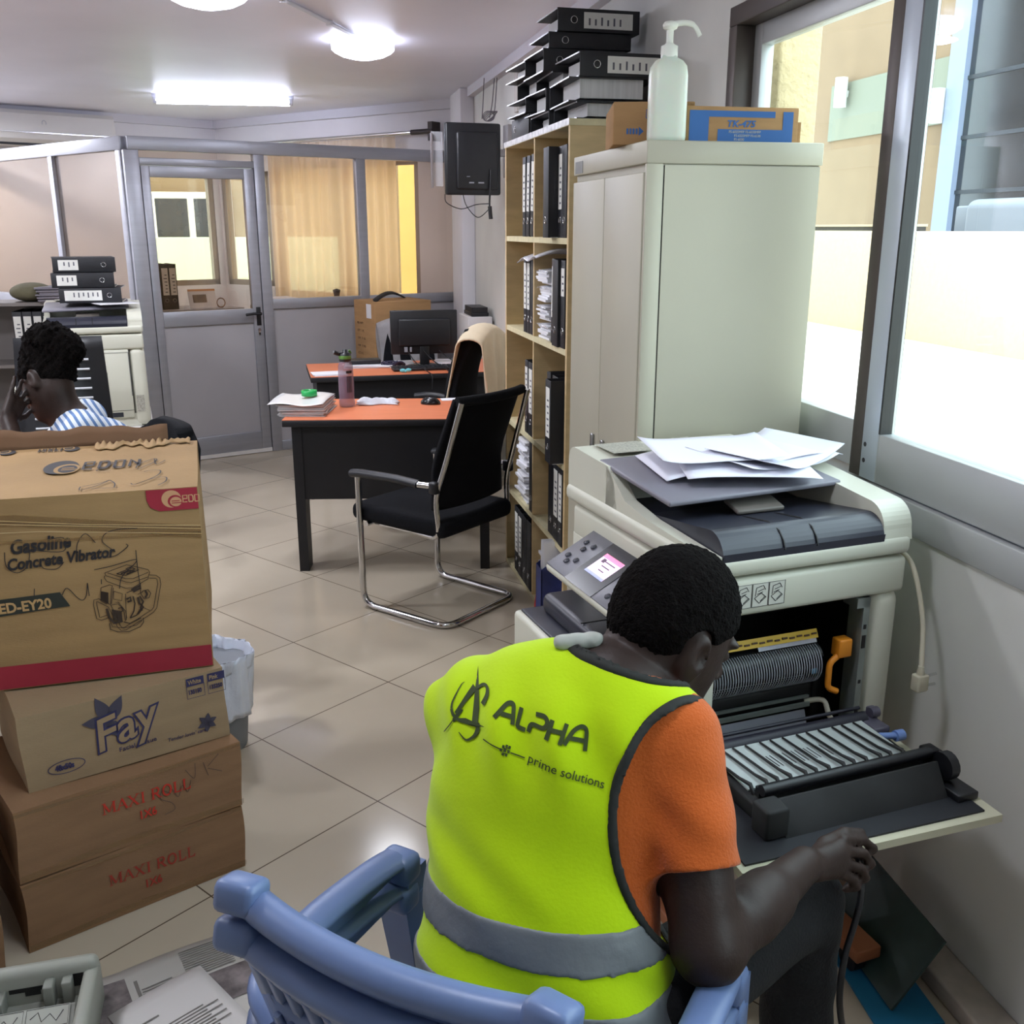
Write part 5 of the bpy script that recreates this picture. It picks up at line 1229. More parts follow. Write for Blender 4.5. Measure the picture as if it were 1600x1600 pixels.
# felt pen scrawl on front and top
m = MB(); S2 = 4.706
def pen(pts, w=.0018): m.ribbon([pxf(x / S2, 660 + y / S2) for x, y in curve2(pts)], w, FM, .0005)
def curve2(pts, n=5): return [(p.x, p.y) for p in curve_pts([(a, b_, 0) for a, b_ in pts], n)]
pen([(560, 1010), (565, 930), (620, 860), (690, 925)]); pen([(985, 822), (850, 830), (760, 860), (740, 920), (830, 990)]); pen([(830, 990), (790, 980)]); pen([(905, 935), (915, 955), (830, 1020), (745, 1030)])
pen([(975, 980), (990, 1120), (1010, 1250)]); pen([(680, 1120), (800, 1095), (960, 1050), (975, 1070), (880, 1170), (860, 1260)]); pen([(455, 1300), (490, 1250), (560, 1320), (600, 1340), (625, 1300), (632, 1215)]); pen([(632, 1215), (645, 1310)]); pen([(70, 990), (80, 1090), (150, 1135), (220, 1090), (240, 990)]); pen([(310, 1050), (330, 1105), (420, 1110), (470, 1060)]); pen([(360, 905), (470, 890), (465, 985), (250, 975)]); pen([(730, 1190), (732, 1225)]); pen([(265, 1250), (262, 1310)])
def tpx(x, y):   # top face: crop pixel -> local top coordinates
    px, py = x / S2, 660 + y / S2
    return (.85 + (px - 325) * .00168 + (765 - py) * .0012, (765 - py) / (75 + 0) * .55 * (.62 + .38 * (765 - py) / 75))
def pent(pts, w=.003): m.ribbon([tpx(x, y) for x, y in curve2(pts)], w, TM, .0004)
pent([(770, 440), (860, 420), (900, 400), (860, 440), (790, 470), (760, 440)]); pent([(900, 400), (960, 430), (990, 465)]); pent([(850, 465), (1020, 470)]); pent([(680, 262), (790, 270), (730, 320), (830, 325)]); pent([(990, 320), (985, 290), (1060, 260), (1085, 280), (1010, 330)]); pent([(1060, 260), (1110, 300), (1150, 275)]); pent([(1070, 350), (1110, 345), (1180, 350), (1190, 390), (1110, 450), (1070, 440)]); pent([(1110, 450), (1180, 410), (1260, 405), (1290, 440), (1270, 475)])
m.build('pen_scrawl', INK, bx)
m = MB()
m.prism([(0, .405), (.45, .40), (BW, .335), (BW, .365), (.45, .425), (0, .44)], .0006, .0008, FM); m.prism([(0, .37), (BW, .345), (BW, .352), (0, .378)], .0009, .0011, FM)
m.build('packing_tape', TAPE, bx)
m = MB()
for pts in (((.0, .424), (.4, .408), (BW, .358)), ((0, .402), (.5, .382), (BW, .346)), ((.0, .44), (.3, .43), (.6, .39), (BW, .366))): m.ribbon(pts, .0014, FM, .0012)
m.build('tape_crease_shine', plastic_film('tape highlight', (226, 200, 154), .8, .15), bx)  # pale lines along the creases: the tape's shine put in as colour
for (x, y, w_, h_) in ((.46, .09, .07, .10), (.665, .075, .075, .09), (.745, .06, .055, .065), (.30, .07, .05, .12)):
    pass
# torn inner flap standing up at the back, and the ragged torn edge
m = MB(); m.grid(lambda u, v: (.02 + .75 * u, BDp + .004 + .02 * v - .004 * math.sin(8 * u), BHt - .01 + (.058 + .004 * math.sin(19 * u) + .003 * math.sin(47 * u)) * v), 44, 3, .006); m.build('raised_flap', mat('inside of carton', (120, 90, 66), .9, 0, .1, 6), bx)
m = MB(); m.grid(lambda u, v: (.58 + .25 * u, BDp - .045 * v * (1 + .5 * math.sin(13 * u) + .3 * math.sin(37 * u)) + .006 * math.sin(29 * u) - .012, BHt + .004 + (.005 * abs(math.sin(17 * u + 3 * v)) + .004 * abs(math.sin(43 * u + 1)) + .003 * math.sin(97 * u)) * (1 - v)), 60, 4, .0015); m.build('torn_edge', mat('torn carton', (164, 134, 94), .9, 0, .15, 30), bx)

# ---- tissue carton
fb = thing('carton', 'tissue carton marked Fay with a blue flower under the EDON carton', 'carton', (-.652, 2.17, .3625), R(23))
FWd, FD, FH = .470, .36, .187
m = MB(); crumple_box(m, FWd, FD, FH, 2, .003); m.build('box', CARD2, fb)
FF = basis((0, -.0020, 0), (1, 0, 0), (0, 0, 1))
def petal(m, cx, cy, ang, ln, wd, M):
    n = 14; L_ = []
    for k in range(n + 1):
        t = k / n; L_.append((t * ln, wd * math.sin(PI * t ** .8) * (1 - .15 * t)))
    P = L_ + [(x, -y) for x, y in reversed(L_[1:-1])]
    ca, sa = math.cos(R(ang)), math.sin(R(ang))
    m.prism([(cx + x * ca - y * sa, cy + x * sa + y * ca) for x, y in P], 0, .0003, M)
m = MB()
for a, l in ((60, .066), (112, .072), (172, .062), (235, .055), (290, .05)): petal(m, .192, .126, a, l, .0165, FF)
for a in (20, 80, 135, 200, 265, 325): petal(m, .418, .052, a, .026, .0075, FF)
m.build('flower_print', mat('slate blue print', (66, 62, 78), .75), fb)
m = MB(); FT = FF @ Matrix.Translation((.155, .052, .0006)) @ Matrix.Rotation(R(12), 4, 'Z')
m.mat = 0; m.text('Fay', .115, FT, bold=.0058, shear=.25, xs=.95); m.mat = 1; m.text('Fay', .115, FT @ Matrix.Translation((0, 0, .0008)), bold=.0012, shear=.25, xs=.95)
m.build('brand_print', [BLUEK, CARD2], fb)
m = MB()
m.text('Facial Tissue', .016, FF @ Matrix.Translation((.205, .040, .0003)) @ Matrix.Rotation(R(2), 4, 'Z'), xs=1.1); m.text("Tender lovin' care", .013, FF @ Matrix.Translation((.318, .030, .0003)), shear=.2)
m.text('48x50s', .019, FF @ Matrix.Translation((.063, .036, .0003)), bold=.0008, xs=.75); m.ribbon([(.088 + .040 * math.cos(R(a)), .042 + .016 * math.sin(R(a))) for a in range(0, 361, 12)], .0018, FF)
for x, w1, w2 in ((.376, 'White', '135150'), (.428, 'Pink', '135250')):
    m.prism([(x, .160), (x + .043, .160), (x + .043, .181), (x, .181)], 0, .0003, FF); m.ribbon([(x, .161), (x, .128), (x + .043, .128), (x + .043, .161)], .0015, FF); m.text(w2, .0155, FF @ Matrix.Translation((x + .0025, .139, .0003)), bold=.0005, xs=.72)
m.build('printed_lettering', BLUEK, fb)
m = MB()
for x, w1 in ((.376, 'White'), (.428, 'Pink')): m.text(w1, .0155, FF @ Matrix.Translation((x + .004, .165, .0006)), bold=.0004, xs=.8)
m.build('reversed_lettering', CARD2, fb)

# ---- roll cartons, serif lettering in red
SER = {'M': [[(0, 0), (0, 1)], [(0, 1), (.5, .1)], [(.5, .1), (1, 1)], [(1, 1), (1, 0)]], 'A': [[(.0, 0), (.45, 1)], [(.45, 1), (.9, 0)], [(.2, .35), (.7, .35)]], 'X': [[(0, 1), (.85, 0)], [(.85, 1), (0, 0)]], 'I': [[(.2, 0), (.2, 1)]], 'R': [[(.1, 0), (.1, 1), (.6, 1), (.75, .8), (.6, .52), (.1, .5)], [(.4, .5), (.85, 0)]], 'O': [[(.45 + .42 * math.cos(R(a)), .5 + .5 * math.sin(R(a))) for a in range(0, 361, 20)]], 'L': [[(.1, 1), (.1, 0), (.7, 0), (.7, .2)]], ' ': []}
SERF = {'M': ((0, 0), (1, 0), (0, 1), (1, 1)), 'A': ((0, 0), (.9, 0)), 'X': ((0, 0), (.85, 0), (0, 1), (.85, 1)), 'I': ((.2, 0), (.2, 1)), 'R': ((.1, 0), (.1, 1), (.85, 0)), 'L': ((.1, 1), (.1, 0)), 'O': (), ' ': ()}
def serif_word(m, word, M, h, adv):
    x = 0
    for c in word:
        for k, st in enumerate(SER[c]):
            thin = (c in 'MN' and k in (0, 2)) or (c == 'A' and k in (0, 2)) or (c == 'X' and k == 1)
            m.ribbon([(x + p[0] * h * .82, p[1] * h) for p in st], h * (.07 if thin else .16), M)
        for p in SERF[c]: m.ribbon([(x + p[0] * h * .82 - h * .16, p[1] * h), (x + p[0] * h * .82 + h * .16, p[1] * h)], h * .06, M)
        x += adv[c] * h
ADV = {'M': 1.12, 'A': .98, 'X': .98, 'I': .52, 'R': .95, 'O': 1.0, 'L': .82, ' ': .42}
for k, lab in enumerate(('lower brown carton printed MAXI ROLL in red standing on the floor', 'upper brown carton printed MAXI ROLL in red below the tissue carton')):
    rb = thing('carton', lab, 'carton', (-.672 + .004 * k, 2.088 + .004 * k, .001 + .181 * k), R(26 - .6 * k), 'cartons printed MAXI ROLL')
    m = MB(); crumple_box(m, .524, .40, .178, 10 + k, .004); m.build('box', CARD3, rb)
    RF = basis((0, -.0020, 0), (1, 0, 0), (0, 0, 1))
    m = MB(); serif_word(m, 'MAXI ROLL', RF @ Matrix.Translation((.190, .094 if k == 0 else .104, 0)) @ Matrix.Rotation(R(-1.5), 4, 'Z'), .0275, ADV)
    m.text('1X6', .030, RF @ Matrix.Translation((.265, .052 if k == 0 else .060, .0003)), bold=.0006, xs=.85); m.build('printed_lettering', mat('faded red print' if k == 0 else 'red print', (158, 52, 38) if k == 0 else (188, 48, 32), .75, 0, .08, 60), rb)
    if k == 1:
        m = MB()
        for pts in ([(.345, .10), (.325, .115), (.32, .095), (.345, .075), (.350, .055), (.325, .05)], [(.35, .11), (.362, .085), (.374, .112), (.386, .09), (.396, .118)], [(.385, .15), (.405, .12), (.41, .16)], [(.43, .155), (.44, .115)], [(.44, .14), (.47, .165)], [(.44, .135), (.475, .115)]):
            m.ribbon([(p.x, p.y) for p in curve_pts([(a, b_, 0) for a, b_ in pts], 5)], .0016, RF)
        m.build('pen_scrawl', mat('pencil grey', (84, 66, 58), .8), rb)
    m = MB(); m.ribbon([(.0, .171), (.26, .168), (.524, .172)], .008, RF, .0002); m.ribbon([(.0, .012), (.2, .018), (.524, .012)], .014, RF, .0002); m.build('edge_tape', TAPE, rb)
for k, (lab, x, y, z) in enumerate((('lower plain brown carton cut by the left edge, beside the MAXI ROLL cartons', -.705, 2.055, .001), ('upper plain brown carton cut by the left edge, beside the MAXI ROLL cartons', -.722, 2.105, .192))):
    rb = thing('carton', lab, 'carton', (x, y, z), R(26 + 2 * k)); m = MB(Matrix.Translation((-.46, -.01, 0))); crumple_box(m, .45, .38, .188 if k == 0 else .165, 30 + k, .004); m.build('box', CARD3 if k == 0 else CARD1, rb)
    m = MB(basis((-.46, -.012, 0), (1, 0, 0), (0, 0, 1))); m.ribbon([(0, .165 if k == 0 else .15), (.45, .168 if k == 0 else .152)], .01); m.build('edge_tape', TAPE, rb)
# ---- waste bin with a white bag
wb = thing('waste_bin', 'waste bin lined with a white plastic bag behind the tissue carton', 'waste bin', (-.305, 2.985, 0))
m = MB(); m.lathe([(.082, 0), (.084, .004), (.11, .29)], 24); m.build('bin', mat('grey bin', (120, 124, 130), .5), wb)
m = MB(); n = 40
def bag(u, v):
    a = 2 * PI * u; rr = .114 + .010 * math.sin(7 * a + 3 * v) * v + .004 * math.sin(15 * a + 5 * v)
    if v < .7: t = v / .7; return (rr * (.93 + .1 * t) * math.cos(a), rr * (.93 + .1 * t) * math.sin(a), .12 + .21 * t + .006 * math.sin(5 * a))
    t = (v - .7) / .3; return (rr * (1.03 - .12 * t) * math.cos(a), rr * (1.03 - .12 * t) * math.sin(a), .33 + .008 * math.sin(5 * a) - .05 * t)
m.grid(bag, 60, 16, .0012); m.build('bag_liner', mat('white plastic bag', (216, 222, 236), .3, 0, .04, 20, .5, 30), wb)

# ================================================================ ON THE FLOOR, BOTTOM LEFT
gm = thing('plastic_bin_unit', 'grey plastic copier drawer unit lying on the floor at the bottom left corner', 'copier part', (-.735, 1.60, .001), R(2))
GREYP = mat('light grey plastic', (158, 160, 150), .5, 0, .04, 8)
m = MB(); m.b2((0, 0, 0), (.26, .30, .045), bev=.006); m.b2((.0, .265, .0), (.265, .30, .125), bev=.018, seg=4); m.b2((.235, .10, .0), (.265, .30, .105), bev=.010); m.b2((0, .05, .0), (.012, .30, .10), bev=.004); m.build('tray_body', GREYP, gm)
m = MB(); m.b2((.03, .225, .045), (.085, .268, .085), bev=.003); m.b2((.16, .235, .045), (.18, .268, .10), bev=.003); m.b2((.195, .24, .045), (.215, .268, .10), bev=.003); m.box((.13, .20, .05), (.19, .05, .02), rot=(.4, 0, 0), bev=.003); m.build('inner_ledge', mat('mid grey plastic', (136, 138, 130), .5), gm)
m = MB(); m.b2((.09, .2640, .075), (.155, .2655, .085)); m.b2((.12, .2635, .065), (.15, .2650, .08)); m.b2((.215, .2635, .07), (.235, .2650, .10)); m.build('dark_slots', INNER, gm)
SM = Matrix.Translation((.13, .195, .0625)) @ Matrix.Rotation(.4, 4, 'X')
m = MB(SM); m.b2((-.085, -.022, 0), (.085, .022, .0006)); st_ = m.build('sticker', mat('grey sticker', (166, 168, 158), .5), gm)
m = MB(SM)
for x0 in (-.083, .003): m.ribbon([(x0, -.02), (x0 + .08, -.02), (x0 + .08, .02), (x0, .02), (x0, -.02)], .0014, None, .0007); m.ribbon([(x0 + .008, 0), (x0 + .022, .012), (x0 + .03, -.008), (x0 + .045, .006), (x0 + .058, -.01), (x0 + .07, .01)], .002, None, .0007)
m.build('sticker_drawing', INK, st_)
m = MB(); m.tube([(.04, .10, .055), (.10, .145, .06), (.135, .155, .062)], .022, 10, flat=(1, .35)); m.b2((.145, .06, .044), (.225, .16, .058), bev=.004); m.build('lever', GREYP, gm)
NEWS = mat('newsprint', (176, 172, 166), .85, 0, .05, 6)
np_ = thing('newspaper', 'spread newspaper with grey photographs on the floor behind the blue chairs', 'newspaper', (-.46, 1.66, .0), R(20))
m = MB(); m.grid(lambda u, v: (.42 * u, .30 * v, .003 + .005 * abs(math.sin(5 * u + 2 * v))), 16, 10, .001); m.build('sheet', NEWS, np_)
nz_ = lambda u, v: .0042 + .005 * abs(math.sin(5 * u + 2 * v))
m = MB()
def npatch(x0, x1, y0, y1, nx=6): m.grid(lambda u, v: (x0 + (x1 - x0) * u, y0 + (y1 - y0) * v, nz_((x0 + (x1 - x0) * u) / .42, (y0 + (y1 - y0) * v) / .30) + .0006), nx, 4)
npatch(.02, .11, .12, .27); npatch(.27, .40, .08, .18); m.build('printed_photographs', mat('newspaper photo', (104, 96, 96), .85, 0, .65, 26), np_)
m = MB()
for k in range(13): npatch(.23, .335, .19 + k * .0075, .193 + k * .0075); npatch(.345, .41, .19 + k * .0075, .193 + k * .0075)
for k in range(8): npatch(.135, .20, .15 + k * .009, .154 + k * .009)
npatch(.125, .132, .15, .25); m.build('printed_columns', mat('grey newsprint text', (112, 108, 104), .85), np_)
dp = thing('document', 'white printed form lying on the newspaper', 'paper', (-.30, 1.775, .013), R(33))
m = MB(); m.grid(lambda u, v: ((u - .5) * .21, (v - .5) * .28, .004 * math.sin(3 * u)), 8, 8, .0008); m.build('sheet', mat('off white form', (196, 192, 190), .8), dp)
m = MB()
for k in range(9): m.b2((-.085 + .02 * (k % 3), -.05 + k * .009, .0046), (.05 + .03 * (k % 2), -.047 + k * .009, .005))
m.b2((-.09, .06, .0046), (-.03, .064, .005)); m.build('printed_lines', mat('grey newsprint text', (112, 108, 104), .85), dp)

# ================================================================ TWO STACKED BLUE PLASTIC CHAIRS
BLUC = mat('blue chair plastic', (98, 118, 160), .38, 0, .07, 6, .03, 40)
def plastic_chair(label, loc, rz):
    t = thing('plastic_chair', label, 'chair', loc, rz, None)
    # back: top rail with end lugs, slot row, ribbed panel
    def back(u, z):   # u in -1..1
        f = (z - .40) / .40
        return Vector((u * (.185 + .022 * f), -.175 - .105 * f - .035 * (1 - u * u) * f, z))
    m = MB()
    def strip(u0, u1, z0, z1, th, nu=16, nz=4):
        m.grid(lambda a, b_: back(u0 + (u1 - u0) * a, z0 + (z1 - z0) * b_), nu, nz, th)
    rail = [back(-1 + 2 * k / 20, .795) + Vector((0, .012, 0)) for k in range(21)]
    m.tube(rail, .024, 10, flat=(.9, .75)); strip(-1, 1, .755, .79, .020)
    for s_ in (-1, 1): q = back(s_ * .97, .805) + Vector((0, .006, 0)); m.box(q, (.055, .046, .040), rot=(-.25, 0, -s_ * .12), bev=.010)
    m.build('top_rail', BLUC, t)
    m = MB()
    strip(-1, -.86, .70, .76, .018, 2); strip(.86, 1, .70, .76, .018, 2)
    for k in range(11): u = -.78 + k * .156; strip(u - .035, u + .035, .715, .76, .016, 2)
    strip(-1, 1, .40, .718, .016); m.build('backrest', BLUC, t)
    m = MB()
    for k in range(15):
        u = -.84 + k * .12; m.tube([back(u, .43) + Vector((0, .016, 0)), back(u, .55) + Vector((0, .016, 0)), back(u, .69) + Vector((0, .016, 0))], .005, 5); m.tube([back(u, .43) - Vector((0, .004, 0)), back(u, .55) - Vector((0, .004, 0)), back(u, .69) - Vector((0, .004, 0))], .0055, 5)
    m.build('back_ribs', BLUC, t)
    m = MB(); m.grid(lambda u, v: ((u - .5) * (.40 + .05 * v), -.19 + .42 * v, .395 + .018 * v - .012 * (1 - (2 * u - 1) ** 2) - .03 * max(0, v - .85) / .15), 12, 12, .012); m.build('seat', BLUC, t)
    for s_ in (-1, 1):
        m = MB(); pts = curve_pts([(s_ * .195, -.235, .590), (s_ * .245, -.20, .606), (s_ * .272, -.08, .600), (s_ * .272, .06, .588), (s_ * .268, .125, .578)], 6)
        m.tube(pts, .027, 12, flat=(1.0, .42)); m.box((s_ * .268, .130, .562), (.062, .050, .05), bev=.014, seg=3)
        m.b2((s_ * .268 - .004, -.19, .555), (s_ * .268 + .004, .12, .585)); m.build('armrest', BLUC, t)
        m = MB(); m.loft([[(s_ * .268 + a * w_ , .135 + b_ * w_ + (.58 - z) * .16, z) for a, b_ in ((-1, -1), (1, -1), (1, 1), (-1, 1))] for z, w_ in ((0, .018), (.40, .024), (.56, .028))], smooth=False); m.build('leg', BLUC, t)
        m = MB(); m.loft([[(s_ * (.195 + .03 * (.42 - z)) + a * w_, -.19 - (.42 - z) * .18 + b_ * w_, z) for a, b_ in ((-1, -1), (1, -1), (1, 1), (-1, 1))] for z, w_ in ((0, .018), (.42, .026))], smooth=False); m.build('leg', BLUC, t)
    return t
cl_ = plastic_chair('lower of the two stacked blue plastic armchairs under the man in the vest', (.232, 1.102, 0), R(-40.5))
dup(cl_, (.236, 1.108, .048), (0, 0, R(-40.5)), 'upper of the two stacked blue plastic armchairs, the one the man sits on')
# ================================================================ PEOPLE (smooth distance-field bodies meshed with surface nets)
class Field:
    def __init__(s, lo, hi, h):
        s.lo = np.array(lo, float); s.h = h
        s.n = [int(math.ceil((hi[i] - lo[i]) / h)) + 1 for i in range(3)]
        s.ax = [(s.lo[i] + np.arange(s.n[i]) * h).astype(np.float32) for i in range(3)]
        s.F = np.full(s.n, 1.0, np.float32)
    def like(s):
        o = Field.__new__(Field); o.lo = s.lo; o.h = s.h; o.n = s.n; o.ax = s.ax; o.F = np.full(s.n, 1.0, np.float32); return o
    def sub(s, lo, hi):
        sl = []
        for i in range(3):
            a = max(0, int((lo[i] - s.lo[i]) / s.h)); b = min(s.n[i], int((hi[i] - s.lo[i]) / s.h) + 2)
            if b <= a: return None
            sl.append(slice(a, b))
        return tuple(sl)
    def grid(s, sl):
        return s.ax[0][sl[0]][:, None, None], s.ax[1][sl[1]][None, :, None], s.ax[2][sl[2]][None, None, :]
    def add(s, pr, k=0.02, off=0.0):
        fn, lo, hi = pr; mg = k + off + .03
        sl = s.sub([v - mg for v in lo], [v + mg for v in hi])
        if sl is None: return s
        d = fn(*s.grid(sl)) - off; a = s.F[sl]
        if k > 0:
            h = np.maximum(k - np.abs(a - d), 0) / k; s.F[sl] = np.minimum(a, d) - h * h * k * .25
        else: s.F[sl] = np.minimum(a, d)
        return s
    def cut(s, pr, k=0.0, off=0.0):
        fn, lo, hi = pr; sl = s.sub([v - .04 - off for v in lo], [v + .04 + off for v in hi])
        if sl is None: return s
        d = -(fn(*s.grid(sl)) - off); a = s.F[sl]
        if k > 0:
            h = np.maximum(k - np.abs(a - d), 0) / k; s.F[sl] = np.maximum(a, d) + h * h * k * .25
        else: s.F[sl] = np.maximum(a, d)
        return s
    def full(s): return s.grid((slice(0, s.n[0]), slice(0, s.n[1]), slice(0, s.n[2])))
    def both(s, fn):
        s.F = np.maximum(s.F, fn(*s.full()).astype(np.float32)); return s
    def noise(s, fn):
        s.F = s.F + fn(*s.full()).astype(np.float32); return s
    def mesh(s, smooth=1):
        F = s.F; S = F < 0; nx, ny, nz = F.shape
        c = np.zeros((nx - 1, ny - 1, nz - 1), np.uint8)
        for dx in (0, 1):
            for dy in (0, 1):
                for dz in (0, 1): c += S[dx:nx - 1 + dx, dy:ny - 1 + dy, dz:nz - 1 + dz]
        I = np.argwhere((c > 0) & (c < 8)); del c
        idx = -np.ones((nx - 1, ny - 1, nz - 1), np.int32); idx[I[:, 0], I[:, 1], I[:, 2]] = np.arange(len(I))
        acc = np.zeros((len(I), 3)); cnt = np.zeros(len(I))
        cor = [(0, 0, 0), (1, 0, 0), (0, 1, 0), (1, 1, 0), (0, 0, 1), (1, 0, 1), (0, 1, 1), (1, 1, 1)]
        V = [F[I[:, 0] + a, I[:, 1] + b, I[:, 2] + d] for a, b, d in cor]
        for a in range(8):
            for b in range(a + 1, 8):
                df = [cor[b][i] - cor[a][i] for i in range(3)]
                if sum(abs(v) for v in df) != 1: continue
                m = (V[a] < 0) != (V[b] < 0); t = np.where(m, V[a] / np.where(m, V[a] - V[b], 1), 0)
                for i in range(3): acc[:, i] += m * (cor[a][i] + t * df[i])
                cnt += m
        P = s.lo + (I + acc / cnt[:, None]) * s.h
        faces = []
        for ax in range(3):
            o1, o2 = [(1, 2), (2, 0), (0, 1)][ax]
            sa = [slice(None)] * 3; sb = [slice(None)] * 3
            sa[ax] = slice(0, -1); sb[ax] = slice(1, None)
            for o in (o1, o2): sa[o] = slice(1, -1); sb[o] = slice(1, -1)
            A = S[tuple(sa)]; B = S[tuple(sb)]
            E = np.argwhere(A != B)
            if not len(E): continue
            fl = A[E[:, 0], E[:, 1], E[:, 2]]
            base = E.copy(); base[:, o1] += 1; base[:, o2] += 1
            def at(d1, d2):
                q = base.copy(); q[:, o1] += d1; q[:, o2] += d2; return idx[q[:, 0], q[:, 1], q[:, 2]]
            q = np.stack([at(-1, -1), at(0, -1), at(0, 0), at(-1, 0)], 1)
            q[~fl] = q[~fl][:, ::-1]
            faces.append(q)
        Q = np.concatenate(faces)
        for _ in range(smooth):
            nb = np.zeros_like(P); ct = np.zeros(len(P))
            for a in range(4):
                for b in ((a + 1) % 4, (a + 3) % 4):
                    np.add.at(nb, Q[:, a], P[Q[:, b]]); np.add.at(ct, Q[:, a], 1)
            P = P * .5 + .5 * nb / np.maximum(ct, 1)[:, None]
        return P, Q
    def build(s, name, mt, parent=None, smooth=1, label=None):
        P, Q = s.mesh(smooth)
        me = bpy.data.meshes.new(name); me.from_pydata(P.tolist(), [], Q.tolist())
        me.polygons.foreach_set('use_smooth', [True] * len(me.polygons)); me.materials.append(mt); me.update()
        o = bpy.data.objects.new(name, me); COL.objects.link(o)
        if parent: o.parent = parent
        if label: o['label'] = label
        return o
def capP(a, b, ra, rb=None):
    a = np.array(a, float); b = np.array(b, float); rb = ra if rb is None else rb; ba = b - a; L = float(ba @ ba) + 1e-12; r = max(ra, rb)
    def fn(X, Y, Z):
        t = np.clip(((X - a[0]) * ba[0] + (Y - a[1]) * ba[1] + (Z - a[2]) * ba[2]) / L, 0, 1)
        return np.sqrt((X - a[0] - ba[0] * t) ** 2 + (Y - a[1] - ba[1] * t) ** 2 + (Z - a[2] - ba[2] * t) ** 2) - (ra + (rb - ra) * t)
    return fn, np.minimum(a, b) - r, np.maximum(a, b) + r
def ellP(c, r, ax=((1, 0, 0), (0, 1, 0), (0, 0, 1))):
    c = np.array(c, float); A = [np.array(v, float) / np.linalg.norm(v) for v in ax]; m = max(r)
    def fn(X, Y, Z):
        k0 = 0; k1 = 0
        for v, q in zip(A, r):
            d = (X - c[0]) * v[0] + (Y - c[1]) * v[1] + (Z - c[2]) * v[2]; k0 = k0 + (d / q) ** 2; k1 = k1 + (d / q ** 2) ** 2
        k0 = np.sqrt(k0); return k0 * (k0 - 1) / np.maximum(np.sqrt(k1), 1e-6)
    return fn, c - m, c + m
def planeF(p, n):
    p = np.array(p, float); n = np.array(n, float) / np.linalg.norm(n)
    return lambda X, Y, Z: (X - p[0]) * n[0] + (Y - p[1]) * n[1] + (Z - p[2]) * n[2]
def unit(v): v = np.array(v, float); return v / np.linalg.norm(v)
def vnoise(a, f, ph=0.0):
    return lambda X, Y, Z: a * (np.sin(f * X + ph + 1.7 * np.sin(.6 * f * Z)) * np.sin(f * 1.1 * Y + 2 * ph + 1.3 * np.sin(.7 * f * X)) + .6 * np.sin(1.9 * f * Z + ph) * np.sin(2.1 * f * X + 1.3 * np.sin(f * Y)))
SKIN = mat('dark brown skin', (48, 35, 30), .50, 0, .10, 14, .08, 120, spec=.3)
HAIRM = mat('black hair', (17, 14, 13), .95, 0, .35, 120, .9, 260, spec=.08)

def head_prims(F, c, r, f, u, s=1.0):
    c = np.array(c); r = unit(r); f = unit(f - r * (f @ r)) if isinstance(f, np.ndarray) else unit(np.array(f) - r * (np.array(f) @ r)); u = np.cross(r, f)
    L = lambda x, y, z: c + s * (x * r + y * f + z * u)
    ax = (r, f, u)
    F.add(ellP(L(0, -.008, .022), (.074 * s, .094 * s, .098 * s), ax), 0)
    F.add(ellP(L(0, .028, -.050), (.058 * s, .066 * s, .074 * s), ax), .04)
    F.add(ellP(L(0, .066, -.100), (.030 * s, .024 * s, .024 * s), ax), .04)      # chin
    F.add(capP(L(0, .090, .004), L(0, .110, -.030), .008 * s, .014 * s), .012)     # nose
    for q in (-1, 1):
        F.add(ellP(L(q * .012, .098, -.034), (.010 * s, .010 * s, .008 * s), ax), .006)
        F.add(ellP(L(q * .032, .076, .022), (.024 * s, .014 * s, .008 * s), ax), .012)   # brow
        F.cut(ellP(L(q * .031, .094, .002), (.018 * s, .014 * s, .012 * s), ax), .012)
        F.add(ellP(L(q * .031, .077, .001), (.014 * s, .012 * s, .010 * s), ax), .004)   # closed eye
        F.add(ellP(L(q * .078, -.012, -.012), (.010 * s, .021 * s, .034 * s), (unit(r + q * -.35 * f), unit(f + q * .35 * r), u)), .008)
        F.cut(ellP(L(q * .090, -.006, -.008), (.010 * s, .011 * s, .018 * s), ax), .006)
    F.add(ellP(L(0, .090, -.062), (.024 * s, .010 * s, .006 * s), ax), .006); F.add(ellP(L(0, .088, -.074), (.021 * s, .010 * s, .007 * s), ax), .006)
    return L, r, f, u
def hand_prims(F, palm, fingers, thumb, rr=.0095):
    for a, b, q in palm: F.add(capP(a, b, q), .012)
    for ch in fingers + [thumb]:
        for i in range(len(ch) - 1): F.add(capP(ch[i], ch[i + 1], rr * (1 - .08 * i) * (1.12 if ch is thumb else 1), rr * (1 - .08 * (i + 1)) * (1.12 if ch is thumb else 1)), .004)

# ---------------------------------------------------------------- the man in the vest
man = thing('person', 'man in a yellow hi-vis vest and orange shirt leaning over the open copier', 'person', (.29, 1.10, 0))
def mb_(o):   # parts are modelled in world space, keep them there under the empty
    o.location = (-.29, -1.10, 0); return o
br_, bf_ = unit((.848, -.53, 0)), unit((.53, .848, 0)); up_ = np.array((0, 0, 1.))
A3 = lambda lean: (br_, unit(bf_ - up_ * lean), unit(up_ + bf_ * lean))
Rsh, Lsh = np.array((.505, 1.185, .905)), np.array((.265, 1.365, .87))
Rel, Rwr = np.array((.497, 1.030, .668)), np.array((.722, 1.183, .658))
TORSO = [(ellP((.292, 1.105, .545), (.168, .125, .115), A3(.1)), .05), (ellP((.302, 1.165, .655), (.160, .118, .12), A3(.25)), .06), (ellP((.335, 1.235, .785), (.172, .118, .145), A3(.35)), .06),
         (ellP((.372, 1.272, .885), (.165, .100, .085), A3(.45)), .06), (capP((.425, 1.28, .945), Lsh + (.03, 0, .0), .05, .050), .05), (capP((.435, 1.275, .945), Rsh + (-.03, .02, -.0), .05, .052), .05)]
HC = np.array((.538, 1.311, 1.008))
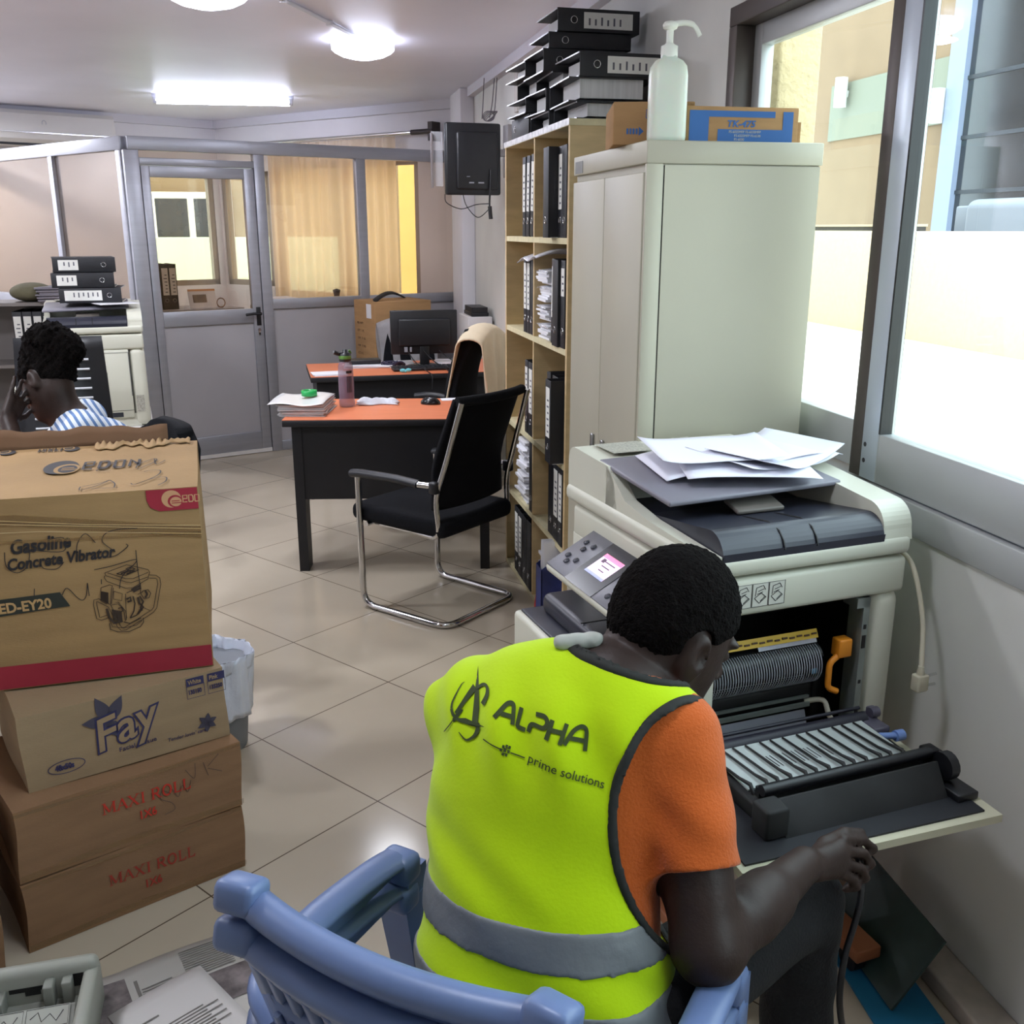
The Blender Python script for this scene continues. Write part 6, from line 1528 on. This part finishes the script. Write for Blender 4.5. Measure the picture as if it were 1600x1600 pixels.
_rt, _up, _fw = np.array((.9767, -.2147, 0)), np.array((.0594, .27, .961)), np.array((.2064, .9386, -.2765))
HR = .45 * _rt - .25 * _up - .86 * _fw; HF = .78 * _rt - .36 * _up + .52 * _fw
hr, hf, hu = unit(HR), HF, None
LO, HI = (-.06, .86, .0), (1.02, 1.80, 1.19)
B = Field(LO, HI, .0042)
for p, k in TORSO: B.add(p, k)
Lp, hr, hf, hu = head_prims(B, HC, hr, hf, hu, 1.05)
B.add(capP((.428, 1.272, .945), HC - hu * .062 - hf * .022, .060, .056), .05)
B.add(capP(Rsh, Rel, .053, .046), .04); B.add(capP(Rel, Rel * .45 + Rwr * .55, .045, .040), .02); B.add(capP(Rel * .6 + Rwr * .4, Rwr, .041, .027), .02)
hand_prims(B, [((.735, 1.190, .655), (.797, 1.214, .652), .0155), ((.738, 1.186, .648), (.795, 1.206, .640), .0160), ((.742, 1.184, .640), (.789, 1.200, .626), .0150)],
  [[(.797, 1.214, .655), (.811, 1.223, .661), (.855, 1.236, .646), (.876, 1.236, .627), (.857, 1.229, .618)], [(.795, 1.21, .648), (.807, 1.21, .650), (.847, 1.218, .634), (.861, 1.216, .614), (.841, 1.212, .605)],
   [(.79, 1.204, .636), (.801, 1.202, .635), (.836, 1.205, .617), (.845, 1.204, .599), (.828, 1.206, .592)], [(.787, 1.2, .626), (.795, 1.199, .620), (.820, 1.199, .603), (.827, 1.199, .588), (.811, 1.203, .584)]],
  [(.750, 1.205, .655), (.780, 1.228, .658), (.822, 1.240, .662), (.857, 1.246, .652)])
Lel, Lwr = np.array((.45, 1.47, .69)), np.array((.585, 1.60, .66))
B.add(capP(Lsh, Lel, .052, .045), .04); B.add(capP(Lel, Lwr, .043, .027), .02)
lh = lambda x, y, z: Lwr + np.array((.848 * y + .53 * x, -.53 * y + .848 * x, z))
hand_prims(B, [(lh(.02, -.02, 0), lh(.075, -.025, 0), .015), (lh(.02, .0, 0), lh(.08, .0, 0), .0155), (lh(.02, .02, 0), lh(.075, .022, 0), .015)],
  [[lh(.08, -.032 + .021 * i, 0), lh(.112 + .006 * (i in (1, 2)), -.034 + .022 * i, -.004), lh(.135 + .008 * (i in (1, 2)), -.034 + .022 * i, -.020)] for i in range(4)], [lh(.02, .03, 0), lh(.05, .052, -.005), lh(.075, .058, -.012)])
hipR, kneR, ankR = (.385, 1.06, .54), (.770, 1.262, .525), (.775, 1.235, .085); hipL, kneL, ankL = (.235, 1.15, .54), (.475, 1.51, .525), (.49, 1.47, .085)
for h_, k_, a_ in ((hipR, kneR, ankR), (hipL, kneL, ankL)):
    B.add(capP(h_, k_, .080, .055), .04); B.add(capP(k_, a_, .053, .036), .02); B.add(capP(a_, np.array(a_) + (.07, .11, -.045), .036, .030), .02)
mb_(B.build('body', SKIN, man, 1)); del B
# hair
H = Field(HC - .15, HC + .15, .0028)
H.add(ellP(Lp(0, -.010, .024), (.0855, .1065, .1105), (hr, hf, hu)), 0); H.noise(vnoise(.0012, 420)); H.noise(vnoise(.001, 190, 2))
H.both(planeF(HC + hu * .0035, -(hu - .65 * hf))); H.cut(ellP(Lp(.082, -.010, -.004), (.03, .027, .034), (hr, hf, hu)), .004); H.cut(ellP(Lp(-.082, -.010, -.004), (.03, .027, .034), (hr, hf, hu)), .004)
mb_(H.build('hair', HAIRM, man, 0)); del H
# orange T-shirt
TEE = mat('orange jersey', (188, 90, 34), .92, 0, .06, 6, .25, 240, spec=.15, sheen=.2)
S = Field((.0, .90, .42), (.72, 1.62, 1.06), .0042)
for p, k in TORSO: S.add(p, k, .008)
for sh_, el_ in ((Rsh, Rel), (Lsh, Lel)):
    sl = S.like()
    e_ = sh_ * .36 + el_ * .64
    sl.add(capP(sh_, el_, .060, .060) if sh_ is Rsh else capP(sh_, el_, .052, .055), 0, .0); 
    wr = 55
    sl.noise(lambda X, Y, Z: .0022 * np.sin(95 * Z + 40 * X - 30 * Y) * np.clip((.93 - Z) / .08, 0, 1))
    sl.both(planeF(e_, unit(el_ - sh_)))
    kk = .03; hh = np.maximum(kk - np.abs(S.F - sl.F), 0) / kk; S.F = np.minimum(S.F, sl.F) - hh * hh * kk * .25
S.cut(capP((.428, 1.272, .960), HC - hu * .062 - hf * .022, .066, .075)); S.both(planeF((0, 0, .47), (0, 0, -1)))
mb_(S.build('t_shirt', TEE, man, 1)); del S
# hi-vis vest, its black binding and its reflective bands
VEST = mat('fluorescent yellow cloth', (176, 208, 5), .85, 0, .04, 6, .06, 200, spec=.15)
VEST.node_tree.nodes['Principled BSDF'].inputs['Sheen Weight'].default_value = .15
armR = ellP((.520, 1.118, .795), (.140, .155, .186), (br_, bf_, unit((.06, .10, .99)))); armL = ellP((.075, 1.425, .78), (.055, .12, .16), A3(.2))
neck = ellP((.452, 1.272, .985), (.095, .075, .062), A3(.5))
def vest_field(off, h=.0042):
    V = Field((.0, .86, .44), (.66, 1.50, 1.03), h)
    for p, k in TORSO: V.add(p, k, .0)
    V.add(capP((.34, 1.31, .93), Lsh + (-.022, .012, .004), .05, .058), .04)
    V.F = V.F - off
    def folds(X, Y, Z):
        w1 = np.exp(-(((Z - .925) / .045) ** 2)); w2 = np.exp(-(((Z - .60) / .07) ** 2)); w3 = np.exp(-(((X - .44) / .05) ** 2)) * np.exp(-(((Z - .74) / .06) ** 2))
        w4 = np.exp(-(((Z - .75) / .05) ** 2)) * np.clip((.30 - X) / .1, 0, 1)
        return -.0060 * w1 * np.sin(60 * X - 35 * Y + 25 * Z) - .0055 * w2 * np.sin(40 * X + 18 * Y + 42 * Z) - .004 * w4 * np.sin(45 * X + 60 * Z) - .006 * w3 * np.sin(70 * X + 55 * Z) - .0012 * np.sin(26 * X + 31 * Z + 9 * Y)
    V.noise(folds); return V
V = vest_field(.020); V.cut(armR); V.cut(armL); V.cut(neck); V.both(planeF((0, 0, .475), (0, 0, -1)))
vest = mb_(V.build('vest', VEST, man, 1)); del V
bvhv = BVHTree.FromObject(vest, bpy.context.evaluated_depsgraph_get()) if False else None
E_ = vest_field(.0); base = E_.F.copy()
def ring(cutter, w):
    G = Field((.0, .86, .44), (.66, 1.50, 1.03), .0042); fn, lo, hi = cutter
    d = fn(*G.full()).astype(np.float32); G.F = np.maximum(np.abs(base - .0185) - .0055, np.abs(d - .002) - w); return G
G = ring(armR, .0065); G2 = ring(armL, .0065); G3 = ring(neck, .0055); G.F = np.minimum(np.minimum(G.F, G2.F), G3.F)
G.both(planeF((0, 0, .475), (0, 0, -1))); mb_(G.build('binding', mat('black binding tape', (26, 28, 24), .8, 0, .1, 40), man, 1)); del G, G2, G3
SILV = mat('grey reflective tape', (106, 110, 112), .5, .1, .10, 7, .15, 40)
for z0, w_ in ((.6865, .0255), (.592, .0255)):
    G = Field((.0, .86, .44), (.66, 1.50, 1.03), .0042); pf = planeF((.30, 1.1, z0), (.10, .16, 1))
    G.F = np.maximum(base - .0222, -(base - .012)); G.both(lambda X, Y, Z: np.abs(pf(X, Y, Z)) - w_); G.cut(armR, off=.004); G.cut(armL, off=.004); G.both(planeF((0, 0, .475), (0, 0, -1)))
    mb_(G.build('reflective_band', SILV, man, 1))
del G, base, E_
# trousers and shoes
T = Field((.05, .90, .0), (1.0, 1.76, .66), .005)
T.add(ellP((.292, 1.105, .545), (.176, .133, .115), A3(.1)), 0)
for h_, k_, a_ in ((hipR, kneR, ankR), (hipL, kneL, ankL)):
    T.add(capP(h_, k_, .088, .066), .04); T.add(capP(k_, np.array(a_) + (0, 0, .01), .066, .056), .02)
T.noise(lambda X, Y, Z: .002 * np.sin(70 * Z + 30 * X) * np.sin(25 * Y)); T.both(planeF((0, 0, .62), (0, 0, 1))); T.both(planeF((0, 0, .075), (0, 0, -1)))
mb_(T.build('trousers', mat('black trousers', (14, 14, 17), .9, 0, .15, 12, .3, 200), man, 1)); del T
for a_ in (ankR, ankL):
    a_ = np.array(a_); T = Field(a_ - .2, a_ + .25, .005); T.add(capP(a_ + (0, 0, -.02), a_ + (.075, .118, -.04), .046, .042), .0); T.add(capP(a_ + (0, 0, .01), a_ + (0, 0, -.04), .046, .046), .02)
    T.both(planeF((0, 0, .002), (0, 0, -1))); mb_(T.build('shoe', BLACKP, man, 1)); del T
# white cloth at the collar
T = Field((.28, 1.20, .95), (.46, 1.36, 1.08), .003); T.add(capP((.355, 1.282, 1.020), (.405, 1.278, 1.022), .011, .012), .01); T.noise(vnoise(.0012, 160)); mb_(T.build('collar_label', mat('white cloth label', (168, 170, 162), .8), man, 1)); del T

# lettering on the back of the vest, laid onto the cloth
me = vest.data
bvhv = BVHTree.FromPolygons([v.co[:] for v in me.vertices], [list(p.vertices) for p in me.polygons])
LD = Vector((-.2064, -.9386, .2765)); LXa = Vector((.9767, -.2147, 0)); LYa = Vector((.0594, .27, .961))
def on_vest(m, p, lift):
    """p = lettering point in centimetre-like units; lays it on the vest along the lettering direction"""
    O = Vector((.265, 1.207, .939)) + LXa * p[0] + LYa * p[1]
    h, n_, i, d = bvhv.ray_cast(O + LD * .5, -LD)
    return (h + n_ * lift) if h else None
def vest_print(name, strokes=(), polys=(), texts=(), mt=INK, lift=.0016):
    m2 = MB()
    for pts, w in strokes:
        P = [Vector((a, b, 0)) for a, b in pts]; Q_ = []
        for i in range(len(P) - 1):
            n = max(1, int((P[i + 1] - P[i]).length / .006))
            Q_ += [P[i].lerp(P[i + 1], k / n) for k in range(n)]
        Q_.append(P[-1])
        if isinstance(w, tuple): ws = [w[0] + (w[1] - w[0]) * k / max(1, len(Q_) - 1) for k in range(len(Q_))]
        else: ws = w
        m2.ribbon([(q.x, q.y) for q in Q_], ws)
    for txt, size, x, y, ang, kw in texts: m2.text(txt, size, Matrix.Translation((x, y, 0)) @ Matrix.Rotation(R(ang), 4, 'Z'), depth=0, **kw)
    for L_, R2 in polys:   # strips given by two edge curves
        n = len(L_); m2.add([(a, b, 0) for a, b in L_] + [(a, b, 0) for a, b in R2], [(i, i + n, i + n + 1, i + 1) for i in range(n - 1)])
    out = [on_vest(m2, v, lift) for v in m2.v]
    keep = [f for f in m2.f if all(out[i] is not None for i in f)]
    me_ = bpy.data.meshes.new(name); me_.from_pydata([(o if o is not None else Vector((.3, 1.2, .8))) - Vector((.29, 1.10, 0)) for o in out], [], keep); me_.materials.append(mt); me_.update()
    o_ = bpy.data.objects.new(name, me_); COL.objects.link(o_); o_.parent = man; return o_
pk = 1.0 / 1124
def VX(x, y): return ((x / 3.478 + 640 - 800) * pk, -(y / 3.478 + 980 - 1130) * pk)
def VL(pts): return [VX(*p) for p in pts]
def vc(pts, n=6): return [(q.x, q.y) for q in curve_pts([(*VX(*p), 0) for p in pts], n)]
tk = .0058
letters = [(vc([(462, 500), (505, 455), (535, 430), (560, 428), (568, 450), (560, 530)]), tk), (VL([(498, 478), (562, 492)]), tk),
  (vc([(612, 445), (590, 520), (590, 535), (605, 545), (632, 552)]), tk), (vc([(648, 560), (668, 520), (725, 530), (748, 505), (735, 475), (690, 468)]), tk),
  (VL([(775, 488), (740, 585)]), tk), (VL([(850, 505), (808, 605)]), tk), (VL([(760, 535), (832, 550)]), tk), (vc([(832, 605), (880, 545), (920, 522), (945, 525), (955, 550), (942, 640)]), tk), (VL([(868, 575), (948, 592)]), tk)]
sub = [(VL([(405, 615), (500, 650)]), .0016), (VL([(550, 665), (628, 688)]), .0016)]
dots = [(VL([(x - 6, y - 2), (x + 6, y + 2)]), .0038) for x, y in ((512, 636), (530, 634), (545, 640), (500, 652), (520, 655), (540, 660), (510, 672), (528, 676))] + [(VL([(512, 636), (540, 660), (528, 676), (500, 652), (545, 640)]), .0008)]
vest_print('brand_lettering', letters + sub + dots, texts=[('prime solutions', .0165, *VX(640, 705), -16.5, dict(space=1.02, bold=.0001))], mt=mat('dark olive vest print', (44, 58, 8), .8))
emb = [(vc([(285, 365), (262, 385), (222, 460), (215, 500)]), (.0006, .0032)), (vc([(215, 500), (228, 530), (262, 552), (330, 562), (372, 560)]), (.0040, .0050)), (vc([(372, 545), (372, 580), (350, 620), (305, 645), (262, 612)]), (.0070, .0010)), (vc([(175, 632), (235, 545), (285, 470), (340, 405), (395, 360), (420, 365), (422, 400), (398, 450)]), (.0010, .0055)), (vc([(240, 520), (300, 440), (350, 380)]), (.0040, .0085))]
spire = (VL([(362, 285), (350, 400), (345, 470), (338, 550)]), VL([(363, 285), (375, 400), (380, 470), (372, 556)])); bar = (VL([(235, 545), (300, 540), (410, 552)]), VL([(250, 552), (310, 566), (411, 554)])); wedge = (VL([(176, 634), (230, 540), (262, 498)]), VL([(172, 636), (240, 560), (285, 500)]))
vest_print('brand_emblem', emb, [spire, bar, wedge], mt=mat('dark olive vest print', (44, 58, 8), .8), lift=.0019)
# black cord hanging from his hand
m = MB(); m.tube(curve_pts([(.815, 1.222, .640), (.842, 1.222, .620), (.838, 1.20, .572), (.826, 1.19, .530), (.806, 1.178, .475), (.80, 1.17, .40), (.83, 1.19, .30)], 8), .0055, 8)
tag(m.build('hand_cord', BLACKP), 'black cord hanging from the hand of the man in the vest', 'cord')

# ---------------------------------------------------------------- the woman at the left desk
wo = thing('person', 'woman in a blue and white striped shirt resting her head on her hand', 'person', (-.60, 3.52, 0))
def wb_(o): o.location = (.60, -3.52, 0); return o
wr_, wf0, wu0 = None, np.array((-.743, .347, -.572)), np.array((-.397, .522, .752))
wf = unit(wf0); wr_ = unit(np.cross(wf, wu0)); WH = np.array((-.838, 3.66, 1.092))
B = Field((-1.25, 3.15, .0), (-.38, 3.95, 1.34), .006)
Lw, wr_, wf, wu = head_prims(B, WH, wr_, wf, wu0, .98)
fa = unit((-.94, .30, 0)); ra = unit((.30, .94, 0))
WT = [(ellP((-.60, 3.52, .55), (.165, .13, .12), (ra, fa, up_)), .05), (ellP((-.625, 3.535, .68), (.14, .11, .13), (ra, fa, up_)), .06), (ellP((-.665, 3.57, .83), (.155, .110, .14), (ra, unit(fa - up_ * .4), unit(up_ + fa * .4))), .06),
      (capP((-.765, 3.625, .945), (-.70, 3.47, .945), .05, .052), .05), (capP((-.765, 3.64, .945), (-.745, 3.765, .945), .05, .052), .05)]
for p, k in WT: B.add(p, k)
B.add(capP((-.765, 3.63, .94), WH - wu * .06 - wf * .02, .048, .050), .04)
nsh, nel, nwr = np.array((-.695, 3.475, .94)), np.array((-.86, 3.36, .775)), np.array((-.945, 3.53, .985))
B.add(capP(nsh, nel, .046, .038), .03); B.add(capP(nel, nwr, .037, .026), .02)
hd = unit(np.array((-.90, 3.63, 1.10)) - nwr); sd = unit(np.cross(hd, (.9, -.3, .3))); nn_ = np.cross(sd, hd)
LHn = lambda x, y, z: nwr + hd * x + sd * y + nn_ * z
hand_prims(B, [(LHn(.02, -.02, 0), LHn(.075, -.026, 0), .014), (LHn(.02, 0, 0), LHn(.08, 0, 0), .0145), (LHn(.02, .02, 0), LHn(.075, .024, 0), .014)],
   [[LHn(.08, -.033 + .022 * i, 0), LHn(.115, -.040 + .027 * i, .004), LHn(.145 + .006 * (i in (1, 2)), -.044 + .030 * i, .0)] for i in range(4)], [LHn(.02, .03, 0), LHn(.05, .055, 0), LHn(.08, .066, 0)], .0088)
fsh, fel, fwr = np.array((-.745, 3.765, .94)), np.array((-.93, 3.83, .80)), np.array((-1.14, 3.72, .79))
B.add(capP(fsh, fel, .046, .038), .03); B.add(capP(fel, fwr, .037, .026), .02)
hand_prims(B, [(fwr, fwr + (-.08, -.02, 0), .02)], [[fwr + (-.08, -.04 + .02 * i, 0), fwr + (-.12, -.045 + .022 * i, 0), fwr + (-.145, -.045 + .022 * i, -.008)] for i in range(4)], [fwr + (-.02, -.03, 0), fwr + (-.06, -.06, 0)])
for s_ in (-1, 1):
    h_ = np.array((-.60, 3.52, .53)) + ra * .085 * s_; k_ = h_ + fa * .42; a_ = k_ + (0, 0, -.44)
    B.add(capP(h_, k_, .075, .055), .04); B.add(capP(k_, a_, .052, .036), .02); B.add(capP(a_, a_ + fa * .14 + (0, 0, -.04), .034, .028), .02)
wb_(B.build('body', SKIN, wo, 1)); del B
H = Field(WH - .2, WH + .26, .0042)
H.add(ellP(Lw(0, -.014, .026), (.082, .100, .106), (wr_, wf, wu)), 0); H.add(ellP(Lw(0, -.070, .110), (.085, .085, .072), (wr_, wf, wu)), .03); H.add(ellP(Lw(.02, -.115, .06), (.06, .06, .06), (wr_, wf, wu)), .03)
H.noise(vnoise(.0045, 95)); H.noise(vnoise(.0035, 210, 1.0)); H.both(planeF(WH + wu * .0, -(wu - .55 * wf)))
H.cut(ellP(Lw(-.085, -.012, -.006), (.03, .03, .038), (wr_, wf, wu)), .004)
wb_(H.build('hair', HAIRM, wo, 0)); del H
STR = bpy.data.materials.new('blue striped shirt'); STR.use_nodes = True
nt = STR.node_tree; b = nt.nodes['Principled BSDF']; tc = nt.nodes.new('ShaderNodeTexCoord'); mp = nt.nodes.new('ShaderNodeMapping'); mp.inputs['Rotation'].default_value = (0, R(25), R(-15))
wv = nt.nodes.new('ShaderNodeTexWave'); wv.inputs['Scale'].default_value = 15; wv.inputs['Distortion'].default_value = 1.2; wv.inputs['Detail'].default_value = 1; wv.inputs['Detail Scale'].default_value = .6
rp_ = nt.nodes.new('ShaderNodeValToRGB'); rp_.color_ramp.interpolation = 'CONSTANT'; rp_.color_ramp.elements[0].color = (*srgb((92, 124, 172)), 1); rp_.color_ramp.elements[1].position = .42; rp_.color_ramp.elements[1].color = (*srgb((214, 222, 230)), 1)
nt.links.new(tc.outputs['Object'], mp.inputs['Vector']); nt.links.new(mp.outputs['Vector'], wv.inputs['Vector']); nt.links.new(wv.outputs['Fac'], rp_.inputs['Fac']); nt.links.new(rp_.outputs['Color'], b.inputs['Base Color']); b.inputs['Roughness'].default_value = .85
S = Field((-1.05, 3.15, .42), (-.38, 3.95, 1.08), .006)
for p, k in WT: S.add(p, k, .012)
for sh_, el_ in ((nsh, nel), (fsh, fel)):
    sl = S.like(); sl.add(capP(sh_, el_, .058, .055), 0); sl.both(planeF(sh_ * .35 + el_ * .65, unit(el_ - sh_)))
    kk = .03; hh = np.maximum(kk - np.abs(S.F - sl.F), 0) / kk; S.F = np.minimum(S.F, sl.F) - hh * hh * kk * .25
S.noise(lambda X, Y, Z: .003 * np.sin(40 * X + 55 * Z) * np.sin(30 * Y)); S.cut(capP((-.765, 3.63, .955), WH - wu * .06 - wf * .02, .058, .07)); S.both(planeF((0, 0, .50), (0, 0, -1)))
wb_(S.build('striped_shirt', STR, wo, 1)); del S
T = Field((-1.25, 3.2, .0), (-.38, 3.9, .66), .007)
T.add(ellP((-.60, 3.52, .55), (.172, .138, .12), (ra, fa, up_)), 0)
for s_ in (-1, 1):
    h_ = np.array((-.60, 3.52, .53)) + ra * .085 * s_; k_ = h_ + fa * .42; T.add(capP(h_, k_, .083, .064), .04); T.add(capP(k_, k_ + (0, 0, -.40), .062, .05), .02)
T.both(planeF((0, 0, .62), (0, 0, 1))); wb_(T.build('skirt_trousers', mat('dark trousers', (30, 30, 40), .9), wo, 1)); del T
m = MB(); ec = Vector(Lw(-.082, -.012, -.052) if False else Lw(.084, -.010, -.050)); m.tube([ec + Vector((.008 * math.cos(a), 0, .008 * math.sin(a))) for a in [2 * PI * k / 12 for k in range(12)]], .0018, 5, closed=True); e_o = m.build('earring', CHROME, wo); wb_(e_o)
# her chair and the high backed chair beyond it
def task_chair(label, loc, rz, high):
    t = thing('office_chair', label, 'chair', loc, rz)
    m = MB(); m.box((0, .0, .44), (.48, .47, .08), bev=.03, seg=3); m.build('seat', BLACKF, t)
    m = MB(); m.cyl((0, 0, .08), (0, 0, .41), .028); m.build('gas_column', BLACKP, t)
    m = MB()
    for k in range(5):
        a = 2 * PI * k / 5 + .3; m.tube([(0, 0, .10), (.16 * math.cos(a), .16 * math.sin(a), .085), (.28 * math.cos(a), .28 * math.sin(a), .065)], [.028, .022, .016], 8)
    m.build('star_base', BLACKP, t)
    for k in range(5):
        a = 2 * PI * k / 5 + .3; m = MB(); c_ = Vector((.28 * math.cos(a), .28 * math.sin(a), .028)); d_ = Vector((-math.sin(a), math.cos(a), 0)) * .02; m.cyl(c_ - d_, c_ + d_, .028); m.build('caster', BLACKP, t)
    for s_ in (-1, 1):
        m = MB(); m.tube(rounded([(s_ * .25, -.16, .42), (s_ * .275, -.14, .66), (s_ * .275, .12, .675)], .06), .022, 8, flat=(1.2, .8)); m.build('armrest', BLACKP, t)
    if not high:
        m = MB()
        def bk2(u, v):
            hw = .235 * min(1, (1 - v) * 5 + .78); return ((2 * u - 1) * hw, -.23 - .05 * v + .03 * (2 * u - 1) ** 2, .50 + .455 * v - .03 * max(0, abs(2 * u - 1) - .6) ** 2 * 6 * v)
        m.grid(bk2, 18, 14, .055); m.build('backrest', BLACKF, t)
    else:
        m = MB()
        def hb(u, v): return ((2 * u - 1) * .22 * (1.0 - .12 * v), -.22 - .10 * v, .50 + .60 * v)
        m.grid(hb, 2, 10, .025); bk_ = m.build('backrest', BLACKP, t)
        m = MB()
        for k in range(8):
            v = .30 + k * .075
            p0, p1 = Vector(hb(.18, v)), Vector(hb(.82, v)); m.tube([p0 + Vector((0, -.004, 0)), p1 + Vector((0, -.004, 0))], .006, 6); m.tube([p0 + Vector((0, .028, 0)), p1 + Vector((0, .028, 0))], .006, 6)
        m.build('pale_slots', mat('pale slot', (190, 192, 196), .6), bk_)
    return t
task_chair('black low backed office chair the woman in the striped shirt sits on', (-.650, 3.45, 0), R(118), False)
task_chair('black high backed chair with pale slots behind the woman, before the closed copier', (-1.07, 4.80, 0), R(185), True)
dk = desk('black and orange desk at the left edge where the woman rests her arms', (-2.12, 3.20, 0), R(4), 1.10, .70)
m = MB(); m.b2((0, 0, 0), (.30, .26, .19), bev=.015); m.b2((.02, -.01, .14), (.28, .27, .215), bev=.01)
t = thing('desk_printer', 'small grey desk printer at the left edge before the woman', 'printer', (-1.30, 3.28, .752), R(-10)); m.build('case', mat('pale grey device', (150, 156, 162), .45), t)
m = MB(); m.b2((.03, -.004, .04), (.27, .002, .10)); m.build('paper_slot', mat('mid grey slot', (96, 102, 110), .5), t)
m = MB(); m.lathe([(.010, 0), (.010, .003), (.0001, .003)], 14, Matrix.Translation((.24, -.001, .125)) @ Matrix.Rotation(PI / 2, 4, 'X')); m.build('button', WHITEP, t)

# low shelf of binders and soft things behind the closed copier
ls = thing('low_bookcase', 'low grey bookcase of binders behind the closed copier at the left edge', 'bookcase', (-2.15, 6.62, 0))
LSG = mat('grey bookcase board', (122, 116, 112), .6)
m = MB(); m.b2((0, .30, 0), (.86, .32, 1.15)); m.b2((0, 0, 0), (.02, .32, 1.15)); m.b2((.84, 0, 0), (.86, .32, 1.15)); m.build('carcass', LSG, ls)
for z in (.01, .40, .78, 1.155):
    m = MB(); m.b2((0, -.005, z - .01), (.865, .32, z + .01)); m.build('shelf_board', LSG, ls)
for k in range(8):
    M = Matrix.Translation((-1.645 + .058 * k - .0, 6.635, .792)) @ Matrix.Rotation(PI / 2, 4, 'Z')
    binder((.055, 1), M, 'black binder with white label in the low bookcase, %s from the right' % ORD[7 - k], 'binders in the low bookcase')
m = MB(); m.ell((0, 0, .055), (.125, .14, .058), 24, 14); cu_ = m.build('olive_cushion', mat('olive cloth', (104, 100, 78), .95, 0, .15, 12, .4, 30), None, (-1.57, 6.76, 1.166)); tag(cu_, 'rounded olive bag lying on the low bookcase at the left', 'bag')
for k, (x, y, w, d, h, sd_) in enumerate(((-1.41, 6.72, .24, .24, .09, 61),)): paper_stack('paper_stack', 'untidy stack of papers and folders on the low bookcase beside the copier', 'papers', (x, y, 1.166), w, d, h, 12, .015, .2, seed=sd_, mt=mat('mixed folders', (120, 116, 124), .7, 0, .5, 3))
m = MB(); m.b2((0, 0, 0), (.15, .20, .12), bev=.003); c_ = m.build('box', CARD); 
t = thing('carton', 'small brown carton on the pedestal behind the woman and left of the copier', 'carton', (-1.41, 6.40, 1.02)); c_.parent = t; c_.location = (0, 0, 0)
m = MB(); m.b2((-1.44, 6.385, 0), (-1.22, 6.605, 1.019), bev=.004); tag(m.build('pedestal', LSG), 'grey pedestal standing between the low bookcase and the closed copier', 'pedestal')

# ================================================================ shared groups of repeated kinds
GROUPS = {'ceiling_lamp': 'round ceiling lamps', 'office_chair': 'black office chairs', 'office_desk': 'office desks', 'copier': 'cream copiers', 'plastic_chair': 'stacked blue plastic chairs',
          'paper_stack': 'stacks of paper', 'carton': 'cardboard cartons', 'wall_light': 'outdoor wall lights', 'jacket': 'jackets on chair backs', 'glass_partition': 'glass office partitions', 'loose_sheet': 'loose sheets', 'pedestal': 'pedestals', 'person': 'people in the office'}
for o in list(COL.objects):
    if o.parent is None and 'category' in o:
        g = GROUPS.get(o.name.split('.')[0])
        if g and 'group' not in o: o['group'] = g
for o in [o for o in COL.objects if o.get('label') == 'x']:      # binder sizes that were not needed
    for c in list(o.children_recursive): bpy.data.objects.remove(c)
    bpy.data.objects.remove(o)
